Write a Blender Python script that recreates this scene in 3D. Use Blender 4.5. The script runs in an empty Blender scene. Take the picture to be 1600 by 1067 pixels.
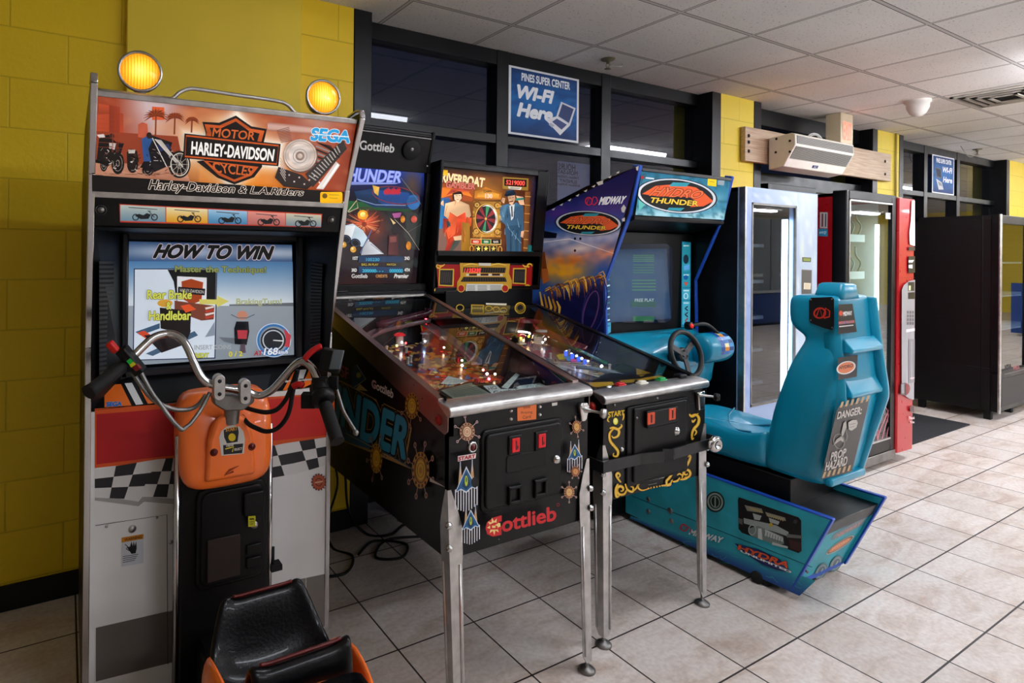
import bpy, bmesh, math, random
from mathutils import Vector, Matrix, noise
S = bpy.context.scene
COL = S.collection
# ------------------------------------------------------------------ camera
YAW, ROLL, FPX, PX0, PY0, CAMH = 0.5216, 0.0090, 933.277, 639.621, 394.775, 1.40
CD = Vector((math.sin(YAW), math.cos(YAW), 0)); CR0 = Vector((math.cos(YAW), -math.sin(YAW), 0)); UP = Vector((0, 0, 1))
CR = CR0 * math.cos(ROLL) + UP * math.sin(ROLL); CU = UP * math.cos(ROLL) - CR0 * math.sin(ROLL)
CAM = Vector((0, 0, CAMH))
cd = bpy.data.cameras.new('camera'); cam = bpy.data.objects.new('camera', cd); COL.objects.link(cam)
cam.matrix_world = Matrix(((CR.x, CU.x, -CD.x, 0), (CR.y, CU.y, -CD.y, 0), (CR.z, CU.z, -CD.z, CAMH), (0, 0, 0, 1)))
cd.sensor_fit = 'HORIZONTAL'; cd.sensor_width = 36; cd.lens = FPX / 1600 * 36
cd.shift_x = (800 - PX0) / 1600; cd.shift_y = -(533.5 - PY0) / 1600
cd.clip_start = 0.02; cd.clip_end = 100
S.camera = cam
# ------------------------------------------------------------------ world: night outside the windows
W = bpy.data.worlds.new('night'); S.world = W; W.use_nodes = True
W.node_tree.nodes['Background'].inputs[0].default_value = (0.003, 0.004, 0.008, 1)
W.node_tree.nodes['Background'].inputs[1].default_value = 1.0
# ------------------------------------------------------------------ exposure
S.view_settings.view_transform = 'Standard'; S.view_settings.look = 'None'
S.view_settings.gamma = 1; S.view_settings.use_curve_mapping = False
S.view_settings.exposure = 1.5
# fluorescent ceiling fixtures (x, y, emission strength): on all over the shop
TROFFERS = [(2.09, 1.05, 7), (5.70, 1.05, 22), (9.30, 1.05, 22), (12.9, 1.05, 22),
            (1.55, -1.18, 12), (5.15, -1.18, 22), (8.75, -1.18, 22), (12.35, -1.18, 22), (15.95, -1.18, 22),
            (3.4, -3.4, 14), (7.0, -3.4, 22), (10.6, -3.4, 22), (14.2, -3.4, 22), (16.0, -5.2, 22), (19.2, -4.3, 22)]

# ------------------------------------------------------------------ helpers
def lin(c):
    if isinstance(c, str):
        c = c.lstrip('#'); c = tuple(int(c[i:i + 2], 16) / 255 for i in (0, 2, 4))
    return tuple(x / 12.92 if x <= 0.04045 else ((x + 0.055) / 1.055) ** 2.4 for x in c[:3])
def mix(a, b, t):
    t = max(0, min(1, t)); return tuple(a[i] + (b[i] - a[i]) * t for i in range(3))
def hx(c):
    c = c.lstrip('#'); return tuple(int(c[i:i + 2], 16) / 255 for i in (0, 2, 4))
_M = {}
def mat(key, col=None, rough=0.5, metal=0.0, emit=0.0, ecol=None, nz=0.0, nscale=20.0, bump=0.0, bscale=150.0, coat=0.0, spec=0.5, trans=0.0, ior=1.45):
    """a procedural principled material; nz = tone variation by noise, bump = fine surface grain"""
    if key in _M: return _M[key]
    m = bpy.data.materials.new(key); m.use_nodes = True; nt = m.node_tree; N = nt.nodes; L = nt.links
    b = N['Principled BSDF']; c = lin(col)
    b.inputs['Base Color'].default_value = (*c, 1); b.inputs['Roughness'].default_value = rough
    b.inputs['Metallic'].default_value = metal; b.inputs['Specular IOR Level'].default_value = spec
    b.inputs['Coat Weight'].default_value = coat; b.inputs['Transmission Weight'].default_value = trans; b.inputs['IOR'].default_value = ior
    if emit:
        b.inputs['Emission Color'].default_value = (*lin(ecol or col), 1); b.inputs['Emission Strength'].default_value = emit
    if nz or bump:
        tc = N.new('ShaderNodeTexCoord')
    if nz:
        n = N.new('ShaderNodeTexNoise'); n.inputs['Scale'].default_value = nscale; n.inputs['Detail'].default_value = 5
        r = N.new('ShaderNodeMapRange'); r.inputs['From Min'].default_value = .3; r.inputs['From Max'].default_value = .7
        r.inputs['To Min'].default_value = 1 - nz; r.inputs['To Max'].default_value = 1 + nz * .6
        mx = N.new('ShaderNodeMix'); mx.data_type = 'RGBA'; mx.blend_type = 'MULTIPLY'; mx.inputs[0].default_value = 1
        mx.inputs[6].default_value = (*c, 1)
        L.new(tc.outputs['Object'], n.inputs['Vector']); L.new(n.outputs['Fac'], r.inputs['Value'])
        L.new(r.outputs[0], mx.inputs[7]); L.new(mx.outputs[2], b.inputs['Base Color'])
        rr = N.new('ShaderNodeMapRange'); rr.inputs['To Min'].default_value = max(0, rough - .1); rr.inputs['To Max'].default_value = min(1, rough + .12)
        L.new(n.outputs['Fac'], rr.inputs['Value']); L.new(rr.outputs[0], b.inputs['Roughness'])
    if bump:
        n2 = N.new('ShaderNodeTexNoise'); n2.inputs['Scale'].default_value = bscale; n2.inputs['Detail'].default_value = 3
        bp = N.new('ShaderNodeBump'); bp.inputs['Strength'].default_value = bump; bp.inputs['Distance'].default_value = .002
        L.new(tc.outputs['Object'], n2.inputs['Vector']); L.new(n2.outputs['Fac'], bp.inputs['Height']); L.new(bp.outputs[0], b.inputs['Normal'])
    _M[key] = m; return m
def artmat(emit=0.0, rough=0.4, spec=.4):
    """printed graphics: colours come from the print itself (a colour attribute); backlit prints emit, some unlit ones get an added glow"""
    key = 'print_%g_%g' % (emit, rough)
    if key in _M: return _M[key]
    m = bpy.data.materials.new(key); m.use_nodes = True; nt = m.node_tree; b = nt.nodes['Principled BSDF']
    a = nt.nodes.new('ShaderNodeAttribute'); a.attribute_name = 'print'
    nt.links.new(a.outputs['Color'], b.inputs['Base Color']); b.inputs['Roughness'].default_value = rough; b.inputs['Specular IOR Level'].default_value = spec
    if emit:
        nt.links.new(a.outputs['Color'], b.inputs['Emission Color']); b.inputs['Emission Strength'].default_value = emit
    _M[key] = m; return m
def glassmat(key, tint=(1, 1, 1), refl=1.0, rough=0.0, ior=1.5):
    """thin pane: Fresnel reflection over straight-through transparency"""
    if key in _M: return _M[key]
    m = bpy.data.materials.new(key); m.use_nodes = True; nt = m.node_tree; N = nt.nodes; L = nt.links
    N.remove(N['Principled BSDF']); out = N['Material Output']
    t = N.new('ShaderNodeBsdfTransparent'); t.inputs[0].default_value = (*tint, 1)
    g = N.new('ShaderNodeBsdfGlossy'); g.inputs['Roughness'].default_value = rough
    f = N.new('ShaderNodeFresnel'); f.inputs['IOR'].default_value = ior
    mu = N.new('ShaderNodeMath'); mu.operation = 'MULTIPLY'; mu.inputs[1].default_value = refl; mu.use_clamp = True
    ms = N.new('ShaderNodeMixShader')
    ge = N.new('ShaderNodeNewGeometry'); iv = N.new('ShaderNodeMath'); iv.operation = 'SUBTRACT'; iv.inputs[0].default_value = 1
    m3 = N.new('ShaderNodeMath'); m3.operation = 'MULTIPLY'
    L.new(ge.outputs['Backfacing'], iv.inputs[1]); L.new(f.outputs[0], mu.inputs[0]); L.new(mu.outputs[0], m3.inputs[0]); L.new(iv.outputs[0], m3.inputs[1]); L.new(m3.outputs[0], ms.inputs[0]); L.new(t.outputs[0], ms.inputs[1]); L.new(g.outputs[0], ms.inputs[2]); L.new(ms.outputs[0], out.inputs[0])
    _M[key] = m; return m

def ray(x, y): return CD + CR * ((x - PX0) / FPX) + CU * ((PY0 - y) / FPX)
def onZ(x, y, z): v = ray(x, y); return CAM + v * ((z - CAMH) / v.z)
def onY(x, y, Y): v = ray(x, y); return CAM + v * (Y / v.y)
def onX(x, y, X): v = ray(x, y); return CAM + v * (X / v.x)

WL = {}
class MB:
    """collects shapes; build() links them as ONE mesh object"""
    def __init__(s, m=None): s.v = []; s.f = []; s.fm = []; s.sm = []; s.fc = []; s.m = m
    def add(s, vs, fs, m=None, smooth=False, cols=None):
        o = len(s.v); s.v += [Vector(v) for v in vs]
        for k, f in enumerate(fs):
            s.f.append([i + o for i in f]); s.fm.append(m or s.m); s.sm.append(smooth)
            s.fc.append(None if cols is None else ([cols[i] for i in f] if len(cols) == len(vs) else [cols[0]] * len(f)))
    def box(s, a, b, m=None, rot=None):
        (x0, y0, z0), (x1, y1, z1) = a, b
        vs = [(x0, y0, z0), (x1, y0, z0), (x1, y1, z0), (x0, y1, z0), (x0, y0, z1), (x1, y0, z1), (x1, y1, z1), (x0, y1, z1)]
        s.add(vs, [(3, 2, 1, 0), (4, 5, 6, 7), (0, 1, 5, 4), (1, 2, 6, 5), (2, 3, 7, 6), (3, 0, 4, 7)], m)
    def obox(s, c, ax, ay, az, m=None):
        """oriented box: centre and three half-axis vectors"""
        c, ax, ay, az = map(Vector, (c, ax, ay, az))
        vs = [c + i * ax + j * ay + k * az for k in (-1, 1) for i, j in ((-1, -1), (1, -1), (1, 1), (-1, 1))]
        s.add(vs, [(3, 2, 1, 0), (4, 5, 6, 7), (0, 1, 5, 4), (1, 2, 6, 5), (2, 3, 7, 6), (3, 0, 4, 7)], m)
    def prism(s, pts, axis, a, b, m=None, smooth=False):
        """extrude a 2D outline along axis 'x' (pts are y,z), 'y' (x,z) or 'z' (x,y)"""
        def P(p, t): return {'x': (t, p[0], p[1]), 'y': (p[0], t, p[1]), 'z': (p[0], p[1], t)}[axis]
        n = len(pts); vs = [P(p, a) for p in pts] + [P(p, b) for p in pts]
        s.add(vs, [tuple(range(n))[::-1], tuple(range(n, 2 * n))], m)
        s.add(vs, [(i, (i + 1) % n, (i + 1) % n + n, i + n) for i in range(n)], m, smooth)
    def tube(s, path, r, m=None, seg=10, cap=True, smooth=True):
        P = [Vector(p) for p in path]; n = len(P); R = r if isinstance(r, (list, tuple)) else [r] * n
        vs = []; prev = None
        for i, p in enumerate(P):
            t = (P[min(i + 1, n - 1)] - P[max(i - 1, 0)]).normalized()
            if prev is None:
                a = t.orthogonal().normalized()
            else:
                a = (prev - t * prev.dot(t)); a = a.normalized() if a.length > 1e-6 else t.orthogonal().normalized()
            prev = a; b = t.cross(a)
            vs += [p + (a * math.cos(q) + b * math.sin(q)) * R[i] for q in [2 * math.pi * k / seg for k in range(seg)]]
        fs = [(i * seg + k, i * seg + (k + 1) % seg, (i + 1) * seg + (k + 1) % seg, (i + 1) * seg + k) for i in range(n - 1) for k in range(seg)]
        s.add(vs, fs, m, smooth)
        if cap: s.add(vs, [tuple(range(seg))[::-1], tuple(range((n - 1) * seg, n * seg))], m)
    def lathe(s, prof, o, ax, m=None, seg=24, smooth=True):
        """prof: (radius, height along ax)"""
        o = Vector(o); ax = Vector(ax).normalized(); a = ax.orthogonal().normalized(); b = ax.cross(a); vs = []; n = len(prof)
        for r, h in prof:
            vs += [o + ax * h + (a * math.cos(q) + b * math.sin(q)) * max(r, 1e-5) for q in [2 * math.pi * k / seg for k in range(seg)]]
        s.add(vs, [(i * seg + k, i * seg + (k + 1) % seg, (i + 1) * seg + (k + 1) % seg, (i + 1) * seg + k) for i in range(n - 1) for k in range(seg)], m, smooth)
    def ball(s, c, r, m=None, seg=16, sq=(1, 1, 1)):
        c = Vector(c); n = 10; vs = []; fs = []
        for i in range(n + 1):
            t = math.pi * i / n
            vs += [c + Vector((math.sin(t) * math.cos(q) * r * sq[0], math.sin(t) * math.sin(q) * r * sq[1], math.cos(t) * r * sq[2])) for q in [2 * math.pi * k / seg for k in range(seg)]]
        fs = [(i * seg + k, (i + 1) * seg + k, (i + 1) * seg + (k + 1) % seg, i * seg + (k + 1) % seg) for i in range(n) for k in range(seg)]
        s.add(vs, fs, m, True)
    def loft(s, rings, m=None, smooth=True, closed=True, cap=True):
        n = len(rings[0]); vs = [p for r in rings for p in r]
        kk = n if closed else n - 1
        s.add(vs, [(i * n + k, i * n + (k + 1) % n, (i + 1) * n + (k + 1) % n, (i + 1) * n + k) for i in range(len(rings) - 1) for k in range(kk)], m, smooth)
        if cap: s.add(vs, [tuple(range(n))[::-1], tuple(range((len(rings) - 1) * n, len(rings) * n))], m)
    def quad(s, a, b, c, d, m=None): s.add([a, b, c, d], [(0, 1, 2, 3)], m)
    def build(s, name, parent=None, bevel=0.0, seg=2, sub=0, origin=None, recalc=True, solid=0.0):
        if origin is None:
            if parent is not None: origin = WL[parent]
            else:
                xs = [v.x for v in s.v]; ys = [v.y for v in s.v]; zs = [v.z for v in s.v]
                origin = Vector(((min(xs) + max(xs)) / 2, (min(ys) + max(ys)) / 2, min(zs)))
        origin = Vector(origin)
        me = bpy.data.meshes.new(name)
        me.from_pydata([v - origin for v in s.v], [], s.f)
        ms = []
        for q in s.fm:
            if q not in ms: ms.append(q)
        for q in ms: me.materials.append(q)
        for p, q, sm in zip(me.polygons, s.fm, s.sm): p.material_index = ms.index(q); p.use_smooth = sm
        if any(c is not None for c in s.fc):
            at = me.color_attributes.new('print', 'FLOAT_COLOR', 'CORNER'); d = at.data; i = 0
            for f, c in zip(s.f, s.fc):
                for k in range(len(f)):
                    d[i].color = (*c[k], 1) if c is not None else (0, 0, 0, 1); i += 1
        me.update()
        if recalc:
            bm = bmesh.new(); bm.from_mesh(me)
            bmesh.ops.remove_doubles(bm, verts=bm.verts, dist=1e-6) if not any(c is not None for c in s.fc) else None
            bmesh.ops.recalc_face_normals(bm, faces=bm.faces); bm.to_mesh(me); bm.free()
        o = bpy.data.objects.new(name, me); COL.objects.link(o)
        if parent is not None: o.parent = parent; o.location = origin - WL[parent]
        else: o.location = origin
        WL[o] = origin
        if bevel:
            b = o.modifiers.new('bevel', 'BEVEL'); b.width = bevel; b.segments = seg; b.limit_method = 'ANGLE'; b.angle_limit = math.radians(35); b.harden_normals = False
            for p in me.polygons: p.use_smooth = True
            me.set_sharp_from_angle(angle=math.radians(50)) if hasattr(me, 'set_sharp_from_angle') else None
        if sub:
            b = o.modifiers.new('subdivision', 'SUBSURF'); b.levels = sub; b.render_levels = sub
            for p in me.polygons: p.use_smooth = True
        return o
def empty(name, loc, label=None, cat=None, group=None):
    o = bpy.data.objects.new(name, None); COL.objects.link(o); o.location = loc; o.empty_display_size = .1; WL[o] = Vector(loc)
    if label: tag(o, label, cat, group)
    return o
def tag(o, label=None, cat=None, group=None, kind=None):
    if label: o['label'] = label
    if cat: o['category'] = cat
    if group: o['group'] = group
    if kind: o['kind'] = kind
    return o
def struct(o): o['kind'] = 'structure'; return o
def dup(o, loc=None, parent=None):
    c = o.copy(); COL.objects.link(c)
    if parent is not None: c.parent = parent
    if loc is not None: c.location = loc
    WL[c] = Vector(loc) if loc is not None else WL[o]
    for ch in list(o.children): dup(ch, None, c)
    return c

# ---- lettering: a font curve turned to flat faces, then laid into any four-cornered field
_T = {}
def text_mesh(s, bold=0.0, shear=0.0, space=1.0):
    k = (s, bold, shear, space)
    if k in _T: return _T[k]
    cu = bpy.data.curves.new('lettering', 'FONT'); cu.body = s; cu.offset = bold; cu.shear = shear; cu.space_character = space; cu.resolution_u = 4
    o = bpy.data.objects.new('lettering', cu); COL.objects.link(o)
    dg = bpy.context.evaluated_depsgraph_get(); e = o.evaluated_get(dg); me = e.to_mesh()
    vs = [(v.co.x, v.co.y) for v in me.vertices]; fs = [tuple(p.vertices) for p in me.polygons]
    e.to_mesh_clear(); bpy.data.objects.remove(o); bpy.data.curves.remove(cu)
    _T[k] = (vs, fs); return _T[k]
def thick(r):
    """offsets that thicken a letter evenly by r"""
    if r <= .004: return [(0, 0)]
    n = 6 if r < .03 else 10
    return [(r * math.cos(6.28318 * k / n), r * math.sin(6.28318 * k / n)) for k in range(n)]
class Dec:
    """printed graphics on a plane, traced in the photograph's coordinates (crop = x0, y0, scale of the enlargement traced from)"""
    def __init__(s, mb, p0, n, crop=(0, 0, 1), m=None, off=.0006, gain=1.0, step=.00012):
        s.mb = mb; s.p0 = Vector(p0); s.n = Vector(n).normalized(); s.c = crop; s.m = m or artmat(); s.off = off; s.gain = gain; s.step = step; s.xl = None; s.jit = 0.0
    def crop(s, x0, y0, x1, W): s.c = (x0, y0, W / (x1 - x0)); return s
    def W(s, x, y):
        v = ray(s.c[0] + x / s.c[2], s.c[1] + y / s.c[2]); t = (s.p0 + s.n * s.off - CAM).dot(s.n) / v.dot(s.n); P = CAM + v * t
        if s.xl: P.x = max(s.xl[0], min(s.xl[1], P.x))   # keep the print inside its panel
        return P
    def col(s, c): l = lin(c); return tuple(x * s.gain for x in l)
    def poly(s, pts, c, m=None):
        s.off += s.step; vs = [s.W(*p) for p in pts]
        # triangulate for concave outlines
        from mathutils.geometry import tessellate_polygon
        tr = tessellate_polygon([[Vector((p[0], p[1], 0)) for p in pts]])
        c = s.col(c); h = hash((round(pts[0][0]), round(pts[0][1]))) % 97
        s.mb.add(vs, [tuple(t) for t in tr], m or s.m, False, [tuple(min(1, x * (1 + s.jit * (noise.noise(Vector((p[0] / 31 + h, p[1] / 31, 1.7))) * 1.6))) for x in c) for p in pts] if s.jit else [c])
    def grid(s, q, nx, ny, fn, m=None):
        """q: tl, tr, br, bl; fn(u right, v down) -> colour"""
        s.off += s.step; tl, tr, br, bl = [Vector((*p, 0)) for p in q]; vs = []; cs = []
        for j in range(ny + 1):
            for i in range(nx + 1):
                u = i / nx; v = j / ny; p = tl.lerp(tr, u).lerp(bl.lerp(br, u), v); vs.append(s.W(p.x, p.y)); cs.append(s.col(fn(u, v)))
        s.mb.add(vs, [(j * (nx + 1) + i, j * (nx + 1) + i + 1, (j + 1) * (nx + 1) + i + 1, (j + 1) * (nx + 1) + i) for j in range(ny) for i in range(nx)], m or s.m, False, cs)
    def ell(s, c, rx, ry, col, n=28, rot=0, m=None, sk=0):
        """sk: vertical drop per unit run, so that a circle on a receding panel keeps its slant"""
        a = math.radians(rot); s.poly([(c[0] + rx * math.cos(t) * math.cos(a) - ry * math.sin(t) * math.sin(a), c[1] + rx * math.cos(t) * math.sin(a) + ry * math.sin(t) * math.cos(a) + sk * rx * math.cos(t)) for t in [2 * math.pi * k / n for k in range(n)]], col, m)
    def ring(s, c, rx, ry, w, col, n=32, rot=0, sk=0, m=None):
        s.off += s.step; a = math.radians(rot); vs = []
        for q in (1, 0):
            X = rx - (0 if q else w); Y = ry - (0 if q else w)
            vs += [s.W(c[0] + X * math.cos(t) * math.cos(a) - Y * math.sin(t) * math.sin(a), c[1] + X * math.cos(t) * math.sin(a) + Y * math.sin(t) * math.cos(a) + sk * X * math.cos(t)) for t in [2 * math.pi * k / n for k in range(n)]]
        s.mb.add(vs, [(k, (k + 1) % n, (k + 1) % n + n, k + n) for k in range(n)], m or s.m, False, [s.col(col)])
    def line(s, pts, w, col, closed=False, m=None):
        s.off += s.step; P = [Vector(p) for p in pts]; n = len(P); vs = []
        ww = w if isinstance(w, (list, tuple)) else [w] * n
        for i in range(n):
            a = P[i - 1] if (i > 0 or closed) else P[i]; b = P[(i + 1) % n] if (i < n - 1 or closed) else P[i]
            t = (b - a); t = t.normalized() if t.length > 1e-6 else Vector((1, 0)); q = Vector((-t.y, t.x)) * ww[i] / 2
            vs += [s.W(*(P[i] + q)), s.W(*(P[i] - q))]
        s.mb.add(vs, [(2 * i, 2 * i + 1, 2 * ((i + 1) % n) + 1, 2 * ((i + 1) % n)) for i in range(n if closed else n - 1)], m or s.m, False, [s.col(col)])
    def text(s, t, q, col, bold=0.0, shear=0.0, space=1.0, out=None, ow=.03, out2=None, ow2=.06, m=None, base=0.0, flip=False):
        """q: bl, br, tr, tl of the letters' own box"""
        v0, _ = text_mesh(t, 0.0, shear, space); x0 = min(v[0] for v in v0); x1 = max(v[0] for v in v0); y0 = min(v[1] for v in v0); y1 = max(v[1] for v in v0)
        bl, br, tr, tl = [Vector(p) for p in q]
        for c, o in ((out2, ow2), (out, ow), (col, 0)):
            if c is None: continue
            s.off += s.step; vs, fs = v0, _; r = bold + o
            for dx, dy in thick(r):
                P = []; s.off += .00002
                for x, y in vs:
                    u = (x + dx - x0) / (x1 - x0); v = (y + dy - y0) / (y1 - y0)
                    if flip: u = 1 - u
                    p = bl.lerp(br, u).lerp(tl.lerp(tr, u), v); P.append(s.W(p.x, p.y))
                s.mb.add(P, fs, m or s.m, False, [s.col(c)])
def bez(pts, n=8):
    """smooth polyline through pts (Catmull-Rom), any dimension"""
    P = [Vector(p) for p in pts]; out = []
    for i in range(len(P) - 1):
        a = P[max(i - 1, 0)]; b = P[i]; c = P[i + 1]; d = P[min(i + 2, len(P) - 1)]
        for k in range(n):
            t = k / n; out.append(.5 * ((2 * b) + (c - a) * t + (2 * a - 5 * b + 4 * c - d) * t * t + (3 * b - a - 3 * c + d) * t ** 3))
    out.append(P[-1]); return out
def rrect(x0, y0, x1, y1, r, n=4):
    out = []
    for cx, cy, a in ((x1 - r, y1 - r, 0), (x0 + r, y1 - r, 90), (x0 + r, y0 + r, 180), (x1 - r, y0 + r, 270)):
        for k in range(n + 1): t = math.radians(a + 90 * k / n); out.append((cx + r * math.cos(t), cy + r * math.sin(t)))
    return out
BLACK = mat('black_laminate', '#08080a', .36, nz=.25, nscale=6, spec=.35)
BLACKP = mat('black_plastic', '#070708', .42, bump=.15, bscale=400, spec=.32)
CHROME = mat('chrome', '#c9c9c9', .16, 1.0, nz=.08, nscale=12)
STEEL = mat('brushed_steel', '#c6c5c3', .36, 1.0, nz=.22, nscale=25)
DSTEEL = mat('dull_steel', '#8c8a87', .45, 1.0, nz=.3, nscale=14)
RUBBER = mat('black_rubber', '#0b0b0b', .75, bump=.2)
# ------------------------------------------------------------------ the setting
ZC, YP, YW = 2.64, 2.78, 2.89       # ceiling height, face of the piers, face of the window frames
def floor_mat():
    m = bpy.data.materials.new('floor_tiles'); m.use_nodes = True; nt = m.node_tree; N = nt.nodes; L = nt.links; b = N['Principled BSDF']
    tc = N.new('ShaderNodeTexCoord'); mp = N.new('ShaderNodeMapping'); p = .3275
    mp.inputs['Location'].default_value = (-(2.336 % p), -(1.184 % p), 0)
    L.new(tc.outputs['Object'], mp.inputs['Vector'])
    br = N.new('ShaderNodeTexBrick'); br.offset = 0; br.squash = 1
    for k, v in (('Scale', 1), ('Mortar Size', .0034), ('Mortar Smooth', .2), ('Brick Width', p), ('Row Height', p), ('Bias', 0)): br.inputs[k].default_value = v
    br.inputs['Color1'].default_value = (1, 1, 1, 1); br.inputs['Color2'].default_value = (.86, .85, .84, 1); br.inputs['Mortar'].default_value = (0, 0, 0, 1)
    L.new(mp.outputs[0], br.inputs['Vector'])
    n1 = N.new('ShaderNodeTexNoise'); n1.inputs['Scale'].default_value = 3.5; n1.inputs['Detail'].default_value = 8; n1.inputs['Roughness'].default_value = .65; n1.inputs['Distortion'].default_value = .8
    mp2 = N.new('ShaderNodeMapping'); mp2.inputs['Scale'].default_value = (1, 2.6, 1); L.new(tc.outputs['Object'], mp2.inputs['Vector']); L.new(mp2.outputs[0], n1.inputs['Vector'])
    cr = N.new('ShaderNodeValToRGB'); e = cr.color_ramp.elements
    e[0].position = .28; e[0].color = (*lin('#bfa898'), 1); e[1].position = .62; e[1].color = (*lin('#e2dad3'), 1)
    x = e.new(.42); x.color = (*lin('#d2c3b8'), 1); x = e.new(.5); x.color = (*lin('#dcd0c7'), 1)
    L.new(n1.outputs['Fac'], cr.inputs['Fac'])
    n2 = N.new('ShaderNodeTexNoise'); n2.inputs['Scale'].default_value = 60; n2.inputs['Detail'].default_value = 4; L.new(tc.outputs['Object'], n2.inputs['Vector'])
    r2 = N.new('ShaderNodeMapRange'); r2.inputs['From Min'].default_value = .35; r2.inputs['From Max'].default_value = .65; r2.inputs['To Min'].default_value = .88; r2.inputs['To Max'].default_value = 1.05; L.new(n2.outputs['Fac'], r2.inputs['Value'])
    m1 = N.new('ShaderNodeMix'); m1.data_type = 'RGBA'; m1.blend_type = 'MULTIPLY'; m1.inputs[0].default_value = 1; L.new(cr.outputs[0], m1.inputs[6]); L.new(r2.outputs[0], m1.inputs[7])
    m2 = N.new('ShaderNodeMix'); m2.data_type = 'RGBA'; m2.blend_type = 'MULTIPLY'; m2.inputs[0].default_value = 1; L.new(m1.outputs[2], m2.inputs[6]); L.new(br.outputs['Color'], m2.inputs[7])
    # dark grout in the joints between the tiles
    sx = N.new('ShaderNodeSeparateXYZ'); L.new(tc.outputs['Object'], sx.inputs[0])
    m3 = N.new('ShaderNodeMix'); m3.data_type = 'RGBA'; m3.inputs[7].default_value = (*lin('#2e2522'), 1); L.new(br.outputs['Fac'], m3.inputs[0]); L.new(m2.outputs[2], m3.inputs[6])
    L.new(m3.outputs[2], b.inputs['Base Color'])
    b.inputs['Roughness'].default_value = .42; b.inputs['Specular IOR Level'].default_value = .45
    rr = N.new('ShaderNodeMapRange'); rr.inputs['To Min'].default_value = .3; rr.inputs['To Max'].default_value = .6; L.new(n1.outputs['Fac'], rr.inputs['Value']); L.new(rr.outputs[0], b.inputs['Roughness'])
    bp = N.new('ShaderNodeBump'); bp.invert = True; bp.inputs['Strength'].default_value = .5; bp.inputs['Distance'].default_value = .002; L.new(br.outputs['Fac'], bp.inputs['Height']); L.new(bp.outputs[0], b.inputs['Normal'])
    return m
def ceil_mat():
    m = bpy.data.materials.new('ceiling_tiles'); m.use_nodes = True; nt = m.node_tree; N = nt.nodes; L = nt.links; b = N['Principled BSDF']
    tc = N.new('ShaderNodeTexCoord'); mp = N.new('ShaderNodeMapping'); px, py = .6255, .578
    mp.inputs['Location'].default_value = (-(2.09 % px), -(2.538 % py), 0); L.new(tc.outputs['Object'], mp.inputs['Vector'])
    br = N.new('ShaderNodeTexBrick'); br.offset = 0; br.squash = 1
    for k, v in (('Scale', 1), ('Mortar Size', .0085), ('Mortar Smooth', 0), ('Brick Width', px), ('Row Height', py), ('Bias', 0)): br.inputs[k].default_value = v
    br.inputs['Color1'].default_value = (1, 1, 1, 1); br.inputs['Color2'].default_value = (.94, .935, .925, 1); L.new(mp.outputs[0], br.inputs['Vector'])
    # the shadow gap beside each tee, painted as a darker line
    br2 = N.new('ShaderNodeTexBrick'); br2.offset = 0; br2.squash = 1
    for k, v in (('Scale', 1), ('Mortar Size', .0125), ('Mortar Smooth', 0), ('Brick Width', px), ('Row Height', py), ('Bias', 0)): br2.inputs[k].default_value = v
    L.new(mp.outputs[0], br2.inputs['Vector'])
    vo = N.new('ShaderNodeTexNoise'); vo.inputs['Scale'].default_value = 95; vo.inputs['Detail'].default_value = 2; L.new(tc.outputs['Object'], vo.inputs['Vector'])
    r = N.new('ShaderNodeMapRange'); r.inputs['From Min'].default_value = .30; r.inputs['From Max'].default_value = .37; r.inputs['To Min'].default_value = .55; r.inputs['To Max'].default_value = 1; L.new(vo.outputs['Fac'], r.inputs['Value'])
    n = N.new('ShaderNodeTexNoise'); n.inputs['Scale'].default_value = 1.5; n.inputs['Detail'].default_value = 4; L.new(tc.outputs['Object'], n.inputs['Vector'])
    r3 = N.new('ShaderNodeMapRange'); r3.inputs['From Min'].default_value = .3; r3.inputs['From Max'].default_value = .7; r3.inputs['To Min'].default_value = .9; r3.inputs['To Max'].default_value = 1.03; L.new(n.outputs['Fac'], r3.inputs['Value'])
    def mul(a, c):
        q = N.new('ShaderNodeMix'); q.data_type = 'RGBA'; q.blend_type = 'MULTIPLY'; q.inputs[0].default_value = 1
        L.new(a, q.inputs[6]); L.new(c, q.inputs[7]); return q.outputs[2]
    base = N.new('ShaderNodeRGB'); base.outputs[0].default_value = (*lin('#eeece8'), 1)
    t = mul(mul(mul(base.outputs[0], br.outputs['Color']), r.outputs[0]), r3.outputs[0])
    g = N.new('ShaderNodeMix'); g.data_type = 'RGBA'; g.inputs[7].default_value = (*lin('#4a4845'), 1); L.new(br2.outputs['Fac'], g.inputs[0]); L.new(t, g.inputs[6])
    g2 = N.new('ShaderNodeMix'); g2.data_type = 'RGBA'; g2.inputs[7].default_value = (*lin('#c9c6c2'), 1); L.new(br.outputs['Fac'], g2.inputs[0]); L.new(g.outputs[2], g2.inputs[6])
    L.new(g2.outputs[2], b.inputs['Base Color']); b.inputs['Roughness'].default_value = .9; b.inputs['Specular IOR Level'].default_value = .2
    bp = N.new('ShaderNodeBump'); bp.inputs['Strength'].default_value = .4; bp.inputs['Distance'].default_value = .003; L.new(r.outputs[0], bp.inputs['Height']); L.new(bp.outputs[0], b.inputs['Normal'])
    return m
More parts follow.
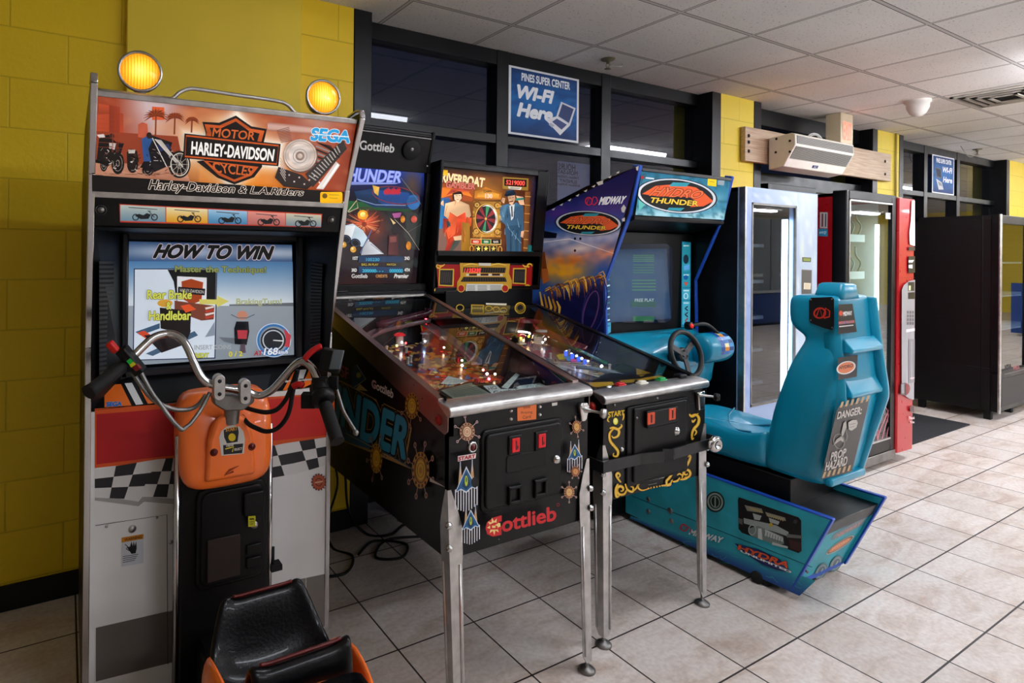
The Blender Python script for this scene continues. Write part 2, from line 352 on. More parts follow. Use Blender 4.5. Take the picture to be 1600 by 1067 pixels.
def block_mat(key, col, dx=0.0):
    m = bpy.data.materials.new(key); m.use_nodes = True; nt = m.node_tree; N = nt.nodes; L = nt.links; b = N['Principled BSDF']
    tc = N.new('ShaderNodeTexCoord'); sp = N.new('ShaderNodeSeparateXYZ'); cb = N.new('ShaderNodeCombineXYZ')
    L.new(tc.outputs['Object'], sp.inputs[0]); L.new(sp.outputs[0], cb.inputs[0]); L.new(sp.outputs[2], cb.inputs[1])
    mp = N.new('ShaderNodeMapping'); mp.inputs['Location'].default_value = (dx, .09, 0); L.new(cb.outputs[0], mp.inputs['Vector'])
    br = N.new('ShaderNodeTexBrick'); br.offset = .5; br.squash = 1
    for k, v in (('Scale', 1), ('Mortar Size', .004), ('Mortar Smooth', .6), ('Brick Width', .392), ('Row Height', .196), ('Bias', 0)): br.inputs[k].default_value = v
    L.new(mp.outputs[0], br.inputs['Vector'])
    n = N.new('ShaderNodeTexNoise'); n.inputs['Scale'].default_value = 45; n.inputs['Detail'].default_value = 6; L.new(tc.outputs['Object'], n.inputs['Vector'])
    n3 = N.new('ShaderNodeTexNoise'); n3.inputs['Scale'].default_value = 2; n3.inputs['Detail'].default_value = 3; L.new(tc.outputs['Object'], n3.inputs['Vector'])
    c = lin(col)
    g0 = N.new('ShaderNodeMix'); g0.data_type = 'RGBA'; g0.inputs[6].default_value = (*[x * .9 for x in c], 1); g0.inputs[7].default_value = (*[min(1, x * 1.08) for x in c], 1); L.new(n3.outputs['Fac'], g0.inputs[0])
    g = N.new('ShaderNodeMix'); g.data_type = 'RGBA'; g.inputs[7].default_value = (*[x * .8 for x in c], 1); L.new(br.outputs['Fac'], g.inputs[0]); L.new(g0.outputs[2], g.inputs[6])
    L.new(g.outputs[2], b.inputs['Base Color']); b.inputs['Roughness'].default_value = .5; b.inputs['Specular IOR Level'].default_value = .35
    ma = N.new('ShaderNodeMath'); ma.operation = 'MULTIPLY_ADD'; ma.inputs[1].default_value = -1.2; L.new(br.outputs['Fac'], ma.inputs[0]); L.new(n.outputs['Fac'], ma.inputs[2])
    bp = N.new('ShaderNodeBump'); bp.inputs['Strength'].default_value = .45; bp.inputs['Distance'].default_value = .004; L.new(ma.outputs[0], bp.inputs['Height']); L.new(bp.outputs[0], b.inputs['Normal'])
    return m
X0, X1, Y0 = -3.0, 21.0, -6.5
b = MB(floor_mat()); b.box((X0, Y0, -.1), (X1, YW + .3, 0)); struct(b.build('floor', origin=(0, 0, 0)))
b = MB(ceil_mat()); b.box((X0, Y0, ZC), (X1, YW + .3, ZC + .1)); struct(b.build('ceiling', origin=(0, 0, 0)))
YEL = '#f0cb1c'
BLK = block_mat('painted_block', YEL); BLK2 = block_mat('painted_block_pale', '#ecd240', .13)  # the second block paint is a slightly paler yellow
FRAME = mat('dark_bronze_frame', '#0f1013', .35, .3, nz=.2, nscale=10)
BASEB = mat('black_base', '#0a0a0a', .6)
def wall(name, x0, x1, m, base=True):
    q = MB(m); q.box((x0, YP, 0), (x1, YW + .3, ZC)); w = struct(q.build(name, origin=(0, 0, 0)))
    if base:
        q = MB(BASEB); q.box((x0, YP - .012, 0), (x1, YP, .1)); struct(q.build(name.replace('wall', 'baseboard'), bevel=.003))
wall('wall_left', X0, 1.26, BLK); wall('wall_middle', 4.335, 4.77, BLK2); wall('wall_right', 6.85, 7.31, BLK2); wall('wall_far', 10.36, X1, BLK2)
q = MB(mat('smooth_yellow_paint', '#f0d23a', .55, nz=.04, nscale=3, bump=.08, bscale=90)); q.box((.212, YP - .035, .1), (.972, YP, ZC)); struct(q.build('trim_1', bevel=.004))
q = MB(mat('pale_wall', '#b9b6ae', .8, nz=.05)); q.box((X0 - .1, Y0 - .1, 0), (X1 + .1, Y0, ZC)); struct(q.build('wall_back'))
q = MB(BLK2); q.box((X1, Y0, 0), (X1 + .1, YW + .3, ZC)); struct(q.build('wall_outer'))
q = MB(mat('pale_wall', '#b9b6ae')); q.box((X0 - .1, Y0, 0), (X0, YW + .3, ZC)); struct(q.build('wall_side'))
# windows: dark storefront frames and night-black glass
WGLASS = glassmat('window_glass', (.75, .78, .85), 1.35)
def window(n, x0, x1, mulls, jl, jr, bars=(.05, .95, 2.07)):
    r = MB(FRAME)
    r.box((x0 + jl, YW, 2.55), (x1 - jr, YW + .1, ZC))                       # head
    for z in bars: r.box((x0 + jl, YW, z), (x1 - jr, YW + .1, z + .055))
    for a, c in mulls: r.box((a, YW - .004, 0), (c, YW + .1, ZC))
    r.box((x0, YP - .004, 0), (x0 + jl, YW + .12, ZC)); r.box((x1 - jr, YP - .004, 0), (x1, YW + .12, ZC))   # jambs flush with the piers
    o = struct(r.build('window_%d' % n, bevel=.003))
    g = MB(WGLASS); g.box((x0 + jl, YW + .05, .05), (x1 - jr, YW + .056, 2.56)); struct(g.build('glass', o))
    return o
window(1, 1.262, 4.333, [(2.262, 2.352), (3.163, 3.253)], .10, .11)
window(2, 7.312, 10.358, [(8.2, 8.285), (9.08, 9.165)], .09, .10)
# the entrance: door leaves, transom and closer box between the piers
r = MB(FRAME)
for a, c in ((4.772, 4.87), (6.75, 6.848)): r.box((a, YP - .004, 0), (c, YW + .12, ZC))
r.box((4.87, YW - .02, 1.98), (6.75, YW + .1, 2.1)); r.box((4.87, YW, 2.5), (6.75, YW + .1, ZC)); r.box((5.77, YW, 0), (5.85, YW + .08, 1.98))
for a in (4.87, 5.85):
    c = a + .9; r.box((a, YW + .02, 0), (a + .09, YW + .07, 1.98)); r.box((c - .09, YW + .02, 0), (c, YW + .07, 1.98)); r.box((a, YW + .02, 0), (c, YW + .07, .2)); r.box((a, YW + .02, 1.88), (c, YW + .07, 1.98)); r.box((a, YW + .02, .95), (c, YW + .07, 1.02))
d1 = struct(r.build('door_1', bevel=.003))
g = MB(WGLASS); g.box((4.87, YW + .05, .1), (6.75, YW + .056, 2.55)); struct(g.build('glass', d1))
g = MB(FRAME); g.box((5.0, YW - .1, 1.92), (5.75, YW - .02, 2.0)); g.tube([(5.75, YW - .06, 1.96), (6.15, YW - .05, 1.95), (6.4, YW - .03, 1.94)], .018); struct(g.build('door_closer', d1, bevel=.004))
# ceiling troffers with prismatic lenses
def troffer(x, y, e, first=[]):
    t = empty('ceiling_light', (x, y, ZC))
    q = MB(mat('white_enamel', '#e8e8e6', .4)); hw, hd = .61, .125
    for a, c in (((-hw, -hd, -.012), (hw, -hd + .018, 0)), ((-hw, hd - .018, -.012), (hw, hd, 0)), ((-hw, -hd, -.012), (-hw + .018, hd, 0)), ((hw - .018, -hd, -.012), (hw, hd, 0))):
        q.box([i + j for i, j in zip(a, (x, y, ZC))], [i + j for i, j in zip(c, (x, y, ZC))])
    q.build('frame', t)
    q = MB(mat('fluorescent_lens_%g' % e, '#f8faff', .5, emit=e, ecol='#f1f5ff')); w = hd - .018; q.prism([(y - w, ZC - .004), (y - w, ZC - .03), (y - w * .8, ZC - .06), (y + w * .8, ZC - .06), (y + w, ZC - .03), (y + w, ZC - .004)], 'x', x - hw + .018, x + hw - .018); q.build('lens', t)
    return t
_pl = ['reflected in the window beside the orange machine', 'reflected in the window above the turquoise machine', 'over the far black cooler', 'beyond the far black cooler, nearest the windows', 'first of the second row, over the open floor', 'second of the second row', 'third of the second row', 'fourth of the second row', 'fifth of the second row',
       'first of the third row', 'second of the third row', 'third of the third row', 'fourth of the third row', 'reflected in the snack machine glass', 'reflected in the drink machine glass']
for (x, y, e), w in zip(TROFFERS, _pl):
    tag(troffer(x, y, e), 'long white fluorescent ceiling light ' + w, 'ceiling light', 'fluorescent ceiling lights')
# ------------------------------------------------------------------ motorcycle racing machine
XL, XR, XC = .05, .81, .43
hd = empty('arcade_machine', (XC, 2.2, 0), 'orange and white motorcycle racing arcade machine with handlebars and two round amber lamps', 'arcade machine', 'arcade machines along the window wall')
WHITEP = mat('white_laminate', '#e2e1de', .4, nz=.06, nscale=5); ORANGE = mat('orange_plastic', '#ff7a30', .3, coat=.3, nz=.04, nscale=8)
prof = [(1.70, 1.82), (1.712, 1.835), (1.74, 1.835), (2.3, 1.80), (2.62, 1.62), (2.62, .02), (1.96, .02), (1.957, 1.116), (1.815, 1.60)]
for x0 in (XL, XR - .016):
    q = MB(BLACK); q.prism(prof, 'x', x0 + .001, x0 + .015); p = q.build('side_panel', hd)
    t = MB(CHROME); w = .017
    path = [(1.957, 0.0), (1.953, 1.118), (1.811, 1.604), (1.697, 1.82), (1.703, 1.842), (1.73, 1.848), (1.80, 1.842)]
    for (ya, za), (yb, zb) in zip(path, path[1:]):
        d = Vector((0, yb - ya, zb - za)); n = Vector((0, -d.z, d.y)).normalized() * .004; c = Vector((x0 + .008, (ya + yb) / 2, (za + zb) / 2))
        t.obox(c, (w / 2, 0, 0), d / 2, n)
    t.build('chrome_trim', p, bevel=.002)
q = MB(BLACK)      # body behind everything
q.prism([(1.76, 1.80), (2.29, 1.79), (2.61, 1.61), (2.61, .03), (1.97, .03), (1.97, .93), (2.16, .98), (2.16, 1.45), (1.9, 1.46), (1.88, 1.58), (1.83, 1.60)], 'x', XL + .016, XR - .016); q.build('body', hd)
# --- backlit marquee
mn = Vector((0, -.195, -.08)).normalized(); mp0 = Vector((XC, 1.77, 1.7025)); LIT = artmat(.19, .25)
mb = MB(LIT); D = Dec(mb, mp0, mn, m=LIT, off=.001, gain=1.0).crop(120, 120, 570, 1600); D.jit = .35; D.step = .00003
ns = lambda x, y, s=3: noise.noise(Vector((x * s, y * s, 3.3))) * .5 + .5
def bgm(u, v):
    c = mix(hx('#a5482c'), hx('#d8cdd2'), max(0, 1 - abs(u - .24) / .15) * max(0, 1 - v * 1.35) ** .6 * 1.3)
    g = max(0, 1 - math.hypot((u - .52) / .30, (v - .50) / .62)); c = mix(c, hx('#ffcf86'), g * 1.5)
    g = max(0, 1 - math.hypot((u - .62) / .30, (v - .88) / .55)); c = mix(c, hx('#ff9a22'), g * 1.2)
    c = mix(c, hx('#6e3322'), max(0, (u - .93) * 6) * .7); c = mix(c, hx('#c6b0a8'), max(0, 1 - abs(u - .86) / .14) * max(0, .5 - v) * 1.6)
    c = mix(c, hx('#8c2a14'), ns(u * 2, v) * .35); c = mix(c, hx('#3a1a12'), max(0, (v - .62)) * .9 * (u < .42)); c = mix(c, hx('#f0a868'), max(0, ns(u * 5 + 2, v * 3) - .55) * 1.2)
    x = 82 + 1433 * u; y = (95 + 167 * u) * (1 - v) + (636 + 64 * u) * v
    q_ = y - 408 - .11 * (x - 866); d = min(max(abs(x - 866) - 268, abs(q_) - 66), (abs(x - 872) / 205 + abs(q_) / 215 - 1) * 150); return mix(c, hx('#fff0dc'), math.exp(-max(0, d) / 26))
D.grid([(78, 95), (1552, 262), (1478, 700), (85, 636)], 96, 44, bgm)
for pts, c in (([(120, 150), (240, 168), (240, 200), (258, 205), (262, 420), (82, 400), (88, 215), (122, 205)], '#b84a2a'), ([(180, 158), (240, 168), (240, 330), (180, 330)], '#9a3a22'),
               ([(90, 300), (560, 330), (600, 520), (90, 520)], '#8e3b22'), ([(340, 265), (365, 252), (392, 262), (398, 345), (340, 335)], '#b5543a'), ([(418, 165), (486, 170), (486, 240), (418, 240)], '#c8552c')): D.poly(pts, c)
D.grid([(88, 470), (600, 500), (640, 610), (88, 560)], 10, 4, lambda u, v: mix(hx('#a8654a'), hx('#d8a58a'), ns(u, v, 6)))
R = random.Random(5)
for cx, cy, r, tr in ((440, 215, 70, 330), (545, 225, 55, 320), (640, 240, 40, 310)):
    D.line([(cx, cy), (cx - 3, tr)], 9, '#7e3a1c')
    for k in range(13):
        a = math.radians(-200 + k * 18); e = (cx + r * math.cos(a), cy + r * .75 * math.sin(a) + 14); D.line([(cx, cy), ((cx + e[0]) / 2, (cy + e[1]) / 2 - 8), e], [7, 9, 1.5], '#93401c' if k % 2 else '#6f2c14')
def bike(ws, bodies, wheel='#16110f', rim='#8a8078'):
    for (x, y, rx, ry) in ws: D.ell((x, y), rx, ry, wheel); D.ring((x, y), rx * .72, ry * .72, 3, rim); D.ring((x, y), rx * .3, ry * .3, 4, rim)
    for p, c in bodies: D.poly(p, c)
bike([(150, 492, 20, 34), (228, 480, 36, 62)], [([(125, 330), (180, 322), (215, 360), (262, 370), (240, 440), (170, 500), (110, 470)], '#17120f'), ([(180, 365), (218, 370), (210, 405), (180, 398)], '#d8cfc8'), ([(112, 322), (150, 318), (158, 335), (125, 340)], '#cfc6c0'), ([(105, 460), (165, 470), (160, 485), (105, 478)], '#0e0b0a')])
D.ell((195, 330), 14, 17, '#3a241c')
bike([(310, 490, 30, 44)], [([(278, 420), (300, 400), (335, 412), (345, 470), (300, 520), (280, 500)], '#1c1512'), ([(285, 405), (325, 405), (322, 425), (288, 425)], '#c9c0b6')])
bike([(395, 520, 32, 30), (570, 487, 62, 76)], [([(372, 350), (400, 322), (432, 330), (470, 345), (530, 365), (520, 400), (560, 450), (520, 490), (430, 530), (362, 520), (380, 440)], '#141016'),
     ([(360, 345), (402, 322), (420, 350), (398, 400), (412, 470), (372, 478), (365, 410)], '#2a4f86'), ([(445, 378), (510, 372), (525, 402), (455, 415)], '#24325a'), ([(372, 470), (412, 470), (408, 505), (350, 505)], '#0b0a0c'), ([(430, 345), (470, 352), (560, 470), (548, 478)], '#b9b2aa')])
D.ell((402, 326), 15, 18, '#2a1a16'); D.ring((570, 487), 62, 76, 11, '#1c1816'); D.ring((572, 487), 52, 65, 5, '#d8d0c4')
for k in range(10): a = k * .628; D.line([(570, 487), (570 + 50 * math.cos(a), 487 + 62 * math.sin(a))], 2, '#b8b0a6')
D.line([(420, 340), (500, 500)], 5, '#d0cac2'); D.line([(500, 400), (590, 500)], 6, '#c6c0b8')
# the engine on the right
D.grid([(1060, 250), (1400, 285), (1400, 325), (1060, 300)], 10, 3, lambda u, v: mix(hx('#a5614b'), hx('#dcc3ba'), math.sin(v * 3.14) * .8))
for k in range(11): D.line([(1330 - k * 2, 385 + k * 18), (1440 - k * 12, 430 + k * 14)], 10, '#2b2624' if k % 2 else '#8f8782')
for k in range(9): D.line([(1110 + k * 3, 300 + k * 8), (1180 + k * 2, 280 + k * 9)], 4, '#7a5248')
D.poly([(1270, 540), (1480, 350), (1500, 400), (1360, 560), (1310, 615)], '#3a3432')
for k in range(12): D.line([(1290 + k * 14, 548 - k * 15), (1330 + k * 12, 575 - k * 14)], 6, '#b0a8a2')
for k in range(9): D.line([(1335 + k * 9, 365 + k * 2), (1420 + k * 5, 410 + k * 5)], 4, '#15110f')
D.poly([(1120, 500), (1250, 545), (1310, 600), (1280, 625), (1150, 610), (1100, 560)], '#2a2220')
D.poly([(1440, 470), (1462, 490), (1370, 625), (1330, 622)], '#e2dad2'); D.poly([(1448, 482), (1456, 490), (1372, 612), (1362, 612)], '#ffffff')
for k in range(6): D.line([(1130, 450 + k * 16), (1160, 500 + k * 16)], 4, '#b7aaa2')
D.ell((1243, 440), 96, 94, '#6a4c40'); D.ell((1241, 436), 92, 90, '#cdbcb0'); D.ring((1241, 436), 84, 82, 4, '#a8958a'); D.ell((1240, 434), 62, 62, '#dccfc6'); D.ring((1240, 440), 40, 40, 4, '#a29084'); D.ell((1240, 440), 25, 25, '#8d7468'); D.ell((1240, 440), 14, 14, '#cbb9ae')
for k in range(7): D.ell((1180 + k * 28, 545 + (k * 37) % 60), 5, 5, '#c9bfb6')
# bar and shield
R = random.Random(12)
for k in range(90):     # chrome, cables and engine parts of the parked motorcycles
    x, y = R.choice([(R.uniform(115, 255), R.uniform(385, 510)), (R.uniform(285, 340), R.uniform(425, 515)), (R.uniform(372, 540), R.uniform(395, 525))]); a = R.uniform(-.9, .9); l = R.uniform(5, 22)
    D.line([(x, y), (x + l * math.cos(a), y + l * math.sin(a))], R.uniform(2, 4.5), R.choice(['#0d0a0a', '#3a302c', '#8f857e', '#d6cec6', '#5a2a1c', '#1a1412']))
for k in range(26): x = R.uniform(90, 590); D.line([(x, 528 + R.uniform(0, 20)), (x + R.uniform(20, 70), 530 + R.uniform(0, 22))], 2, R.choice(['#6a3a28', '#c89a80', '#4a2418']))
for x in (200, 205, 224, 232): D.line([(x, 170 if x < 210 else 205), (x - 4, 420)], 2.5, '#8a3620')
for k in range(7): D.line([(95, 232 + k * 26), (255, 240 + k * 26)], 1.6, '#9c4028')
K = '#120c0a'; O = '#c2541f'
D.poly([(697, 250), (790, 255), (884, 215), (970, 275), (1056, 290), (1040, 360), (1020, 380), (1030, 500), (985, 558), (876, 598), (780, 560), (665, 470), (720, 460), (715, 310)], K)
D.poly([(710, 263), (792, 270), (884, 230), (968, 288), (1042, 300), (1022, 375), (716, 340), (722, 310)], O)
D.poly([(738, 282), (800, 286), (884, 248), (955, 300), (1015, 315), (1000, 370), (745, 338), (748, 310)], K)
D.poly([(702, 464), (1010, 500), (970, 548), (876, 584), (790, 548)], O); D.poly([(728, 472), (985, 505), (955, 540), (874, 570), (800, 535)], K)
D.text('MOTOR', [(752, 332), (985, 352), (992, 306), (760, 284)], '#c9602a', .02)
D.text('CYCLES', [(772, 530), (960, 550), (985, 502), (748, 474)], '#c9602a', .02)
D.poly([(598, 314), (1133, 373), (1120, 497), (590, 452)], K); D.line([(608, 327), (1121, 383), (1110, 485), (601, 442)], 9, O, True)
D.text('HARLEY-DAVIDSON', [(636, 428), (1090, 467), (1098, 405), (640, 360)], '#f4f0ea', .035)
D.text('SEGA', [(1300, 350), (1512, 366), (1522, 303), (1312, 286)], '#2a9fd8', .05, out='#e8f4fb', ow=.03)
D.line([(1310, 318), (1512, 334)], 5, '#e8f4fb')
D.grid([(85, 545), (1486, 640), (1478, 702), (85, 636)], 2, 1, lambda u, v: hx('#0b0908'))
D.text('Harley-Davidson & L.A.Riders', [(398, 640), (1258, 672), (1260, 626), (402, 572)], '#17100e', .02, .25, out='#f3e4d6', ow=.035)
D.poly(rrect(1352, 640, 1476, 702, 10), '#f5b400'); D.ell((1378, 662), 14, 14, '#7a5a10'); D.line([(1402, 655), (1460, 658)], 3, '#8a6a20'); D.line([(1402, 672), (1450, 675)], 3, '#8a6a20')
mb.build('marquee', hd, recalc=False)
def strip(mbb, D, a, c, w):   # a flat metal bar on the marquee plane between two traced points
    P = [D.W(a[0], a[1]), D.W(c[0], c[1])]; d = (P[1] - P[0]); up = mn.cross(d).normalized() * w / 2
    mbb.obox((P[0] + P[1]) / 2, d / 2, up, mn * .006)
q = MB(STEEL); E_ = Dec(q, mp0, mn, off=.003).crop(120, 120, 570, 1600)
strip(q, E_, (72, 84), (1556, 248), .016); strip(q, E_, (84, 645), (1480, 710), .022)
q.build('marquee_frame', hd, bevel=.002)
t = MB(STEEL); t.tube(bez([onY(120 + x / 3.5556, 120 + y / 3.5556, 1.745) for x, y in ((115, 75), (320, 98), (500, 120), (535, 118), (570, 88), (620, 68), (680, 70), (900, 103), (1100, 132), (1165, 152), (1205, 192), (1240, 220), (1300, 230), (1540, 250))], 5), .0055); t.build('top_rail', hd)
for (px, py, Y) in ((219, 112, 1.775), (505, 152, 1.775)):
    c = onY(px, py, Y); ax = Vector((-.12, -1, .02)).normalized()
    h = MB(STEEL); h.lathe([(.0, .075), (.03, .07), (.047, .045), (.054, .012), (.0565, .004), (.0565, -.004), (.05, -.006), (.0495, .0)], c, -ax); h.lathe([(.012, -.11), (.014, 0.0)], c - ax * .03, (0, 0, 1)); h.lathe([(.03, -.11), (.02, -.06), (.014, -.045)], c - ax * .03, (0, 0, 1))
    lo = h.build('lamp_housing', hd)
    m = bpy.data.materials.get('amber_lens')
    if m is None:
        m = mat('amber_lens', '#ffb015', .2); nt = m.node_tree; N = nt.nodes; L = nt.links; bs = N['Principled BSDF']
        tc = N.new('ShaderNodeTexCoord'); gr = N.new('ShaderNodeVectorMath'); gr.operation = 'LENGTH'; L.new(tc.outputs['Object'], gr.inputs[0])
        mr = N.new('ShaderNodeMapRange'); mr.inputs['From Min'].default_value = 0.0; mr.inputs['From Max'].default_value = .045; L.new(gr.outputs['Value'], mr.inputs['Value'])
        cr = N.new('ShaderNodeValToRGB'); e = cr.color_ramp.elements; e[0].color = (1, .86, .42, 1); e[1].color = (.42, .15, .006, 1); x = e.new(.22); x.color = (1, .62, .12, 1); x = e.new(.6); x.color = (.72, .34, .025, 1); L.new(mr.outputs[0], cr.inputs['Fac'])
        wv = N.new('ShaderNodeTexWave'); wv.inputs['Scale'].default_value = 42; wv.inputs['Distortion'].default_value = .3; L.new(tc.outputs['Object'], wv.inputs['Vector'])
        mm = N.new('ShaderNodeMapRange'); mm.inputs['To Min'].default_value = .4; mm.inputs['To Max'].default_value = .85; L.new(wv.outputs['Fac'], mm.inputs['Value'])
        L.new(cr.outputs[0], bs.inputs['Emission Color']); L.new(mm.outputs[0], bs.inputs['Emission Strength'])
    l = MB(m); l.lathe([(.0, .010), (.02, .009), (.038, .005), (.0495, -.001)], c, ax); l.build('amber_lens', lo, origin=c)
# --- header with the five bike cards
hp0 = Vector((XC, 1.838, 1.53)); hn = Vector((0, -.14, -.03)).normalized()
q = MB(BLACKP); q.prism([(1.818, 1.602), (1.852, 1.465), (1.90, 1.455), (1.90, 1.602)], 'x', XL + .016, XR - .016); hdr = q.build('header', hd, bevel=.004)
hp0 = Vector((XC, 1.818, 1.602)); hn = Vector((0, -.137, -.034)).normalized()
mb = MB(); D = Dec(mb, hp0, hn, m=artmat(.1, .3), off=.001).crop(120, 120, 570, 1600)
D.poly([(236, 706), (1364, 762), (1356, 837), (240, 808)], '#c8402a')
xs = [(242, 492), (497, 727), (730, 947), (950, 1158), (1162, 1358)]; top = lambda x: 711 + (x - 242) * (768 - 711) / (1358 - 242); bot = lambda x: 800 + (x - 242) * (833 - 800) / (1358 - 242)
for (a, c), (c0, c1) in zip(xs, (('#c8d2c8', '#6f93a8'), ('#fff0c0', '#e8a21c'), ('#a8d4ee', '#3f86b8'), ('#f0a090', '#c06a64'), ('#d8d2b4', '#7e93a0'))):
    D.grid([(a, top(a)), (c, top(c)), (c, bot(c)), (a, bot(a))], 1, 4, lambda u, v: mix(hx(c0), hx(c1), v))
    m = (a + c) / 2 + 12; y = (top(m) + bot(m)) / 2 + 14; w = (c - a) * .19; k = '#14181c'
    for s_ in (-1, 1): D.ring((m + s_ * w * 1.1, y + 5), 19, 19, 6, k)
    D.poly([(m - w * 1.2, y - 4), (m - w * .7, y - 14), (m - w * .2, y - 6), (m + w * .2, y - 18), (m + w * .7, y - 10), (m + w * .4, y + 14), (m - w * .5, y + 16)], k); D.line([(m + w * .45, y - 28), (m + w * 1.1, y + 6)], 4, k); D.line([(m + w * .3, y - 30), (m + w * .7, y - 28)], 4, k)
    D.line([(a + 45, top(a) + 14), (c - 45, top(c) + 13)], 4, '#4a4a50')
mb.build('bike_cards', hdr, recalc=False)
for px, py in ((158, 328), (518, 344)):
    c = onY(px, py, 1.832); q = MB(DSTEEL); q.lathe([(.0, .006), (.007, .005), (.009, 0)], c, (0, -1, -.2)); q.lathe([(.012, .004), (.014, 0)], c, (0, -1, -.2)); q.build('speaker_tweeter', hdr)
# --- bezel, screen and side speakers
q = MB(BLACKP)
oT = [(XL + .016, 1.855, 1.463), (XR - .016, 1.855, 1.463)]; oB = [(XL + .016, 1.955, .935), (XR - .016, 1.955, .935)]
iT = [(.158, 2.10, 1.452), (.742, 2.10, 1.452)]; iB = [(.158, 2.085, 1.0), (.742, 2.085, 1.0)]
q.quad(oT[0], oT[1], iT[1], iT[0]); q.quad(oT[0], iT[0], iB[0], oB[0]); q.quad(oT[1], oB[1], iB[1], iT[1]); q.quad(oB[0], iB[0], iB[1], oB[1])
bz = q.build('bezel', hd, recalc=False)
q = MB(mat('monitor_surround', '#1b1c22', .3)); f0 = .028
for a, c in (((.150, 2.07, .995), (.75, 2.10, 1.022)), ((.150, 2.085, 1.435), (.75, 2.11, 1.46)), ((.150, 2.07, .995), (.172, 2.10, 1.455)), ((.724, 2.07, .995), (.75, 2.10, 1.455))): q.box(a, c)
q.build('screen_surround', bz, bevel=.006)
for sx, X_o, X_i in ((1, .075, .135), (-1, .785, .765)):
    g = MB(mat('speaker_mesh', '#2e2e2e', .6, .3)); pts = (((155, 408), (178, 408), (178, 592), (155, 596)) if sx == 1 else ((486, 410), (504, 413), (500, 545), (484, 548)))
    o_, i_ = (oT[0], iT[0]) if sx == 1 else (oT[1], iT[1]); pn = (Vector(iT[0 if sx == 1 else 1]) - Vector(o_)).cross(Vector(oB[0 if sx == 1 else 1]) - Vector(o_)).normalized()
    if pn.y > 0: pn = -pn
    D = Dec(g, o_, pn, m=mat('speaker_mesh'), off=.016)
    q2 = MB(mat('grille_gap', '#060606', .8)); 
    D2 = Dec(q2, o_, pn, m=mat('grille_gap'), off=.013); D2.poly(pts, '#060606')
    n_ = 26
    for k in range(n_):
        t0 = k / n_; t1 = (k + .55) / n_
        a = [Vector(p) for p in pts]; L0, L1 = a[0].lerp(a[3], t0), a[0].lerp(a[3], t1); R0, R1 = a[1].lerp(a[2], t0), a[1].lerp(a[2], t1)
        g.add([D.W(*L0), D.W(*R0), D.W(*R1), D.W(*L1)], [(0, 1, 2, 3)])
    for vv, ff, fm, sm, fc in [(q2.v, q2.f, q2.fm, q2.sm, q2.fc)]: g.add(vv, ff, mat('grille_gap'))
    g.build('speaker_grille', bz, recalc=False)
SCR = artmat(.17, .08, .5)
mb = MB(SCR); D = Dec(mb, (XC, 2.093, 1.2), (0, -1, .03), m=SCR, off=.002).crop(130, 350, 560, 1582)
D.grid([(262, 100), (1200, 120), (1212, 752), (248, 815)], 12, 14, lambda u, v: mix(hx('#4c7098'), hx('#aebfd2'), v * 1.1))
D.grid([(262, 100), (1200, 120), (1202, 216), (262, 214)], 14, 8, lambda u, v: mix(hx('#3a5a88'), hx('#b5c6dc'), math.sin(v * 3.14) ** 1.5 * (.5 + .5 * abs(math.sin(u * 5)))))
D.grid([(262, 214), (1204, 220), (1208, 470), (255, 470)], 6, 10, lambda u, v: mix(hx('#4d7fb0'), hx('#d4dfe8'), v * 1.15))
D.grid([(255, 470), (1208, 470), (1212, 752), (248, 815)], 6, 6, lambda u, v: mix(hx('#9aa4ae'), hx('#8b97a2'), v))
D.poly([(840, 462), (1208, 452), (1208, 472), (840, 470)], '#6a7078')
D.poly([(292, 258), (770, 258), (757, 770), (288, 782)], '#d6e2ef'); D.line([(294, 258), (768, 258), (757, 770), (288, 782)], 8, '#16284a', True)
D.poly([(485, 262), (764, 262), (760, 460), (540, 460), (520, 330)], '#151518'); D.poly([(540, 300), (710, 308), (708, 460), (540, 452)], '#e6e9ee')
D.poly([(620, 315), (690, 335), (680, 440), (625, 462), (570, 430), (565, 330)], '#a8431c'); D.poly([(545, 360), (702, 372), (698, 410), (545, 398)], '#151216'); D.text('HARLEY-DAVIDSON', [(555, 390), (692, 400), (694, 382), (557, 370)], '#d8d4d0')
D.poly([(525, 440), (755, 470), (750, 548), (680, 555), (525, 500)], '#7a4030'); D.poly([(440, 480), (620, 500), (615, 640), (445, 600)], '#1c1416'); D.poly([(560, 470), (610, 460), (650, 490), (590, 510)], '#e2552a')
D.ell((470, 455), 44, 22, '#d9a23a'); D.poly([(300, 620), (440, 570), (440, 600), (330, 640)], '#3d5a78'); D.poly([(310, 625), (350, 612), (470, 690), (430, 705)], '#d14a2c'); D.poly([(360, 745), (640, 615), (660, 640), (400, 758)], '#45607c'); D.poly([(350, 640), (620, 610), (590, 690), (450, 740)], '#201a1e'); D.poly([(700, 650), (756, 560), (756, 640)], '#8a97a8')
for k in range(4): D.poly([(700, 480 + k * 18), (752, 470 + k * 18), (752, 480 + k * 18), (705, 492 + k * 18)], '#c04030' if k % 2 else '#e8d8d0')
D.poly([(668, 432), (770, 434), (770, 412), (838, 444), (770, 478), (770, 462), (668, 460)], '#d8cf6a')
D.poly([(868, 600), (880, 560), (950, 560), (955, 620), (940, 695), (870, 690)], '#1b1d22'); D.ell((915, 525), 30, 26, '#c98a70'); D.line([(850, 520), (890, 540), (940, 540), (985, 520)], 6, '#6a7078'); D.poly([(885, 610), (945, 610), (940, 660), (890, 660)], '#b8404a'); D.poly([(780, 650), (870, 655), (868, 690), (810, 675)], '#6b737c'); D.poly([(905, 690), (930, 690), (935, 740), (900, 740)], '#5a4a58')
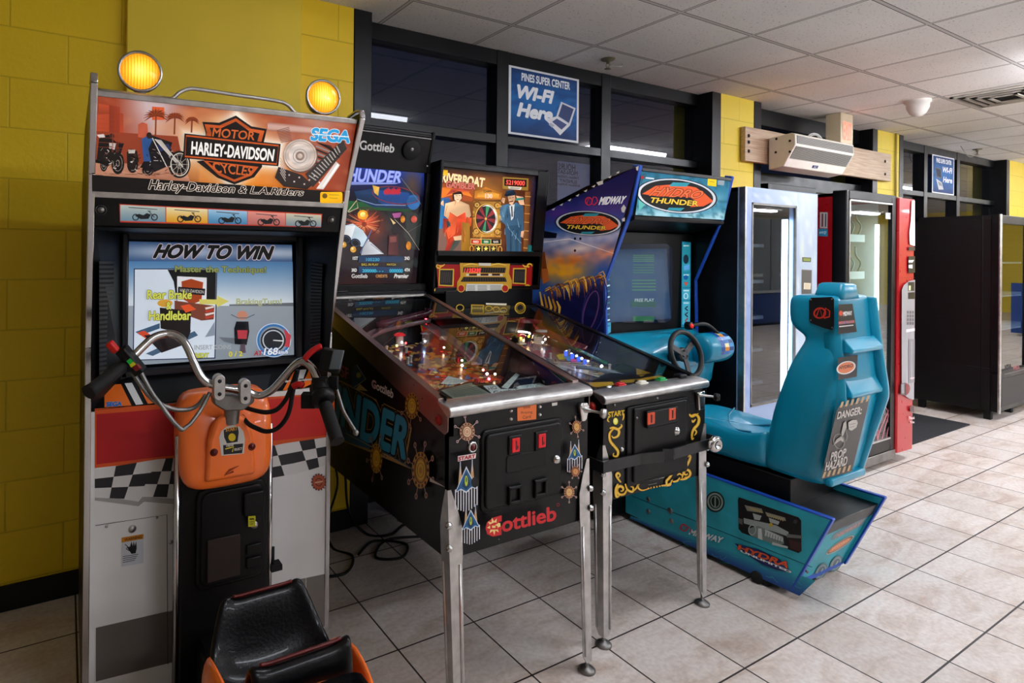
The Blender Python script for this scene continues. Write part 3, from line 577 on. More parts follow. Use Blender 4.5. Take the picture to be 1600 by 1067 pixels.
D.ring((1095, 668), 100, 98, 18, '#3a78b8'); D.ring((1095, 668), 100, 98, 5, '#c8dcf0'); D.poly([(1150, 600), (1195, 640), (1185, 710), (1150, 700), (1165, 650)], '#c8404a'); D.ell((1092, 668), 72, 70, '#23272f'); D.ring((1092, 668), 62, 60, 7, '#c4ccd4'); D.line([(1092, 668), (1150, 672)], 6, '#f0f0f0')
D.text('HOW TO WIN', [(405, 192), (1090, 202), (1095, 130), (420, 120)], '#101216', .06, .3, out='#e9e4ea', ow=.03, out2='#a8506a', ow2=.04)
for t_, qd, c_ in (('Master the Technique!', [(528, 285), (1050, 290), (1050, 245), (530, 240)], '#8f9a5a'), ('Rear Brake', [(368, 430), (622, 430), (625, 382), (370, 382)], '#d8dc5c'), ('&', [(478, 490), (505, 490), (505, 450), (478, 450)], '#d8dc5c'), ('Handlebar', [(378, 552), (618, 550), (620, 500), (380, 502)], '#d8dc5c'), ('BrakingTurn!', [(880, 472), (1140, 468), (1140, 430), (882, 428)], '#b2b88a'), ('INSERT COINS', [(640, 722), (850, 718), (850, 694), (640, 696)], '#a8aeb0'), ('CREDIT', [(622, 770), (722, 766), (722, 742), (622, 744)], '#d2d83a'), ('0 / 2', [(838, 762), (915, 758), (915, 732), (838, 734)], '#d8cf3a'), ('AT', [(982, 756), (1028, 754), (1030, 728), (984, 730)], '#b8283a'), ('168', [(1038, 752), (1118, 750), (1120, 712), (1040, 714)], '#f2f6fa'), ('km/h', [(1122, 748), (1175, 745), (1178, 724), (1124, 727)], '#f2f6fa')):
    D.text(t_, qd, c_, .03, .12 if t_[0] in 'CA1k' else 0, out='#3a4020' if c_ in ('#d8dc5c', '#8f9a5a', '#d2d83a') else ('#2a68b0' if c_ == '#f2f6fa' else None), ow=.035)
mb.build('screen', bz, recalc=False)
# --- dash strip under the screen
dp = Vector((XC, 1.955, .935)); dn = Vector((0, -(1.0 - .935), 2.085 - 1.955)).normalized()
mb = MB(); D = Dec(mb, dp, dn, off=.002).crop(120, 520, 340, 1067)
D.poly([(210, 430), (265, 392), (335, 388), (415, 550), (210, 565)], '#f0701e'); D.poly([(362, 382), (418, 378), (503, 540), (448, 546)], '#e9e7e4'); D.poly([(460, 385), (500, 380), (590, 532), (538, 538)], '#f0701e'); D.text('SEGA', [(224, 556), (338, 552), (342, 522), (228, 526)], '#2466b8', .05, out='#9fc4ea', ow=.04)
mb.build('dash_stripes', bz, recalc=False); mb = MB(); D = Dec(mb, dp, dn, off=.002).crop(400, 530, 560, 1004); D.poly([(262, 500), (380, 300), (400, 300), (300, 502)], '#f0701e'); D.poly([(430, 300), (495, 295), (465, 385), (398, 390)], '#e9e7e4'); D.poly([(480, 385), (520, 300), (545, 380), (540, 440), (455, 480)], '#f0701e'); D.text('Harley-Davidson', [(265, 432), (545, 408), (545, 380), (270, 402)], '#f4f0ea', .02, .2, out='#0a0a0a', ow=.03)
mb.build('dash_stripes', bz, recalc=False)
c = onY(408, 596, 2.0); q = MB(mat('dark_plate', '#3a3a3c', .35, .6)); D = Dec(q, dp, dn, m=mat('dark_plate'), off=.004).crop(130, 350, 560, 1582); D.poly([(905, 875), (1080, 862), (1060, 950), (900, 960)], '#3a3a3c'); q.build('dash_plate', bz, recalc=False)
# --- lower front
AP = (XC, 1.957, .5); AN = (0, -1, 0)
mb = q = MB(WHITEP); q.box((XL + .016, 1.957, .03), (XR - .016, 1.969, .93)); D = Dec(mb, AP, AN, gain=.85, m=artmat(), step=.00004).crop(120, 600, 570, 1028)
D.poly([(64, 88), (920, 30), (920, 205), (64, 300)], '#e2591a'); D.poly([(70, 108), (365, 84), (365, 252), (70, 287)], '#c2161e'); D.poly([(610, 62), (890, 35), (897, 182), (610, 212)], '#d82a24')
def checks(q, nx, ny, ph):
    tl, tr, br, bl = [Vector(p) for p in q]; D.poly(q, '#e6e4e0')
    wv = lambda u: (0, 9 * math.sin(u * 3.0 + ph) * (1 if u < .6 else -1))
    P = lambda u, v: tl.lerp(tr, u).lerp(bl.lerp(br, u), v)
    for j in range(ny):
        for i in range(nx):
            if (i + j) % 2:
                D.poly([P(i / nx, j / ny), P((i + 1) / nx, j / ny), P((i + 1 - .0) / nx, (j + 1) / ny), P(i / nx, (j + 1) / ny)], '#26272b')
D.poly([(64, 395), (220, 420), (235, 400), (368, 412), (368, 430), (240, 420), (220, 436), (64, 415)], '#b0aeaa'); checks([(64, 305), (290, 268), (222, 412), (64, 405)], 3, 3, 0); checks([(290, 268), (372, 262), (372, 405), (222, 402)], 3, 3, 1)
checks([(640, 232), (740, 212), (792, 318), (640, 345)], 3, 3, 1); checks([(740, 212), (902, 188), (902, 285), (792, 318)], 3, 3, 0)
D.poly([(68, 870), (372, 800), (372, 985), (68, 1062)], '#6f6861'); D.poly([(705, 715), (900, 675), (900, 862), (705, 900)], '#7d766f'); D.line([(818, 692), (818, 780)], 3, '#c8c4be')
D.line([(66, 505), (322, 466), (325, 1000)], 2.5, '#2a2a2a'); D.line([(326, 812), (372, 803)], 2, '#d0ccc6')
D.poly([(160, 548), (238, 535), (238, 552), (160, 566)], '#d88a1c'); D.poly([(160, 566), (238, 552), (238, 638), (160, 652)], '#d4d6dc'); D.text('WARNING', [(170, 561), (232, 550), (232, 540), (170, 551)], '#2a1a08', .02)
D.poly([(190, 580), (195, 562), (200, 578), (203, 560), (207, 577), (212, 561), (214, 585), (210, 604), (195, 606), (186, 592), (178, 582)], '#18181a'); D.line([(172, 572), (182, 580), (176, 588), (190, 596)], 3, '#18181a')
for k in range(4): D.line([(164, 616 + k * 7), (220 - k * 4, 607 + k * 7)], 2.2, '#3a3a44')
D.ring((864, 350), 24, 27, 6, '#a8482a', 20); D.ell((864, 350), 20, 23, '#b8502e'); D.ring((864, 350), 13, 15, 3, '#4a2418'); D.line([(850, 352), (878, 347)], 5, '#e0b090')
for k in range(16): a = k * .3927; D.line([(864 + 22 * math.cos(a), 350 + 25 * math.sin(a)), (864 + 28 * math.cos(a), 350 + 31 * math.sin(a))], 5, '#6a3020')
fp = mb.build('front_panel', hd, recalc=False)
for x, y, r in ((198, 517, .011), (335, 564, .006), (106, 507, .004), (286, 476, .004)):
    c = onY(120 + x / 2.2844, 600 + y / 2.2844, 1.957); q = MB(STEEL); q.lathe([(0, .004), (r * .5, .004), (r * .55, .002), (r, .002), (r, 0)], c, (0, -1, 0)); q.build('lock' if r > .01 else 'screw', fp)
# --- pillar with coin door
PX0_, PX1_ = .292, .558
q = MB(BLACKP); q.box((PX0_, 1.835, .0), (PX1_, 1.956, .80)); pil = q.build('pillar', hd, bevel=.008)
for x in (PX0_ - .006, PX1_ + .004):
    q = MB(CHROME); q.tube([(x, 1.846, .05), (x, 1.846, .86)], .008); q.build('chrome_tube', pil)
q = MB(BLACKP); 
q.prism(rrect(.338, .40, .545, .70, .03), 'y', 1.820, 1.836); q.prism(rrect(.350, .412, .533, .688, .024), 'y', 1.813, 1.824)
cdn = q.build('coin_door', pil, bevel=.004)
q = MB(BLACKP); q.box((.47, 1.798, .60), (.53, 1.815, .67)); q.build('coin_slot', cdn, bevel=.004)
mb = MB(); D = Dec(mb, (XC, 1.798, .6), AN).crop(120, 600, 570, 1028); D.poly([(612, 472), (638, 470), (638, 508), (612, 510)], '#b5b012'); D.line([(617, 482), (633, 481)], 5, '#1a1a08'); D.line([(617, 492), (633, 491)], 2, '#1a1a08'); D.line([(617, 500), (630, 499)], 2, '#1a1a08'); mb.build('price_sticker', cdn, recalc=False)
q = MB(mat('rusty_plate', '#241611', .6, nz=.4, nscale=30)); q.box((.366, 1.807, .425), (.462, 1.814, .55)); q.build('coin_return_plate', cdn, bevel=.002)
q = MB(STEEL); q.lathe([(0, .005), (.009, .005), (.011, 0)], (.505, 1.813, .565), (0, -1, 0)); q.build('lock', cdn)
q = MB(BLACKP); q.box((.48, 1.804, .44), (.525, 1.814, .47)); q.box((.48, 1.804, .48), (.525, 1.814, .51)); q.build('coin_return', cdn, bevel=.003)
q = MB(RUBBER); q.box((.565, 1.83, .395), (.60, 1.87, .412)); q.tube([(.575, 1.85, .41), (.575, 1.85, .465)], .005, seg=6); q.build('bracket', pil)
# --- orange cowl
q = MB(ORANGE); rings = []; cx = .425
for z, hw, yf in ((.972, .09, 1.885), (.968, .115, 1.868), (.945, .137, 1.842), (.89, .142, 1.815), (.82, .142, 1.80), (.755, .138, 1.79), (.722, .128, 1.79), (.702, .108, 1.80), (.697, .06, 1.82)):
    ring = []; n = 28; yb = 1.956
    for k in range(n):
        t = 2 * math.pi * k / n; c_, s_ = math.cos(t), math.sin(t); e = .45 if s_ > 0 else .62
        ring.append((cx + hw * math.copysign(abs(c_) ** .42, c_), (yb + yf) / 2 + 0 - (yb - yf) / 2 * math.copysign(abs(s_) ** e, s_), z))
    rings.append(ring)
q.loft(rings); cow = q.build('cowl', hd)
cow.modifiers.new('smooth', 'SUBSURF').render_levels = 1; cow.modifiers['smooth'].levels = 1
# start plate sits on a raised tongue
q = MB(ORANGE); q.prism([(.352, .73), (.50, .73), (.492, .85), (.472, .905), (.448, .918), (.40, .918), (.378, .905), (.36, .85)], 'y', 1.780, 1.81); tg = q.build('cowl_tongue', cow, bevel=.012, seg=3)
mb = MB(); D = Dec(mb, (XC, 1.780, .8), AN, off=.001).crop(120, 600, 570, 1028)
D.poly([(508, 190), (516, 168), (534, 152), (556, 146), (580, 152), (594, 168), (600, 195), (597, 248), (516, 256)], '#cfc9c2'); D.poly([(522, 218), (594, 212), (590, 246), (524, 252)], '#1a1a1c'); D.poly([(524, 164), (574, 150), (578, 172), (574, 206), (536, 212), (526, 190)], '#1a1a1c')
D.text('START', [(532, 170), (574, 164), (573, 152), (531, 158)], '#e8a030', .03, .1); D.ell((554, 190), 13, 14, '#d8b80c'); D.line([(530, 232), (560, 224), (555, 242)], 4, '#d8c020'); D.text('VIEW', [(532, 225), (560, 221), (560, 215), (532, 219)], '#e8e0d0', .03); D.text('SELECT', [(562, 238), (590, 234), (590, 226), (562, 230)], '#e8e0d0', .03)
D.line([(526, 328), (545, 308), (578, 292)], [2, 7, 2], '#8a3208'); D.line([(530, 325), (560, 312)], [1, 6], '#7a2c08')
mb.build('start_plate', cow, recalc=False)
for x, y in ((489, 243), (624, 223)):
    c = onY(120 + x / 2.2844, 600 + y / 2.2844, 1.782); q = MB(mat('dark_red_lens', '#5a0a0a', .2)); q.lathe([(0, .009), (.006, .007), (.008, 0)], c, (0, -1, 0)); q.lathe([(.008, .004), (.011, .003), (.011, -.02)], c, (0, -1, 0), mat('dark_red_lens')); q.build('button', cow)
# --- handlebar
hb = MB(CHROME)
def T(pts, n=6): return bez([onY(px, py, Y) for px, py, Y in pts], n)
hb.tube(T([(392, 614, 1.735), (365, 608, 1.74), (336.6, 602.8, 1.745), (317.5, 592, 1.75), (304, 567.5, 1.765), (290, 537.6, 1.785), (276.8, 525, 1.80), (260.5, 521.8, 1.805), (241, 526.7, 1.80), (222, 543, 1.79), (200, 566, 1.775)]), .0112, seg=14)
hb.tube(T([(365, 608, 1.74), (380, 609, 1.738), (401.8, 617.7, 1.73), (418, 613.7, 1.71), (431.7, 602.8, 1.69), (450.7, 581, 1.66), (464.3, 567.5, 1.635), (475, 565, 1.615), (486, 573, 1.595), (494, 586.5, 1.575), (503, 612, 1.54)]), .0112, seg=14)
hbo = hb.build('handlebar', hd)
g = MB(RUBBER); a, c = onY(198, 568, 1.775), onY(138, 613, 1.69); g.tube([a, a.lerp(c, .1), a.lerp(c, .9), c], [.0165, .0175, .0175, .0195], seg=14); g.build('grip', hbo)
g = MB(RUBBER); a, c = onY(508, 632, 1.515), onY(527, 690, 1.425); g.tube([a, a.lerp(c, .06), a.lerp(c, .94), c], [.017, .0185, .0178, .0195], seg=14)
for k in range(8): 
    pass
g.build('grip', hbo)
g = MB(BLACKP); c0 = onY(205, 563, 1.765); ax = (onY(186, 541, 1.76) - onY(222, 584, 1.76)).normalized(); ay = ax.cross(CD).normalized(); g.obox(c0, ax * .042, ay * .014, ax.cross(ay) * .018); sw = g.build('switch_box', hbo, bevel=.004)
g = MB(mat('red_lever', '#d01c12', .35)); g.obox(onY(176, 542, 1.745), ax * .016, ay * .009, ax.cross(ay) * .010); g.build('red_switch', sw, bevel=.004)
mb = MB(); D = Dec(mb, c0 - CD * .0205, -CD, off=.0).crop(120, 520, 340, 1067); D.poly([(375, 215), (405, 192), (430, 218), (398, 242)], '#1fd84a'); D.poly([(398, 242), (430, 218), (452, 238), (412, 264)], '#e0d820'); mb.build('switch_label', sw, recalc=False)
g = MB(mat('red_button', '#7a0c10', .4)); g.obox(onY(214, 574, 1.742), ax * .008, ay * .008, CD * .006); g.build('button', sw, bevel=.002)
# throttle housing, reservoir and brake lever
g = MB(BLACKP); a = onY(499, 607, 1.555); d_ = (onY(527, 690, 1.425) - a).normalized()
g.lathe([(.0, -.012), (.024, -.012), (.027, -.004), (.027, .018), (.032, .02), (.034, .026), (.034, .04), (.03, .046), (.02, .048), (0, .05)], a, d_); g.obox(onY(483, 625, 1.56), CR * .02, CU * .02, CD * .018); g.obox(onY(500, 596, 1.56), CR * .02, CU * .012, CD * .016)
th = g.build('throttle_housing', hbo, bevel=.003)
g = MB(BLACKP); g.obox(onY(518, 563, 1.56), CR * .028 + CU * -.006, CU * .03 + CR * .005, CD * .02); rs = g.build('brake_reservoir', hbo, bevel=.004)
g = MB(mat('grey_cap', '#5b6468', .35)); g.obox(onY(526, 562, 1.535), CR * .016 - CU * .0, CU * .026 + CR * .006, CD * .006); g.build('reservoir_cap', rs, bevel=.003)
g = MB(BLACKP); g.obox(onY(521, 598, 1.55), CR * .014, CU * .018, CD * .012); g.build('lever_bracket', hbo, bevel=.003)
g = MB(DSTEEL); g.tube(T([(526, 608, 1.54), (532, 628, 1.52), (537, 643, 1.50), (548, 662, 1.47), (556, 675, 1.45)]), .0048, seg=8); g.ball(onY(556, 676, 1.45), .008); g.build('brake_lever', hbo)
RT = mat('red_tape', '#cc1418', .4, bump=.6, bscale=90)
g = MB(RT); g.tube(T([(476, 561, 1.60), (485, 551, 1.59), (495, 544, 1.585), (503, 541, 1.58)], 3), [.009] * 9 + [.007], seg=8); g.build('red_tape', hbo); g = MB(RT); g.tube(T([(458, 604, 1.61), (466, 600, 1.60), (474, 603, 1.59)], 3), .009, seg=8); g.build('red_tape', hbo)
# stem clamp
g = MB(DSTEEL); c = onY(364, 622, 1.775); g.prism([(c.x + x, c.z + z) for x, z in ((-.062, .018), (.062, .010), (.058, -.016), (.026, -.036), (-.026, -.032), (-.058, -.008))], 'y', c.y - .018, c.y + .022); g.lathe([(.026, .01), (.022, -.03), (.021, -.055)], onY(363, 632, 1.785), (0, -.1, 1))
st = g.build('stem_clamp', hbo, bevel=.005)
for px, py in ((342.5, 605), (383, 612)):
    g = MB(STEEL); c = onY(px, py, 1.718); g.prism([(c.x + x, c.z + z) for x, z in rrect(-.0155, -.036, .0155, .036, .0153, 6)], 'y', c.y - .006, c.y + .022); cl = g.build('bar_clamp', st, bevel=.002)
    for s_ in (-1, 1): g = MB(mat('bolt_hole', '#151515', .5)); g.lathe([(0, .001), (.0055, .001), (.0055, 0)], c + Vector((0, -.006, s_ * .018)), (0, -1, 0)); g.build('clamp_bolt', cl)
g = MB(DSTEEL)
g.tube(T([(219, 580, 1.76), (235.5, 610.7, 1.74), (252, 633.4, 1.725), (268.5, 656, 1.71), (280, 668, 1.70), (285, 671, 1.70), (291, 667, 1.705), (299, 660, 1.71), (313.8, 639.6, 1.725), (328, 612.8, 1.735)]), .0058, seg=8)
g.tube(T([(206.6, 581.9, 1.765), (219, 600, 1.755), (235.5, 621, 1.745), (252, 632, 1.745), (272.6, 639.6, 1.745), (295, 639.6, 1.75), (309.7, 632.4, 1.75), (322, 617, 1.745)]), .0062, seg=8); g.build('steel_conduit', hbo)
g = MB(RUBBER)
g.tube(T([(384, 637, 1.80), (400, 641.6, 1.76), (416, 644, 1.72), (432, 640, 1.69), (444.6, 627, 1.67), (452.6, 611, 1.655), (464, 580, 1.645)]), .0068, seg=8)
g.tube(T([(378, 650, 1.80), (388, 662, 1.77), (400, 668.6, 1.74), (416, 674, 1.71), (432, 670, 1.69), (444.6, 657.5, 1.675), (452.6, 640, 1.66), (457, 615, 1.65), (465, 578, 1.64)]), .0068, seg=8); g.build('cable', hbo)
# --- seat: black vinyl shell over an orange tail on a floor pedestal
VIN = mat('black_vinyl', '#060608', .3, coat=.1, bump=.3, bscale=130, spec=.22)
def seat_ring(Y, zc, hw, dip, lip, sx=XC):
    r = []
    for k in range(13):
        u = -1 + k / 6; x = sx + hw * u; z = zc - dip * (1 - abs(u) ** 2.2) + lip * max(0, abs(u) - .7) ** 1.2; r.append((x, Y, z))
    return r
q = MB(VIN)
top = [(1.475, .545, .078, .0), (1.468, .56, .09, .0), (1.45, .545, .105, .005), (1.42, .47, .13, .02), (1.38, .43, .142, .03), (1.32, .42, .142, .03), (1.26, .43, .132, .028), (1.225, .47, .122, .02), (1.205, .53, .113, .012), (1.195, .56, .108, .004), (1.18, .567, .105, .0), (1.16, .558, .105, .0), (1.152, .50, .108, 0), (1.155, .42, .11, 0)]
rings = [seat_ring(Y, z, hw, dp_, .05) for Y, z, hw, dp_ in top]
q.loft(rings, closed=False, cap=False); so = q.build('seat', hd)
md = so.modifiers.new('thick', 'SOLIDIFY'); md.thickness = .02; md.offset = -1
md = so.modifiers.new('smooth', 'SUBSURF'); md.levels = 2; md.render_levels = 2
q = MB(mat('red_piping', '#5a100c', .4))
q.tube(bez([(x, Y - .0, z + .004) for x, Y, z in seat_ring(1.182, .565, .105, 0, .03)[1:-1]], 3), .004, seg=6); q.build('seat_piping', so); q = MB(mat('red_piping')); q.tube(bez([(x, Y, z + .004) for x, Y, z in seat_ring(1.462, .558, .088, 0, .02)[1:-1]], 3), .004, seg=6); q.build('seat_piping', so)
q = MB(ORANGE); rings = []
for Y, hw, zt, zb in ((1.50, .10, .34, .20), (1.44, .15, .36, .16), (1.32, .178, .385, .14), (1.22, .150, .47, .15), (1.16, .145, .525, .16), (1.10, .135, .525, .22), (.98, .11, .52, .30), (.92, .08, .50, .34)):
    rings.append([(XC + hw * math.copysign(abs(math.cos(t)) ** .6, math.cos(t)), Y, (zt + zb) / 2 + (zt - zb) / 2 * math.copysign(abs(math.sin(t)) ** .6, math.sin(t))) for t in [2 * math.pi * k / 20 for k in range(20)]])
q.loft(rings); ot = q.build('tail_cover', hd); ot.modifiers.new('smooth', 'SUBSURF').render_levels = 1
for s_, zz in ((-1, .0), (1, -.05)):     # side fairings, the seat leaning a little to the left
    q = MB(ORANGE); rings = []
    for Y, xo, zt in ((1.46, .135, .40), (1.40, .160, .49), (1.30, .172, .545), (1.20, .166, .55), (1.10, .150, .53), (1.04, .13, .50)):
        rings.append([(XC + s_ * xo, Y, .20), (XC + s_ * (xo + .004), Y, zt - .06 + zz), (XC + s_ * (xo - .004), Y, zt - .012 + zz), (XC + s_ * (xo - .016), Y, zt + zz), (XC + s_ * (xo - .026), Y, zt - .02 + zz), (XC + s_ * (xo - .028), Y, .20)])
    q.loft(rings); fo = q.build('side_fairing', hd); fo.modifiers.new('smooth', 'SUBSURF').render_levels = 1
q = MB(VIN); rings = []
for Y, hw, zt in ((1.14, .09, .525), (1.12, .112, .54), (1.05, .108, .548), (.96, .09, .545), (.92, .06, .53)):
    rings.append([(XC + hw * math.copysign(abs(math.cos(t)) ** .5, math.cos(t)), Y, zt - .03 + .03 * math.copysign(abs(math.sin(t)) ** .6, math.sin(t))) for t in [2 * math.pi * k / 16 for k in range(16)]])
q.loft(rings); q.build('pillion_pad', hd)
q = MB(BLACKP); q.box((XC - .1, .98, .02), (XC + .1, 1.42, .32)); q.box((XC - .16, .9, 0.0), (XC + .16, 1.84, .06)); q.box((XC - .09, 1.4, .05), (XC + .09, 1.84, .26)); q.build('seat_pedestal', hd, bevel=.012)
for s_ in (-1, 1):
    q = MB(RUBBER); q.tube([(XC + s_ * .15, 1.62, .10), (XC + s_ * .27, 1.62, .11)], .016); q.box((XC + s_ * .08 - .03, 1.60, .05), (XC + s_ * .16 + .03 * s_, 1.64, .12)); q.build('footpeg', hd, bevel=.004)
# ------------------------------------------------------------------ two pinball tables
PG = glassmat('table_glass', (.93, .95, .95), 1.15, ior=1.5)
GOLD = mat('gold_print', '#d8a51e', .4)
def sunburst(D, c, rx, ry, rot=0, n=6, L=1.55, cols=('#c9894a', '#e8c48a', '#b98a80'), sk=0, seed=0):
    for k in range(n):
        a = math.radians(rot + 360 * k / n); d = (math.cos(a), math.sin(a)); e = (c[0] + rx * L * d[0], c[1] + ry * L * d[1] + sk * rx * L * d[0])
        D.line([c, e], max(2.0, rx * .09), cols[2]); D.ell(e, rx * .17, ry * .17, cols[2], 12); D.ell(e, rx * .09, ry * .09, '#5a3a38', 10)
    D.ell(c, rx, ry, cols[0], sk=sk)
    for k in range(14): a = k * .4488; D.ell((c[0] + rx * .86 * math.cos(a), c[1] + ry * .86 * math.sin(a) + sk * rx * .86 * math.cos(a)), rx * .1, ry * .1, '#3a2418', 8)
    D.ring(c, rx * .7, ry * .7, rx * .08, '#5a3a1a', sk=sk); D.ell(c, rx * .55, ry * .55, cols[1], sk=sk); D.ring(c, rx * .4, ry * .4, rx * .06, '#8a5a2a', 16, sk=sk); D.ell(c, rx * .2, ry * .2, cols[0], 12)
def ship(D, x, y, w, h, sl, stripes=8, sh=1.0):
    """blue arrow-shaped craft over white pin stripes; sl = drop per unit run"""
    P = lambda u, v: (x + u * w, y + v * h + u * w * sl)
    for k in range(stripes):
        u = -1 + 2 * k / (stripes - 1); D.line([P(u, .95 - .1 * abs(u)), P(u, 1.0 + sh * (1 - .25 * abs(u)))], w * .09, '#e4e4e8')
    for u in (-.55, .55): D.poly([P(u - .1, .1), P(u, -.35), P(u + .1, .1), P(u + .2, .75), P(u - .2, .75)], '#c8a070'); D.line([P(u, -.35), P(u, .2)], w * .08, '#b8c4d8')
    D.poly([P(-1.05, 1.0), P(0, -.1), P(1.05, 1.0), P(.5, .9), P(0, 1.1), P(-.5, .9)], '#d8e0e8'); D.poly([P(-.95, .96), P(0, 0), P(.95, .96), P(.5, .85), P(0, 1.02), P(-.5, .85)], '#1d5f93'); D.poly([P(-.4, .75), P(0, .15), P(.4, .75), P(0, .95)], '#123a5c'); D.ell(P(0, .55), w * .15, h * .24, '#b8c83a', 12); D.ell(P(0, .5), w * .06, h * .12, '#2a6a4a', 10)
def leg_mesh(x, y, sx, sy, zt, foot):
    """folded steel leg round a cabinet corner: x, y the corner, sx, sy pointing outward from the cabinet"""
    q = MB(STEEL); w = .047; fx, fy = foot
    def P(a, b_, z):      # a, b_ = inward distance along x and y from the fold; the leg leans to the foot
        t = (zt - z) / zt; ox, oy = x + sx * .004, y + sy * .004
        return (ox + (fx - ox) * t - sx * a, oy + (fy - oy) * t - sy * b_, z)
    zs = [(zt, .012), (zt - .05, .030), (zt - .11, w), (zt - .19, w), (zt - .22, w * .95), (.06, w * .82), (.035, w * .5)]
    outer = [P(0, 0, z) for z, _ in zs]; A = [P(i, 0, z) for z, i in zs]; B = [P(0, i, z) for z, i in zs]
    A2 = [P(i, .004, z) for z, i in zs]; B2 = [P(.004, i, z) for z, i in zs]; n = len(zs)
    for L1, L2 in ((outer, A), (outer, B), (A2, [P(.004, .004, z) for z, _ in zs]), (B2, [P(.004, .004, z) for z, _ in zs]), (A, A2), (B, B2)):
        q.add(L1 + L2, [(i, i + 1, n + i + 1, n + i) for i in range(n - 1)])
    # pressed stiffening rib down each flange
    for L1 in (A, B): q.tube([Vector(outer[k]).lerp(Vector(L1[k]), .78) for k in (4, 5)], .0045, seg=6)
    return q
def leg(root, x, y, sx, sy, zt, foot, vis=True):
    q = leg_mesh(x, y, sx, sy, zt, foot); lg = q.build('leg', root, recalc=True)
    for z in (zt - .10, zt - .165):
        t = (zt - z) / zt; c = Vector((x + (foot[0] - x) * t + sx * .006, y + (foot[1] - y) * t + sy * .006, z)); q = MB(CHROME); q.lathe([(0, .009), (.006, .008), (.0105, .003), (.011, -.004)], c, (sx, sy, 0), seg=14); q.build('leg_bolt', lg)
    q = MB(DSTEEL); q.lathe([(.0, .0), (.028, .0), (.029, .006), (.019, .014), (.007, .017), (.0055, .02), (.0055, .06), (0, .06)], (foot[0] - sx * .012, foot[1] - sy * .012, .001), (0, 0, 1), seg=18); q.build('leg_leveler', lg)
    return lg
def scroll(D, pts, w, col='#dca81c'):
    P = [tuple(p) for p in bez(pts, 7)]; n = len(P); D.line(P, [w * (.35 + .85 * math.sin(math.pi * min(1, .12 + .88 * i / (n - 1)))) for i in range(n)], col)
    D.line(P, [w * .22 * math.sin(math.pi * i / (n - 1)) + .3 for i in range(n)], '#f2dc7a')
def curl(cx, cy, r, turns, a0, sgn=1, sk=0, n=9):
    return [(cx + r * (1 - .8 * k / n) * math.cos(a0 + sgn * turns * 6.283 * k / n), cy + r * (1 - .8 * k / n) * math.sin(a0 + sgn * turns * 6.283 * k / n) + sk * r * math.cos(a0)) for k in range(n + 1)]
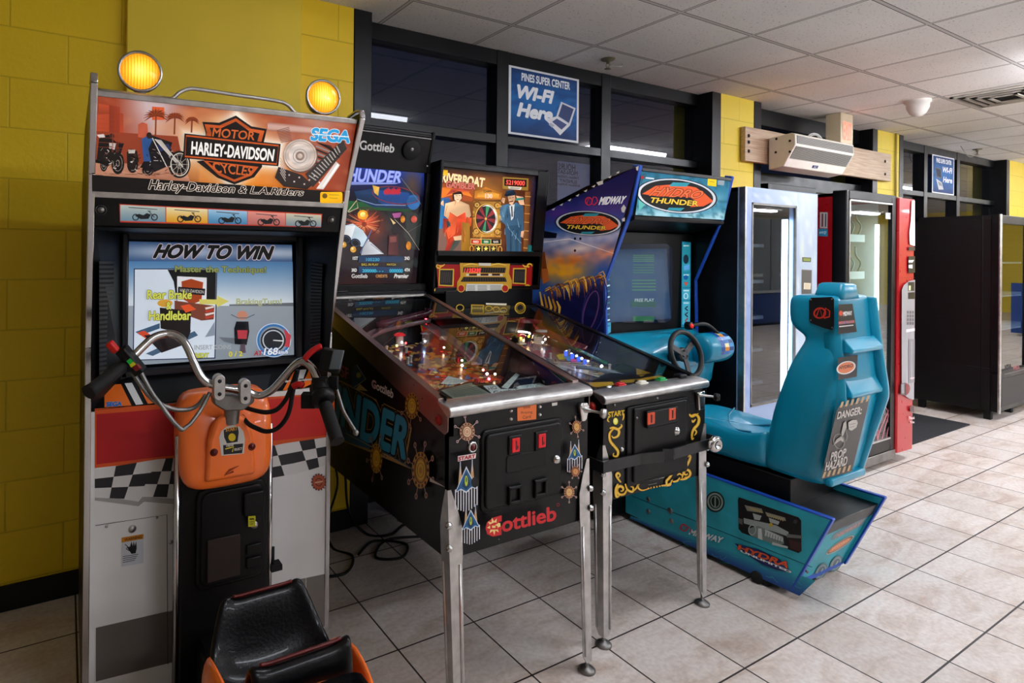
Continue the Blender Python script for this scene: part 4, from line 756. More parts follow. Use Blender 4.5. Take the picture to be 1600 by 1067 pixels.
def table(x0, x1, yf, zl, sl, zb, yb, label, box, rail, feet):
    """x0..x1 width, yf front face, zl glass height at the front, sl glass slope, zb underside; returns root and a dict of planes"""
    root = empty('pinball_machine', ((x0 + x1) / 2, (yf + yb) / 2, 0), label, 'pinball machine', 'pinball tables')
    zt = lambda y: zl + sl * (y - yf)
    t = .018
    q = MB(BLACK)
    for a, c in ((x0, x0 + t), (x1 - t, x1)): q.prism([(yf, zb), (yb, zb - .005), (yb, zt(2.52)), (2.52, zt(2.52)), (yf, zl - .02)], 'x', a, c)
    q.box((x0, yf, zb), (x1, yf + t, zl - .018)); q.box((x0 + t, yf + t, zb), (x1 - t, yb, zb + .015)); q.box((x0 + t, yb - t, zb), (x1 - t, yb, zt(2.5) - .02))
    cab = q.build('cabinet', root, bevel=.0)
    for a, s_ in ((x0, -1), (x1, 1)):
        q = MB(rail); yy = 2.50
        o = a + s_ * .002
        q.prism([(yf - .003, zl - .068), (yf + .012, zl - .082), (yf + .05, zl - .075), (yy, zt(yy) - .062), (yy, zt(yy) + .004), (yf + .02, zl + .004), (yf - .003, zl - .02)], 'x', o, o + s_ * .003)
        q.prism([(yf + .05, zt(yf + .05) - .002), (yy, zt(yy) - .002), (yy, zt(yy) + .005), (yf + .05, zt(yf + .05) + .005)], 'x', a + s_ * .005, a - s_ * .022)
        r = q.build('side_rail', root, bevel=.001)
        b = MB(mat('flipper_button', '#a01410', .3)); b.lathe([(0, .012), (.010, .011), (.0135, .006), (.0135, 0)], (a + s_ * .004, yf + .045, zl - .045), (s_, 0, 0), seg=16); b.lathe([(.0135, .004), (.017, .003), (.017, 0)], (a + s_ * .004, yf + .045, zl - .045), (s_, 0, 0), seg=16); b.build('flipper_button', r)
    q = MB(STEEL)          # lockdown bar with its rolled nose
    q.prism([(yf + .055, zl + .004), (yf + .055, zl + .012), (yf - .006, zl + .005), (yf - .016, zl - .003), (yf - .018, zl - .016), (yf - .012, zl - .026), (yf, zl - .028)], 'x', x0 - .006, x1 + .006); lb = q.build('lockdown_bar', root, bevel=.004, seg=3)
    q = MB(PG); ga, gb = yf + .056, 2.49; q.add([(x0 + .02, ga, zt(ga)), (x1 - .02, ga, zt(ga)), (x1 - .02, gb, zt(gb)), (x0 + .02, gb, zt(gb)), (x0 + .02, ga, zt(ga) - .004), (x1 - .02, ga, zt(ga) - .004), (x1 - .02, gb, zt(gb) - .004), (x0 + .02, gb, zt(gb) - .004)], [(0, 1, 2, 3), (7, 6, 5, 4), (0, 4, 5, 1), (1, 5, 6, 2), (2, 6, 7, 3), (3, 7, 4, 0)]); q.build('glass_top', root)
    for i, (sx, sy) in enumerate(((-1, -1), (1, -1))): leg(root, x0 if sx < 0 else x1, yf, sx, sy, zb + .205, feet[i])
    for sx in (-1, 1): leg(root, x0 if sx < 0 else x1, yb, sx, 1, zb + .15, ((x0 if sx < 0 else x1), yb + .015))
    # backbox
    bx0, bx1, bp = box
    q = MB(BLACK); q.prism(bp, 'x', bx0, bx0 + .02); q.prism(bp, 'x', bx1 - .02, bx1); ymax = max(p[0] for p in bp); z1 = max(p[1] for p in bp); z0_ = min(p[1] for p in bp)
    q.box((bx0 + .02, ymax - .02, z0_), (bx1 - .02, ymax, z1 - .01)); q.box((bx0 + .02, bp[0][0] + .012, z1 - .03), (bx1 - .02, ymax, z1 - .003)); q.box((bx0 + .02, bp[2][0] + .02, z0_), (bx1 - .02, ymax, z0_ + .03)); q.box((x0 + .004, 2.53, zt(2.52) - .04), (x1 - .004, 2.72, z0_ + .01))
    bb = q.build('backbox', root, bevel=.005)
    return root, cab, lb, bb, zt
# ======================= table one: long silver rails, science-fiction art
B1 = [(2.506, 2.0), (2.548, 1.869), (2.644, 1.205), (2.74, 1.205), (2.74, 1.99)]
RAIL1 = mat('brown_steel_rail', '#a08c86', .34, 1.0, nz=.2, nscale=9)
P1, cab1, lb1, bb1, zt1 = table(.977, 1.547, 1.46, .945, .238, .50, 2.72, 'black pinball table with steel rails and an orange pricing sticker on its front', (.90, 1.590, B1), RAIL1, ((.985, 1.425), (1.540, 1.425)))
AN = (0, -1, 0)
# header, backglass
q = MB(BLACK); q.prism([(2.516, 1.985), (2.552, 1.872), (2.565, 1.80), (2.60, 1.80), (2.56, 1.985)], 'x', .92, 1.588); hd1 = q.build('header_panel', bb1, bevel=.002)
hp, hn = Vector((1.2, 2.516, 1.985)), Vector((0, -.113, -.036)).normalized()
mb = MB(); D = Dec(mb, hp, hn).crop(520, 180, 870, 1245); D.xl = (.9, 1.588)
D.text('Gottlieb', [(150, 190), (338, 208), (345, 160), (152, 140)], '#eceae6', .022); D.line([(150, 83), (570, 136)], 4, '#c8c6c4')
D.ell((172, 172), 7, 9, '#111113', 10)
mb.build('header_lettering', hd1, recalc=False)
for x, y in ((255, 106), (540, 144), (525, 283)):
    q = MB(STEEL); q.lathe([(0, .003), (.004, .002), (.005, 0)], onY(520 + x / 3.557, 180 + y / 3.557, 2.535), hn); q.build('screw', hd1)
q = MB(mat('speaker_cloth', '#08080a', .7)); q.lathe([(0, .002), (.045, .002), (.048, 0)], onY(520 + 440 / 3.557, 180 + 195 / 3.557, 2.53), hn); q.lathe([(0, .004), (.008, .004), (.010, .002)], onY(520 + 440 / 3.557, 180 + 190 / 3.557, 2.53), hn, DSTEEL); q.build('speaker', hd1)
gp, gn = Vector((1.2, 2.568, 1.80)), Vector((0, -(1.80 - 1.24), -(2.652 - 2.568))).normalized()
LG = artmat(.22, .12, .5)
mb = MB(LG); D = Dec(mb, gp, gn, m=LG, off=.001, gain=.8).crop(520, 250, 680, 813); D.xl = (.9, 1.588); D.jit = .55; D.step = .00003
def bg1(u, v):
    c = mix(hx('#2440a0'), hx('#101026'), min(1, v * 4)) if v < .3 else mix(hx('#14161c'), hx('#3a2830'), v * .6)
    n_ = ns(u * 1.6, v * 1.6, 4); c = mix(c, hx('#b8482a'), max(0, 1 - math.hypot((u - .45) / .22, (v - .5) / .17)) * (.5 + n_)); c = mix(c, hx('#6a4a28'), max(0, 1 - math.hypot((u - .88) / .12, (v - .12) / .2)) * .8)
    c = mix(c, hx('#7a3a3c'), max(0, 1 - math.hypot((u - .6) / .3, (v - .68) / .18)) * n_); c = mix(c, hx('#3a4440'), (n_ > .52) * max(0, min(1, (u - .55) * 4)) * .7 * (v > .35)); c = mix(c, hx('#4a2418'), max(0, (v - .85) * 5) * n_); return c
D.grid([(-60, 20), (725, 92), (725, 985), (-60, 1000)], 46, 50, bg1)
D.text('THUNDER', [(60, 168), (535, 178), (548, 95), (70, 60)], '#a8b8f4', .03, .12, out='#3a50c8', ow=.05, out2='#16205c', ow2=.09); D.poly([(150, 172), (530, 182), (500, 190), (140, 198)], '#8a9ae0')
D.poly([(60, 320), (690, 360), (610, 410), (110, 390)], '#1c5a30'); D.poly([(170, 250), (420, 210), (610, 250), (690, 300), (680, 370), (600, 390), (320, 375), (190, 310)], '#123258'); D.poly([(360, 240), (600, 260), (640, 330), (420, 365), (360, 330)], '#1d4a90'); D.ell((640, 335), 52, 60, '#2a68a8'); D.ring((500, 280), 190, 70, 8, '#7a3040', rot=8); D.line([(190, 310), (340, 355), (580, 360)], 6, '#8aa4c8'); D.poly([(315, 200), (370, 215), (360, 285), (330, 260)], '#e8b850')
for k in range(9): D.text('*', [(405 + k * 14, 275), (425 + k * 14, 275), (425 + k * 14, 235 - k % 3 * 8), (405 + k * 14, 235 - k % 3 * 8)], '#c82a3c', .03)
D.poly([(115, 400), (200, 310), (195, 380), (120, 420)], '#1c5a30'); D.line([(120, 410), (190, 320), (200, 380), (125, 415)], 6, '#d8c8a0')
R = random.Random(3)
for k in range(70): a = R.uniform(0, 6.28); l = R.uniform(60, 165); D.line([(250 + 20 * math.cos(a), 510 + 20 * math.sin(a)), (250 + l * math.cos(a), 510 + l * .8 * math.sin(a))], [5, 1.5], R.choice(['#e8603a', '#f0885a', '#c83c2a', '#f2b070']))
D.ell((238, 435), 42, 38, '#e89a20'); D.ell((238, 432), 22, 20, '#fbe080'); D.ring((230, 500), 160, 120, 7, '#4a2a30', rot=-20)
D.poly([(95, 520), (160, 505), (240, 560), (290, 640), (230, 690), (80, 600)], '#c9dce8'); D.poly([(110, 525), (180, 520), (150, 620), (85, 590)], '#f0f4f6'); D.poly([(300, 560), (315, 545), (230, 755), (215, 735)], '#5a6a90'); D.poly([(270, 640), (300, 650), (405, 745), (225, 755), (240, 700)], '#cfd4da'); D.line([(300, 665), (395, 740)], 4, '#5a5a62')
for c in ((105, 630), (180, 660)): D.ell(c, 42, 36, '#10141c', rot=30); D.ring(c, 34, 28, 6, '#38486a', rot=30)
for c in ((85, 672), (162, 710)): D.ell(c, 24, 24, '#e8a83a'); D.ell((c[0] - 5, c[1] - 6), 10, 10, '#fae09a')
D.poly([(445, 600), (515, 590), (520, 755), (440, 750)], '#5a2c30'); D.poly([(455, 610), (505, 605), (505, 650), (455, 655)], '#8a4a48'); D.ell((555, 470), 18, 28, '#e8902a'); D.ell((602, 680), 20, 34, '#d8861e'); D.poly([(470, 425), (545, 415), (535, 455), (485, 462)], '#b45a9a'); D.poly([(455, 460), (500, 500), (480, 512)], '#e0c088'); D.ell((645, 470), 24, 28, '#b84a3a')
D.line([(490, 470), (600, 580), (720, 760)], 4, '#b8a898'); D.line([(600, 570), (720, 500)], 5, '#5a5450'); D.line([(540, 140), (700, 350)], 3, '#7a8a7a')
D.poly([(205, 760), (560, 765), (560, 810), (205, 812)], '#1d3a5c'); D.poly([(205, 845), (560, 850), (560, 896), (205, 896)], '#1d3a5c')
D.text('105230', [(265, 802), (370, 802), (370, 778), (265, 778)], '#3aa0c8', .03); D.text('200000- - -', [(235, 890), (400, 892), (400, 868), (235, 866)], '#3ac0e0', .03); D.text('000000', [(450, 892), (555, 893), (555, 866), (450, 866)], '#3ac0e0', .03); D.text('BALL IN PLAY', [(228, 838), (362, 838), (362, 822), (228, 820)], '#b8a83a', .03); D.text('MATCH', [(430, 838), (498, 838), (498, 822), (430, 822)], '#b8a83a', .03)
for t_, x, y in (('1ST', 160, 792), ('2ND', 570, 792), ('3RD', 150, 886), ('4TH', 570, 884)): D.text(t_, [(x, y), (x + 40, y), (x + 40, y - 24), (x, y - 24)], '#e8e8e4', .04)
D.text('Gottlieb', [(150, 936), (275, 936), (275, 905), (150, 905)], '#e4e2de', .02); D.text('CREDITS', [(342, 932), (432, 932), (432, 910), (342, 910)], '#d89a5a', .03); D.text('Premier', [(486, 936), (600, 936), (602, 905), (490, 905)], '#e4e2de', .04, .15)
mb.build('backglass', bb1, recalc=False)
q = MB(BLACK); gu = Vector((0, 2.568 - 2.652, .56)).normalized()
q.box((.92, 2.59, 1.205), (1.588, 2.65, 1.245)); q.obox((.925, 2.60, 1.52), (.012, 0, 0), gu * .28, gn * .012); q.obox((1.576, 2.60, 1.52), (.012, 0, 0), gu * .28, gn * .012); q.build('backglass_frame', bb1, bevel=.003)
q = MB(STEEL); q.prism([(2.50, 1.186), (2.57, 1.196), (2.57, 1.203), (2.50, 1.198)], 'x', .985, 1.54); q.build('rear_trim', P1, bevel=.002)
for px0, px1 in (((524, 457), (543, 456)), ((613, 455), (641, 454))):
    q = MB(STEEL); a, c = onY(*px0, 2.585), onY(*px1, 2.585); q.tube([a, c], .005, seg=8); q.build('hinge', bb1)
# playfield: a faint glow in the print adds to the small lamps' light
def playfield(root, x0, x1, ya, yb, za, zb_, fn, nx=40, ny=64):
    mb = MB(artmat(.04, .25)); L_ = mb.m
    vs = []; cs = []
    for j in range(ny + 1):
        for i in range(nx + 1):
            u = i / nx; v = j / ny; vs.append((x0 + (x1 - x0) * u, ya + (yb - ya) * v, za + (zb_ - za) * v)); cs.append(lin(fn(u, v)))
    mb.add(vs, [(j * (nx + 1) + i, j * (nx + 1) + i + 1, (j + 1) * (nx + 1) + i + 1, (j + 1) * (nx + 1) + i) for j in range(ny) for i in range(nx)], L_, False, cs)
    return mb
X0_, X1_ = .997, 1.527; YA, YB, ZA, ZB = 1.50, 2.50, .858, .975
def pz(y, y0=YA, y1=YB, z0=ZA, z1=ZB): return z0 + (z1 - z0) * (y - y0) / (y1 - y0)
def pf1(u, v):
    n_ = ns(u * 1.5 + 4, v * 3, 4); n2 = ns(u * 3 + 9, v * 6, 5)
    c = mix(hx('#3a1a1c'), hx('#8a4a34'), n_); c = mix(c, hx('#a8683a'), max(0, 1 - math.hypot((u - .45) / .35, (v - .33) / .16)) * n2 * 1.4); c = mix(c, hx('#c03a20'), (n2 > .56) * .6 * (v < .6)); c = mix(c, hx('#241a3a'), max(0, (v - .55) * 2.5)); c = mix(c, hx('#12101a'), (n2 < .38) * .7); c = mix(c, hx('#caa23c'), (ns(u * 4, v * 8, 4) > .66) * .8); return c
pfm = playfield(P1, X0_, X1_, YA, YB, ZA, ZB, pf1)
pn = Vector((0, -(ZB - ZA), YB - YA)).normalized(); D = Dec(pfm, (1.26, YA, ZA), pn, m=pfm.m, off=.0006).crop(520, 440, 740, 1174)
D.xl = (X0_, X1_)
R = random.Random(21)
for k in range(46):
    u, v = R.uniform(.06, .94), R.uniform(.24, .97); r_ = R.choice([.010, .012, .016]); c_ = lin(R.choice(['#e04030', '#e8c850', '#e8e4dc', '#3a90c0', '#c86a2a', '#7a3a8a'])); x, y = X0_ + (X1_ - X0_) * u, YA + v; z = pz(y) + .0008
    for rr, cc in ((r_, lin('#14100e')), (r_ * .8, c_)): pfm.add([(x + rr * math.cos(t), y + rr * math.sin(t), pz(y + rr * math.sin(t)) + (.0008 if rr == r_ else .0012)) for t in [6.2832 * q_ / 14 for q_ in range(14)]], [tuple(range(14))], pfm.m, False, [cc])
for k in range(12):
    u, v = R.uniform(.1, .9), R.uniform(.25, .9); x, y = X0_ + (X1_ - X0_) * u, YA + v; a_ = R.uniform(0, 6.28); l_ = R.uniform(.03, .09); dx, dy = math.cos(a_) * l_, math.sin(a_) * l_
    pfm.add([(x - dy * .2, y + dx * .2, pz(y + dx * .2) + .0006), (x + dy * .2, y - dx * .2, pz(y - dx * .2) + .0006), (min(X1_, max(X0_, x + dx)), y + dy, pz(y + dy) + .0006)], [(0, 1, 2)], pfm.m, False, [lin(R.choice(['#c8902a', '#a83020', '#2a5a8a', '#d8c8a0', '#5a2a5a']))])
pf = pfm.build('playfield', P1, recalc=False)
q = MB(BLACK); q.box((X0_ - .002, 2.47, .96), (X1_ + .002, 2.50, 1.175)); q.box((X0_ - .003, 1.5, .80), (X0_ - .001, 2.5, .97)); q.build('inner_wall', P1)
# apron with instruction cards
az = .905; ap = Vector((1.26, 1.52, az)); apn = Vector((0, -.10, 1)).normalized()
mb = MB(); D = Dec(mb, ap, apn, off=.0).crop(700, 440, 940, 1280); D.xl = (.999, 1.525)
D.poly([(-100, 905), (195, 830), (420, 860), (560, 735), (660, 720), (1065, 850), (1030, 870), (40, 985)], '#0e0e10')
D.poly([(445, 880), (620, 755), (660, 768), (500, 892)], '#d4e0dc'); D.ring((745, 798), 72, 32, 8, '#b8bc2a', rot=6); D.ell((745, 798), 52, 22, '#1a1c14', rot=6); D.ell((745, 798), 34, 16, '#c8cc4a', rot=6)
D.poly([(292, 868), (400, 858), (440, 895), (615, 890), (612, 918), (385, 948)], '#cfdad6'); D.text('HQ', [(345, 912), (415, 892), (395, 868), (330, 880)], '#6a4a4a', .01); D.text('Gottlieb', [(390, 936), (592, 912), (590, 892), (372, 912)], '#16181a', .025)
D.poly([(565, 880), (600, 866), (880, 830), (925, 880), (900, 890), (640, 918)], '#cfe0dc'); D.text('75¢', [(650, 890), (760, 878), (748, 855), (640, 868)], '#8a9a96', -.01); D.line([(770, 868), (880, 858)], 3, '#9aaaa6'); D.line([(780, 880), (890, 868)], 3, '#9aaaa6')
D.poly([(-60, 850), (0, 785), (175, 828), (60, 856)], '#b9cfce'); D.line([(-30, 840), (140, 830)], 3, '#6a8a88'); D.line([(-10, 820), (110, 815)], 3, '#6a8a88'); D.line([(-20, 830), (120, 822)], 2, '#6a8a88')
D.poly([(-60, 905), (190, 842), (375, 945), (60, 985)], '#7e877a')
for k in range(7): D.line([(-20 + k * 12, 905 + k * 9), (175 + k * 22, 860 + k * 11)], 5, '#56604e')
for k in range(4): D.line([(460 + k * 38, 868 - k * 27), (478 + k * 38, 878 - k * 27)], 2, '#7a8a86'); D.ell((540 + k * 4 - k * 36, 775 + k * 24), 5, 4, '#a83a44')
mb.build('apron', P1, recalc=False)
# bumpers, posts, ramps, flippers, lamps
def pop(root, x, y, z, r, h, capc, lamp=0, name='pop_bumper'):
    q = MB(mat('bumper_body_white', '#c9c4be', .3)); q.lathe([(r * 1.15, 0), (r * 1.1, .004), (r * .7, .006), (r * .7, h), (0, h)], (x, y, z), (0, 0, 1), seg=18)
    b = q.build(name, root); c = MB(mat('cap_' + capc, capc, .15, emit=lamp)); c.lathe([(0, h + .014), (r * .6, h + .012), (r * 1.05, h + .004), (r * 1.05, h)], (x, y, z), (0, 0, 1), seg=18); c.build('cap', b); return b
def bulb(root, x, y, z, c, e, r=.005):
    q = MB(mat('lamp_%s_%g' % (c, e), c, .2, emit=e)); q.ball((x, y, z), r, seg=10); return q.build('lamp', root)
def ramp(root, pts, w, h, c, name='ramp', a=.45):
    m = mat('clear_' + c, c, .08, trans=.0, spec=.6); q = MB(m); P = bez(pts, 6); rings = []
    for i, p in enumerate(P):
        d = (P[min(i + 1, len(P) - 1)] - P[max(i - 1, 0)]); n_ = Vector((-d.y, d.x, 0)).normalized() * w / 2
        rings.append([p - n_ + Vector((0, 0, h)), p - n_ * .96, p + n_ * .96, p + n_ + Vector((0, 0, h))])
    q.loft(rings, closed=False, cap=False); o = q.build(name, root, recalc=False); md = o.modifiers.new('t', 'SOLIDIFY'); md.thickness = .0015; return o
def inside(p, a, c): p.x = max(a + .03, min(c - .03, p.x)); p.y = min(p.y, 2.44); return p
def at1(px, py, up=0.0):   # a spot on table one's playfield under a photo point
    v = ray(px, py); p0 = Vector((1.26, YA, ZA + up)); t = (p0 - CAM).dot(pn) / v.dot(pn); return inside(CAM + v * t, X0_, X1_)
for px, py, r, c, e in ((613, 520, .026, '#b01a20', .4), (660, 512, .024, '#8a1a30', .1), (704, 520, .026, '#c8c8d0', .0), (580, 545, .022, '#3a4a9a', .0)):
    p = at1(px, py, .04); pop(P1, p.x, p.y, pz(p.y), r, .045, c, e)
for px, py, c, e in ((602.5, 478, '#ff2a3a', 16), (626, 477, '#ff2a3a', 16), (599, 492, '#ff1a20', 5), (628, 535, '#ffe8e0', 14), (634, 536, '#ff3030', 6), (664, 533, '#cfe0ff', 16), (552, 494, '#d8e4ff', 8), (598, 494, '#ff3050', 5), (722, 571, '#ffeedd', 10), (761, 584, '#ffb0c8', 18), (764, 592, '#ff5078', 10), (755, 578, '#ff7060', 5), (620, 540, '#e8e050', 5)):
    p = at1(px, py, .03); bulb(P1, p.x, p.y, p.z, c, e)
for px, py in ((564, 486), (631, 505)):
    p = at1(px, py, .05); q = MB(mat('yellow_note', '#c8d840', .6)); a = .016; q.obox(p, (a * 1.2, 0, 0), (0, a * .4, a * .8), (0, .0008, -.0004)); q.build('paper_note', P1)
for k in range(7):  # extra bulbs, added to brighten the playfield
    x, y = X0_ + .06 + (k % 2) * .4 + (k % 3) * .02, 1.78 + k * .1; bulb(P1, x, y, pz(y) + .02, '#ffdcb0', 9, .0045)
ramp(P1, [at1(560, 545, .05), at1(590, 520, .06), at1(640, 500, .08), at1(700, 505, .08), at1(735, 530, .06), at1(745, 570, .05)], .045, .02, '#8a6a70')
ramp(P1, [at1(545, 500, .05), at1(600, 478, .07), at1(680, 470, .08), at1(720, 480, .08)], .05, .022, '#5a2c3c')
q = MB(mat('red_target', '#b01818', .3, emit=.15)); c = at1(724, 508, .06); q.obox(c, (.022, 0, 0), (0, .006, 0), (0, 0, .014)); q.build('drop_target', P1, bevel=.002)
R = random.Random(11)
for k in range(16):
    u, v = R.uniform(.08, .92), R.uniform(.3, .95); x, y = X0_ + u * .53, YA + v; z = pz(y); q = MB(mat('post_' + ('red' if k % 2 else 'clear'), '#a0202a' if k % 2 else '#c8c0b8', .2)); q.lathe([(.008, 0), (.006, .004), (.006, .022), (.009, .026), (.004, .03), (0, .03)], (x, y, z), (0, 0, 1), seg=10); q.build('post', P1)
for s_ in (-1, 1):
    q = MB(mat('flipper_white', '#d8d4cc', .3)); c = Vector((1.26 + s_ * .075, 1.735, pz(1.735) + .012)); e = c + Vector((-s_ * .058, -.035, 0)); d = (e - c); n_ = Vector((-d.y, d.x, 0)).normalized()
    q.prism([(p.x, p.y) for p in (c + n_ * .012, c - n_ * .012, e - n_ * .006, e + n_ * .006)], 'z', c.z - .008, c.z + .012); q.build('flipper', P1, bevel=.003)
# cabinet front: coin door and its fittings
def fr1(px, py, d=0.0): return onY(px, py, 1.46 - d)
q = MB(BLACKP); q.prism(rrect(1.092, .611, 1.424, .862, .022), 'y', 1.452, 1.461); q.prism(rrect(1.104, .622, 1.412, .850, .018), 'y', 1.444, 1.453); cd1 = q.build('coin_door', cab1, bevel=.004)
q = MB(BLACKP); q.prism(rrect(1.18, .722, 1.345, .775, .01), 'y', 1.4415, 1.445); q.build('blank_plate', cd1, bevel=.002)
for px, py in ((803.8, 694.4), (844.8, 687.5)):
    c = fr1(px, py, .016); q = MB(BLACKP); q.box((c.x - .026, c.y - .006, c.z - .030), (c.x + .026, c.y + .004, c.z + .030)); o = q.build('coin_slot', cd1, bevel=.004)
    q = MB(mat('red_lit_plastic', '#b01018', .25, emit=.18)); q.box((c.x - .015, c.y - .009, c.z - .022), (c.x + .015, c.y - .005, c.z + .022)); o2 = q.build('red_button', o, bevel=.003)
    q = MB(mat('slot_dark', '#2a0406', .5)); q.box((c.x - .002, c.y - .0098, c.z - .014), (c.x + .002, c.y - .0088, c.z + .014)); q.box((c.x + .004, c.y - .0098, c.z - .012), (c.x + .008, c.y - .0088, c.z - .002)); q.build('slot', o)
for px, py in ((803, 772), (843, 761)):
    c = fr1(px, py, .016); q = MB(BLACKP); w = .025; h = .028
    for a, b_ in (((-w, -h), (w, -h + .010)), ((-w, h - .010), (w, h)), ((-w, -h), (-w + .009, h)), ((w - .009, -h), (w, h))): q.box((c.x + a[0], c.y - .010, c.z + a[1]), (c.x + b_[0], c.y + .002, c.z + b_[1]))
    q.build('coin_return', cd1, bevel=.003)
q = MB(CHROME); c = fr1(870, 718, .018); q.lathe([(0, .008), (.009, .008), (.012, .003), (.015, 0), (.015, -.004)], c, AN, seg=20); q.build('lock', cd1)
q = MB(CHROME); c = fr1(909, 641, .002); q.prism([(c.x + x, c.z + z) for x, z in ((-.022, .018), (-.012, .028), (.012, .028), (.024, .015), (.012, -.03), (.004, -.035), (-.006, -.035), (-.012, -.03))], 'y', 1.444, 1.46); pl = q.build('plunger_housing', cab1, bevel=.005)
q = MB(STEEL); c = fr1(914, 640, .012); q.lathe([(.012, 0), (.008, .01), (.006, .02), (.0045, .024), (.0045, .055), (.014, .057), (.017, .066), (.014, .073), (0, .074)], c, (.35, -1, -.02), seg=18); q.build('plunger_knob', pl)
q = MB(CHROME); c = fr1(737.5, 698, 0); q.lathe([(.017, 0), (.017, .006), (.012, .008), (.012, .003)], c, AN, seg=20); sb = q.build('start_button', cab1); q = MB(mat('dark_red_lens', '#5a0a0a')); q.lathe([(0, .008), (.009, .007), (.012, .003)], c, AN, seg=16); q.build('button_cap', sb)
for px, py in ((798.5, 642), (798.5, 655), (843.5, 635.5), (843.5, 648)):
    q = MB(CHROME); q.lathe([(0, .006), (.004, .005), (.0065, 0)], fr1(px, py, 0), AN, seg=12); q.build('bolt', cab1)
mb = MB(artmat()); mb.box((.979, 1.4592, .503), (1.545, 1.4600, .86), BLACK); D = Dec(mb, (1.26, 1.4592, .7), AN, off=.0003).crop(700, 610, 940, 1024)
D.poly([(462, 98), (590, 85), (588, 192), (463, 204)], '#f07a3a')
for t_, y, w in (('See', 118, 46), ('Pricing', 158, 76), ('Card', 186, 54)): D.text(t_, [(525 - w / 2, y + 4), (525 + w / 2, y - 3), (525 + w / 2, y - 24), (525 - w / 2, y - 17)], '#2a1410', .0)
D.poly([(692, 84), (730, 78), (728, 98), (694, 104)], '#d8d4cc')
sunburst(D, (128, 275), 50, 60, 20, 6, 1.7, ('#d09a78', '#e8c8a4', '#c4a4a4')); sunburst(D, (858, 243), 30, 42, 20, 6, 1.6, ('#d08a58', '#f0c070', '#c4a098')); sunburst(D, (850, 540), 28, 34, 0, 6, 1.5, ('#c87a50', '#e0a868', '#c4a098')); sunburst(D, (808, 678), 34, 42, 30, 6, 1.6, ('#d09468', '#f0c880', '#c4a098'))
D.poly([(66, 438), (188, 418), (184, 452), (66, 474)], '#e8d8d4'); D.text('START', [(70, 468), (180, 448), (182, 426), (72, 444)], '#a82028', .05)
ship(D, 122, 520, 72, 150, -.18, 9, .95); D.ell((180, 612), 26, 34, '#0c0c0e'); ship(D, 152, 805, 58, 118, -.18, 8, .9); ship(D, 845, 365, 48, 92, -.22, 7, 1.1); sunburst(D, (850, 540), 28, 34, 0, 6, 1.5, ('#c87a50', '#e0a868', '#c4a098'))
D.text('ottlieb', [(362, 944), (720, 862), (716, 770), (362, 848)], '#cf2028', .028)
D.poly([(358, 832), (300, 848), (260, 880), (250, 920), (262, 958), (300, 974), (357, 962), (357, 905), (318, 912), (318, 935), (335, 940), (300, 945), (288, 915), (300, 885), (358, 872)], '#cf2028'); D.poly([(290, 880), (340, 866), (340, 944), (290, 952)], '#cf2028')
cx, cy = 305, 905; D.poly([(cx + (46 if k % 2 == 0 else 25) * math.cos(k * .3696), cy + (60 if k % 2 == 0 else 32) * math.sin(k * .3696)) for k in range(17)], '#f2dc8a'); D.poly([(cx - 22, cy + 22), (cx - 26, cy - 12), (cx + 4, cy - 26), (cx + 30, cy - 20), (cx + 8, cy - 8), (cx + 26, cy), (cx + 24, cy + 22)], '#cf2028'); D.poly([(cx - 10, cy + 12), (cx - 12, cy - 4), (cx + 12, cy - 4), (cx + 12, cy + 10)], '#f2dc8a')
D.ring((734, 762), 9, 11, 2, '#cf2028')
D.ell((340, 992), 3, 4, '#8a8a90')
mb.build('front_sheet', cab1, recalc=False)
mb = MB(); D = Dec(mb, (.977, 1.9, .8), (-1, 0, 0), off=.0005).crop(520, 580, 720, 970)
T1 = [(-200, 320), (560, 690), (585, 390), (-200, -60)]
D.poly([(-210, 120), (60, 70), (140, 110), (330, 215), (370, 320), (375, 250), (560, 360), (600, 430), (550, 700), (590, 740), (300, 620), (-210, 420)], '#a8884a'); D.poly([(-210, 128), (60, 82), (140, 122), (322, 222), (362, 340), (385, 268), (555, 370), (588, 430), (540, 690), (300, 600), (-210, 405)], '#0e0e10')
D.text('THUNDER', [(-330, 250), (545, 662), (590, 392), (-330, -70)], '#2f93b8', .04, out='#0c0c0e', ow=.06, out2='#b08c4a', ow2=.075)
D.poly([(0, 370), (290, 560), (280, 590), (120, 540), (200, 590), (0, 470)], '#1d5a7a'); D.line([(10, 500), (590, 735)], 5, '#b08c4a'); D.line([(100, 470), (600, 735)], 4, '#c0a060'); D.line([(370, 600), (610, 745)], 8, '#3a6a80')
D.poly([(160, -60), (140, 40), (150, 140), (250, 60), (190, -30)], '#143a58'); D.line([(150, 130), (250, 60), (180, -50)], 4, '#c8c0a8'); D.ell((195, 30), 18, 22, '#a89a2a'); D.poly([(170, 140), (205, 95), (265, 150)], '#c0a060'); D.text('SF', [(60, 40), (120, 60), (120, -20), (60, -50)], '#b05a6a', .03)
D.text('Gottlieb', [(295, 120), (455, 205), (460, 140), (298, 62)], '#dcdad6', .025); D.text('G', [(295, 120), (325, 136), (328, 78), (298, 62)], '#c8a0a8', .05)
OR = ('#c0903a', '#d8b832', '#a8887c')
sunburst(D, (600, 262), 52, 100, 40, 6, 1.6, OR); sunburst(D, (330, 660), 45, 112, 55, 6, 1.6, OR); sunburst(D, (665, 750), 66, 140, 20, 8, 1.5, OR); D.poly([(735, 808), (855, 880), (735, 835)], '#c8c6c4')
mb.build('side_art', cab1, recalc=False)
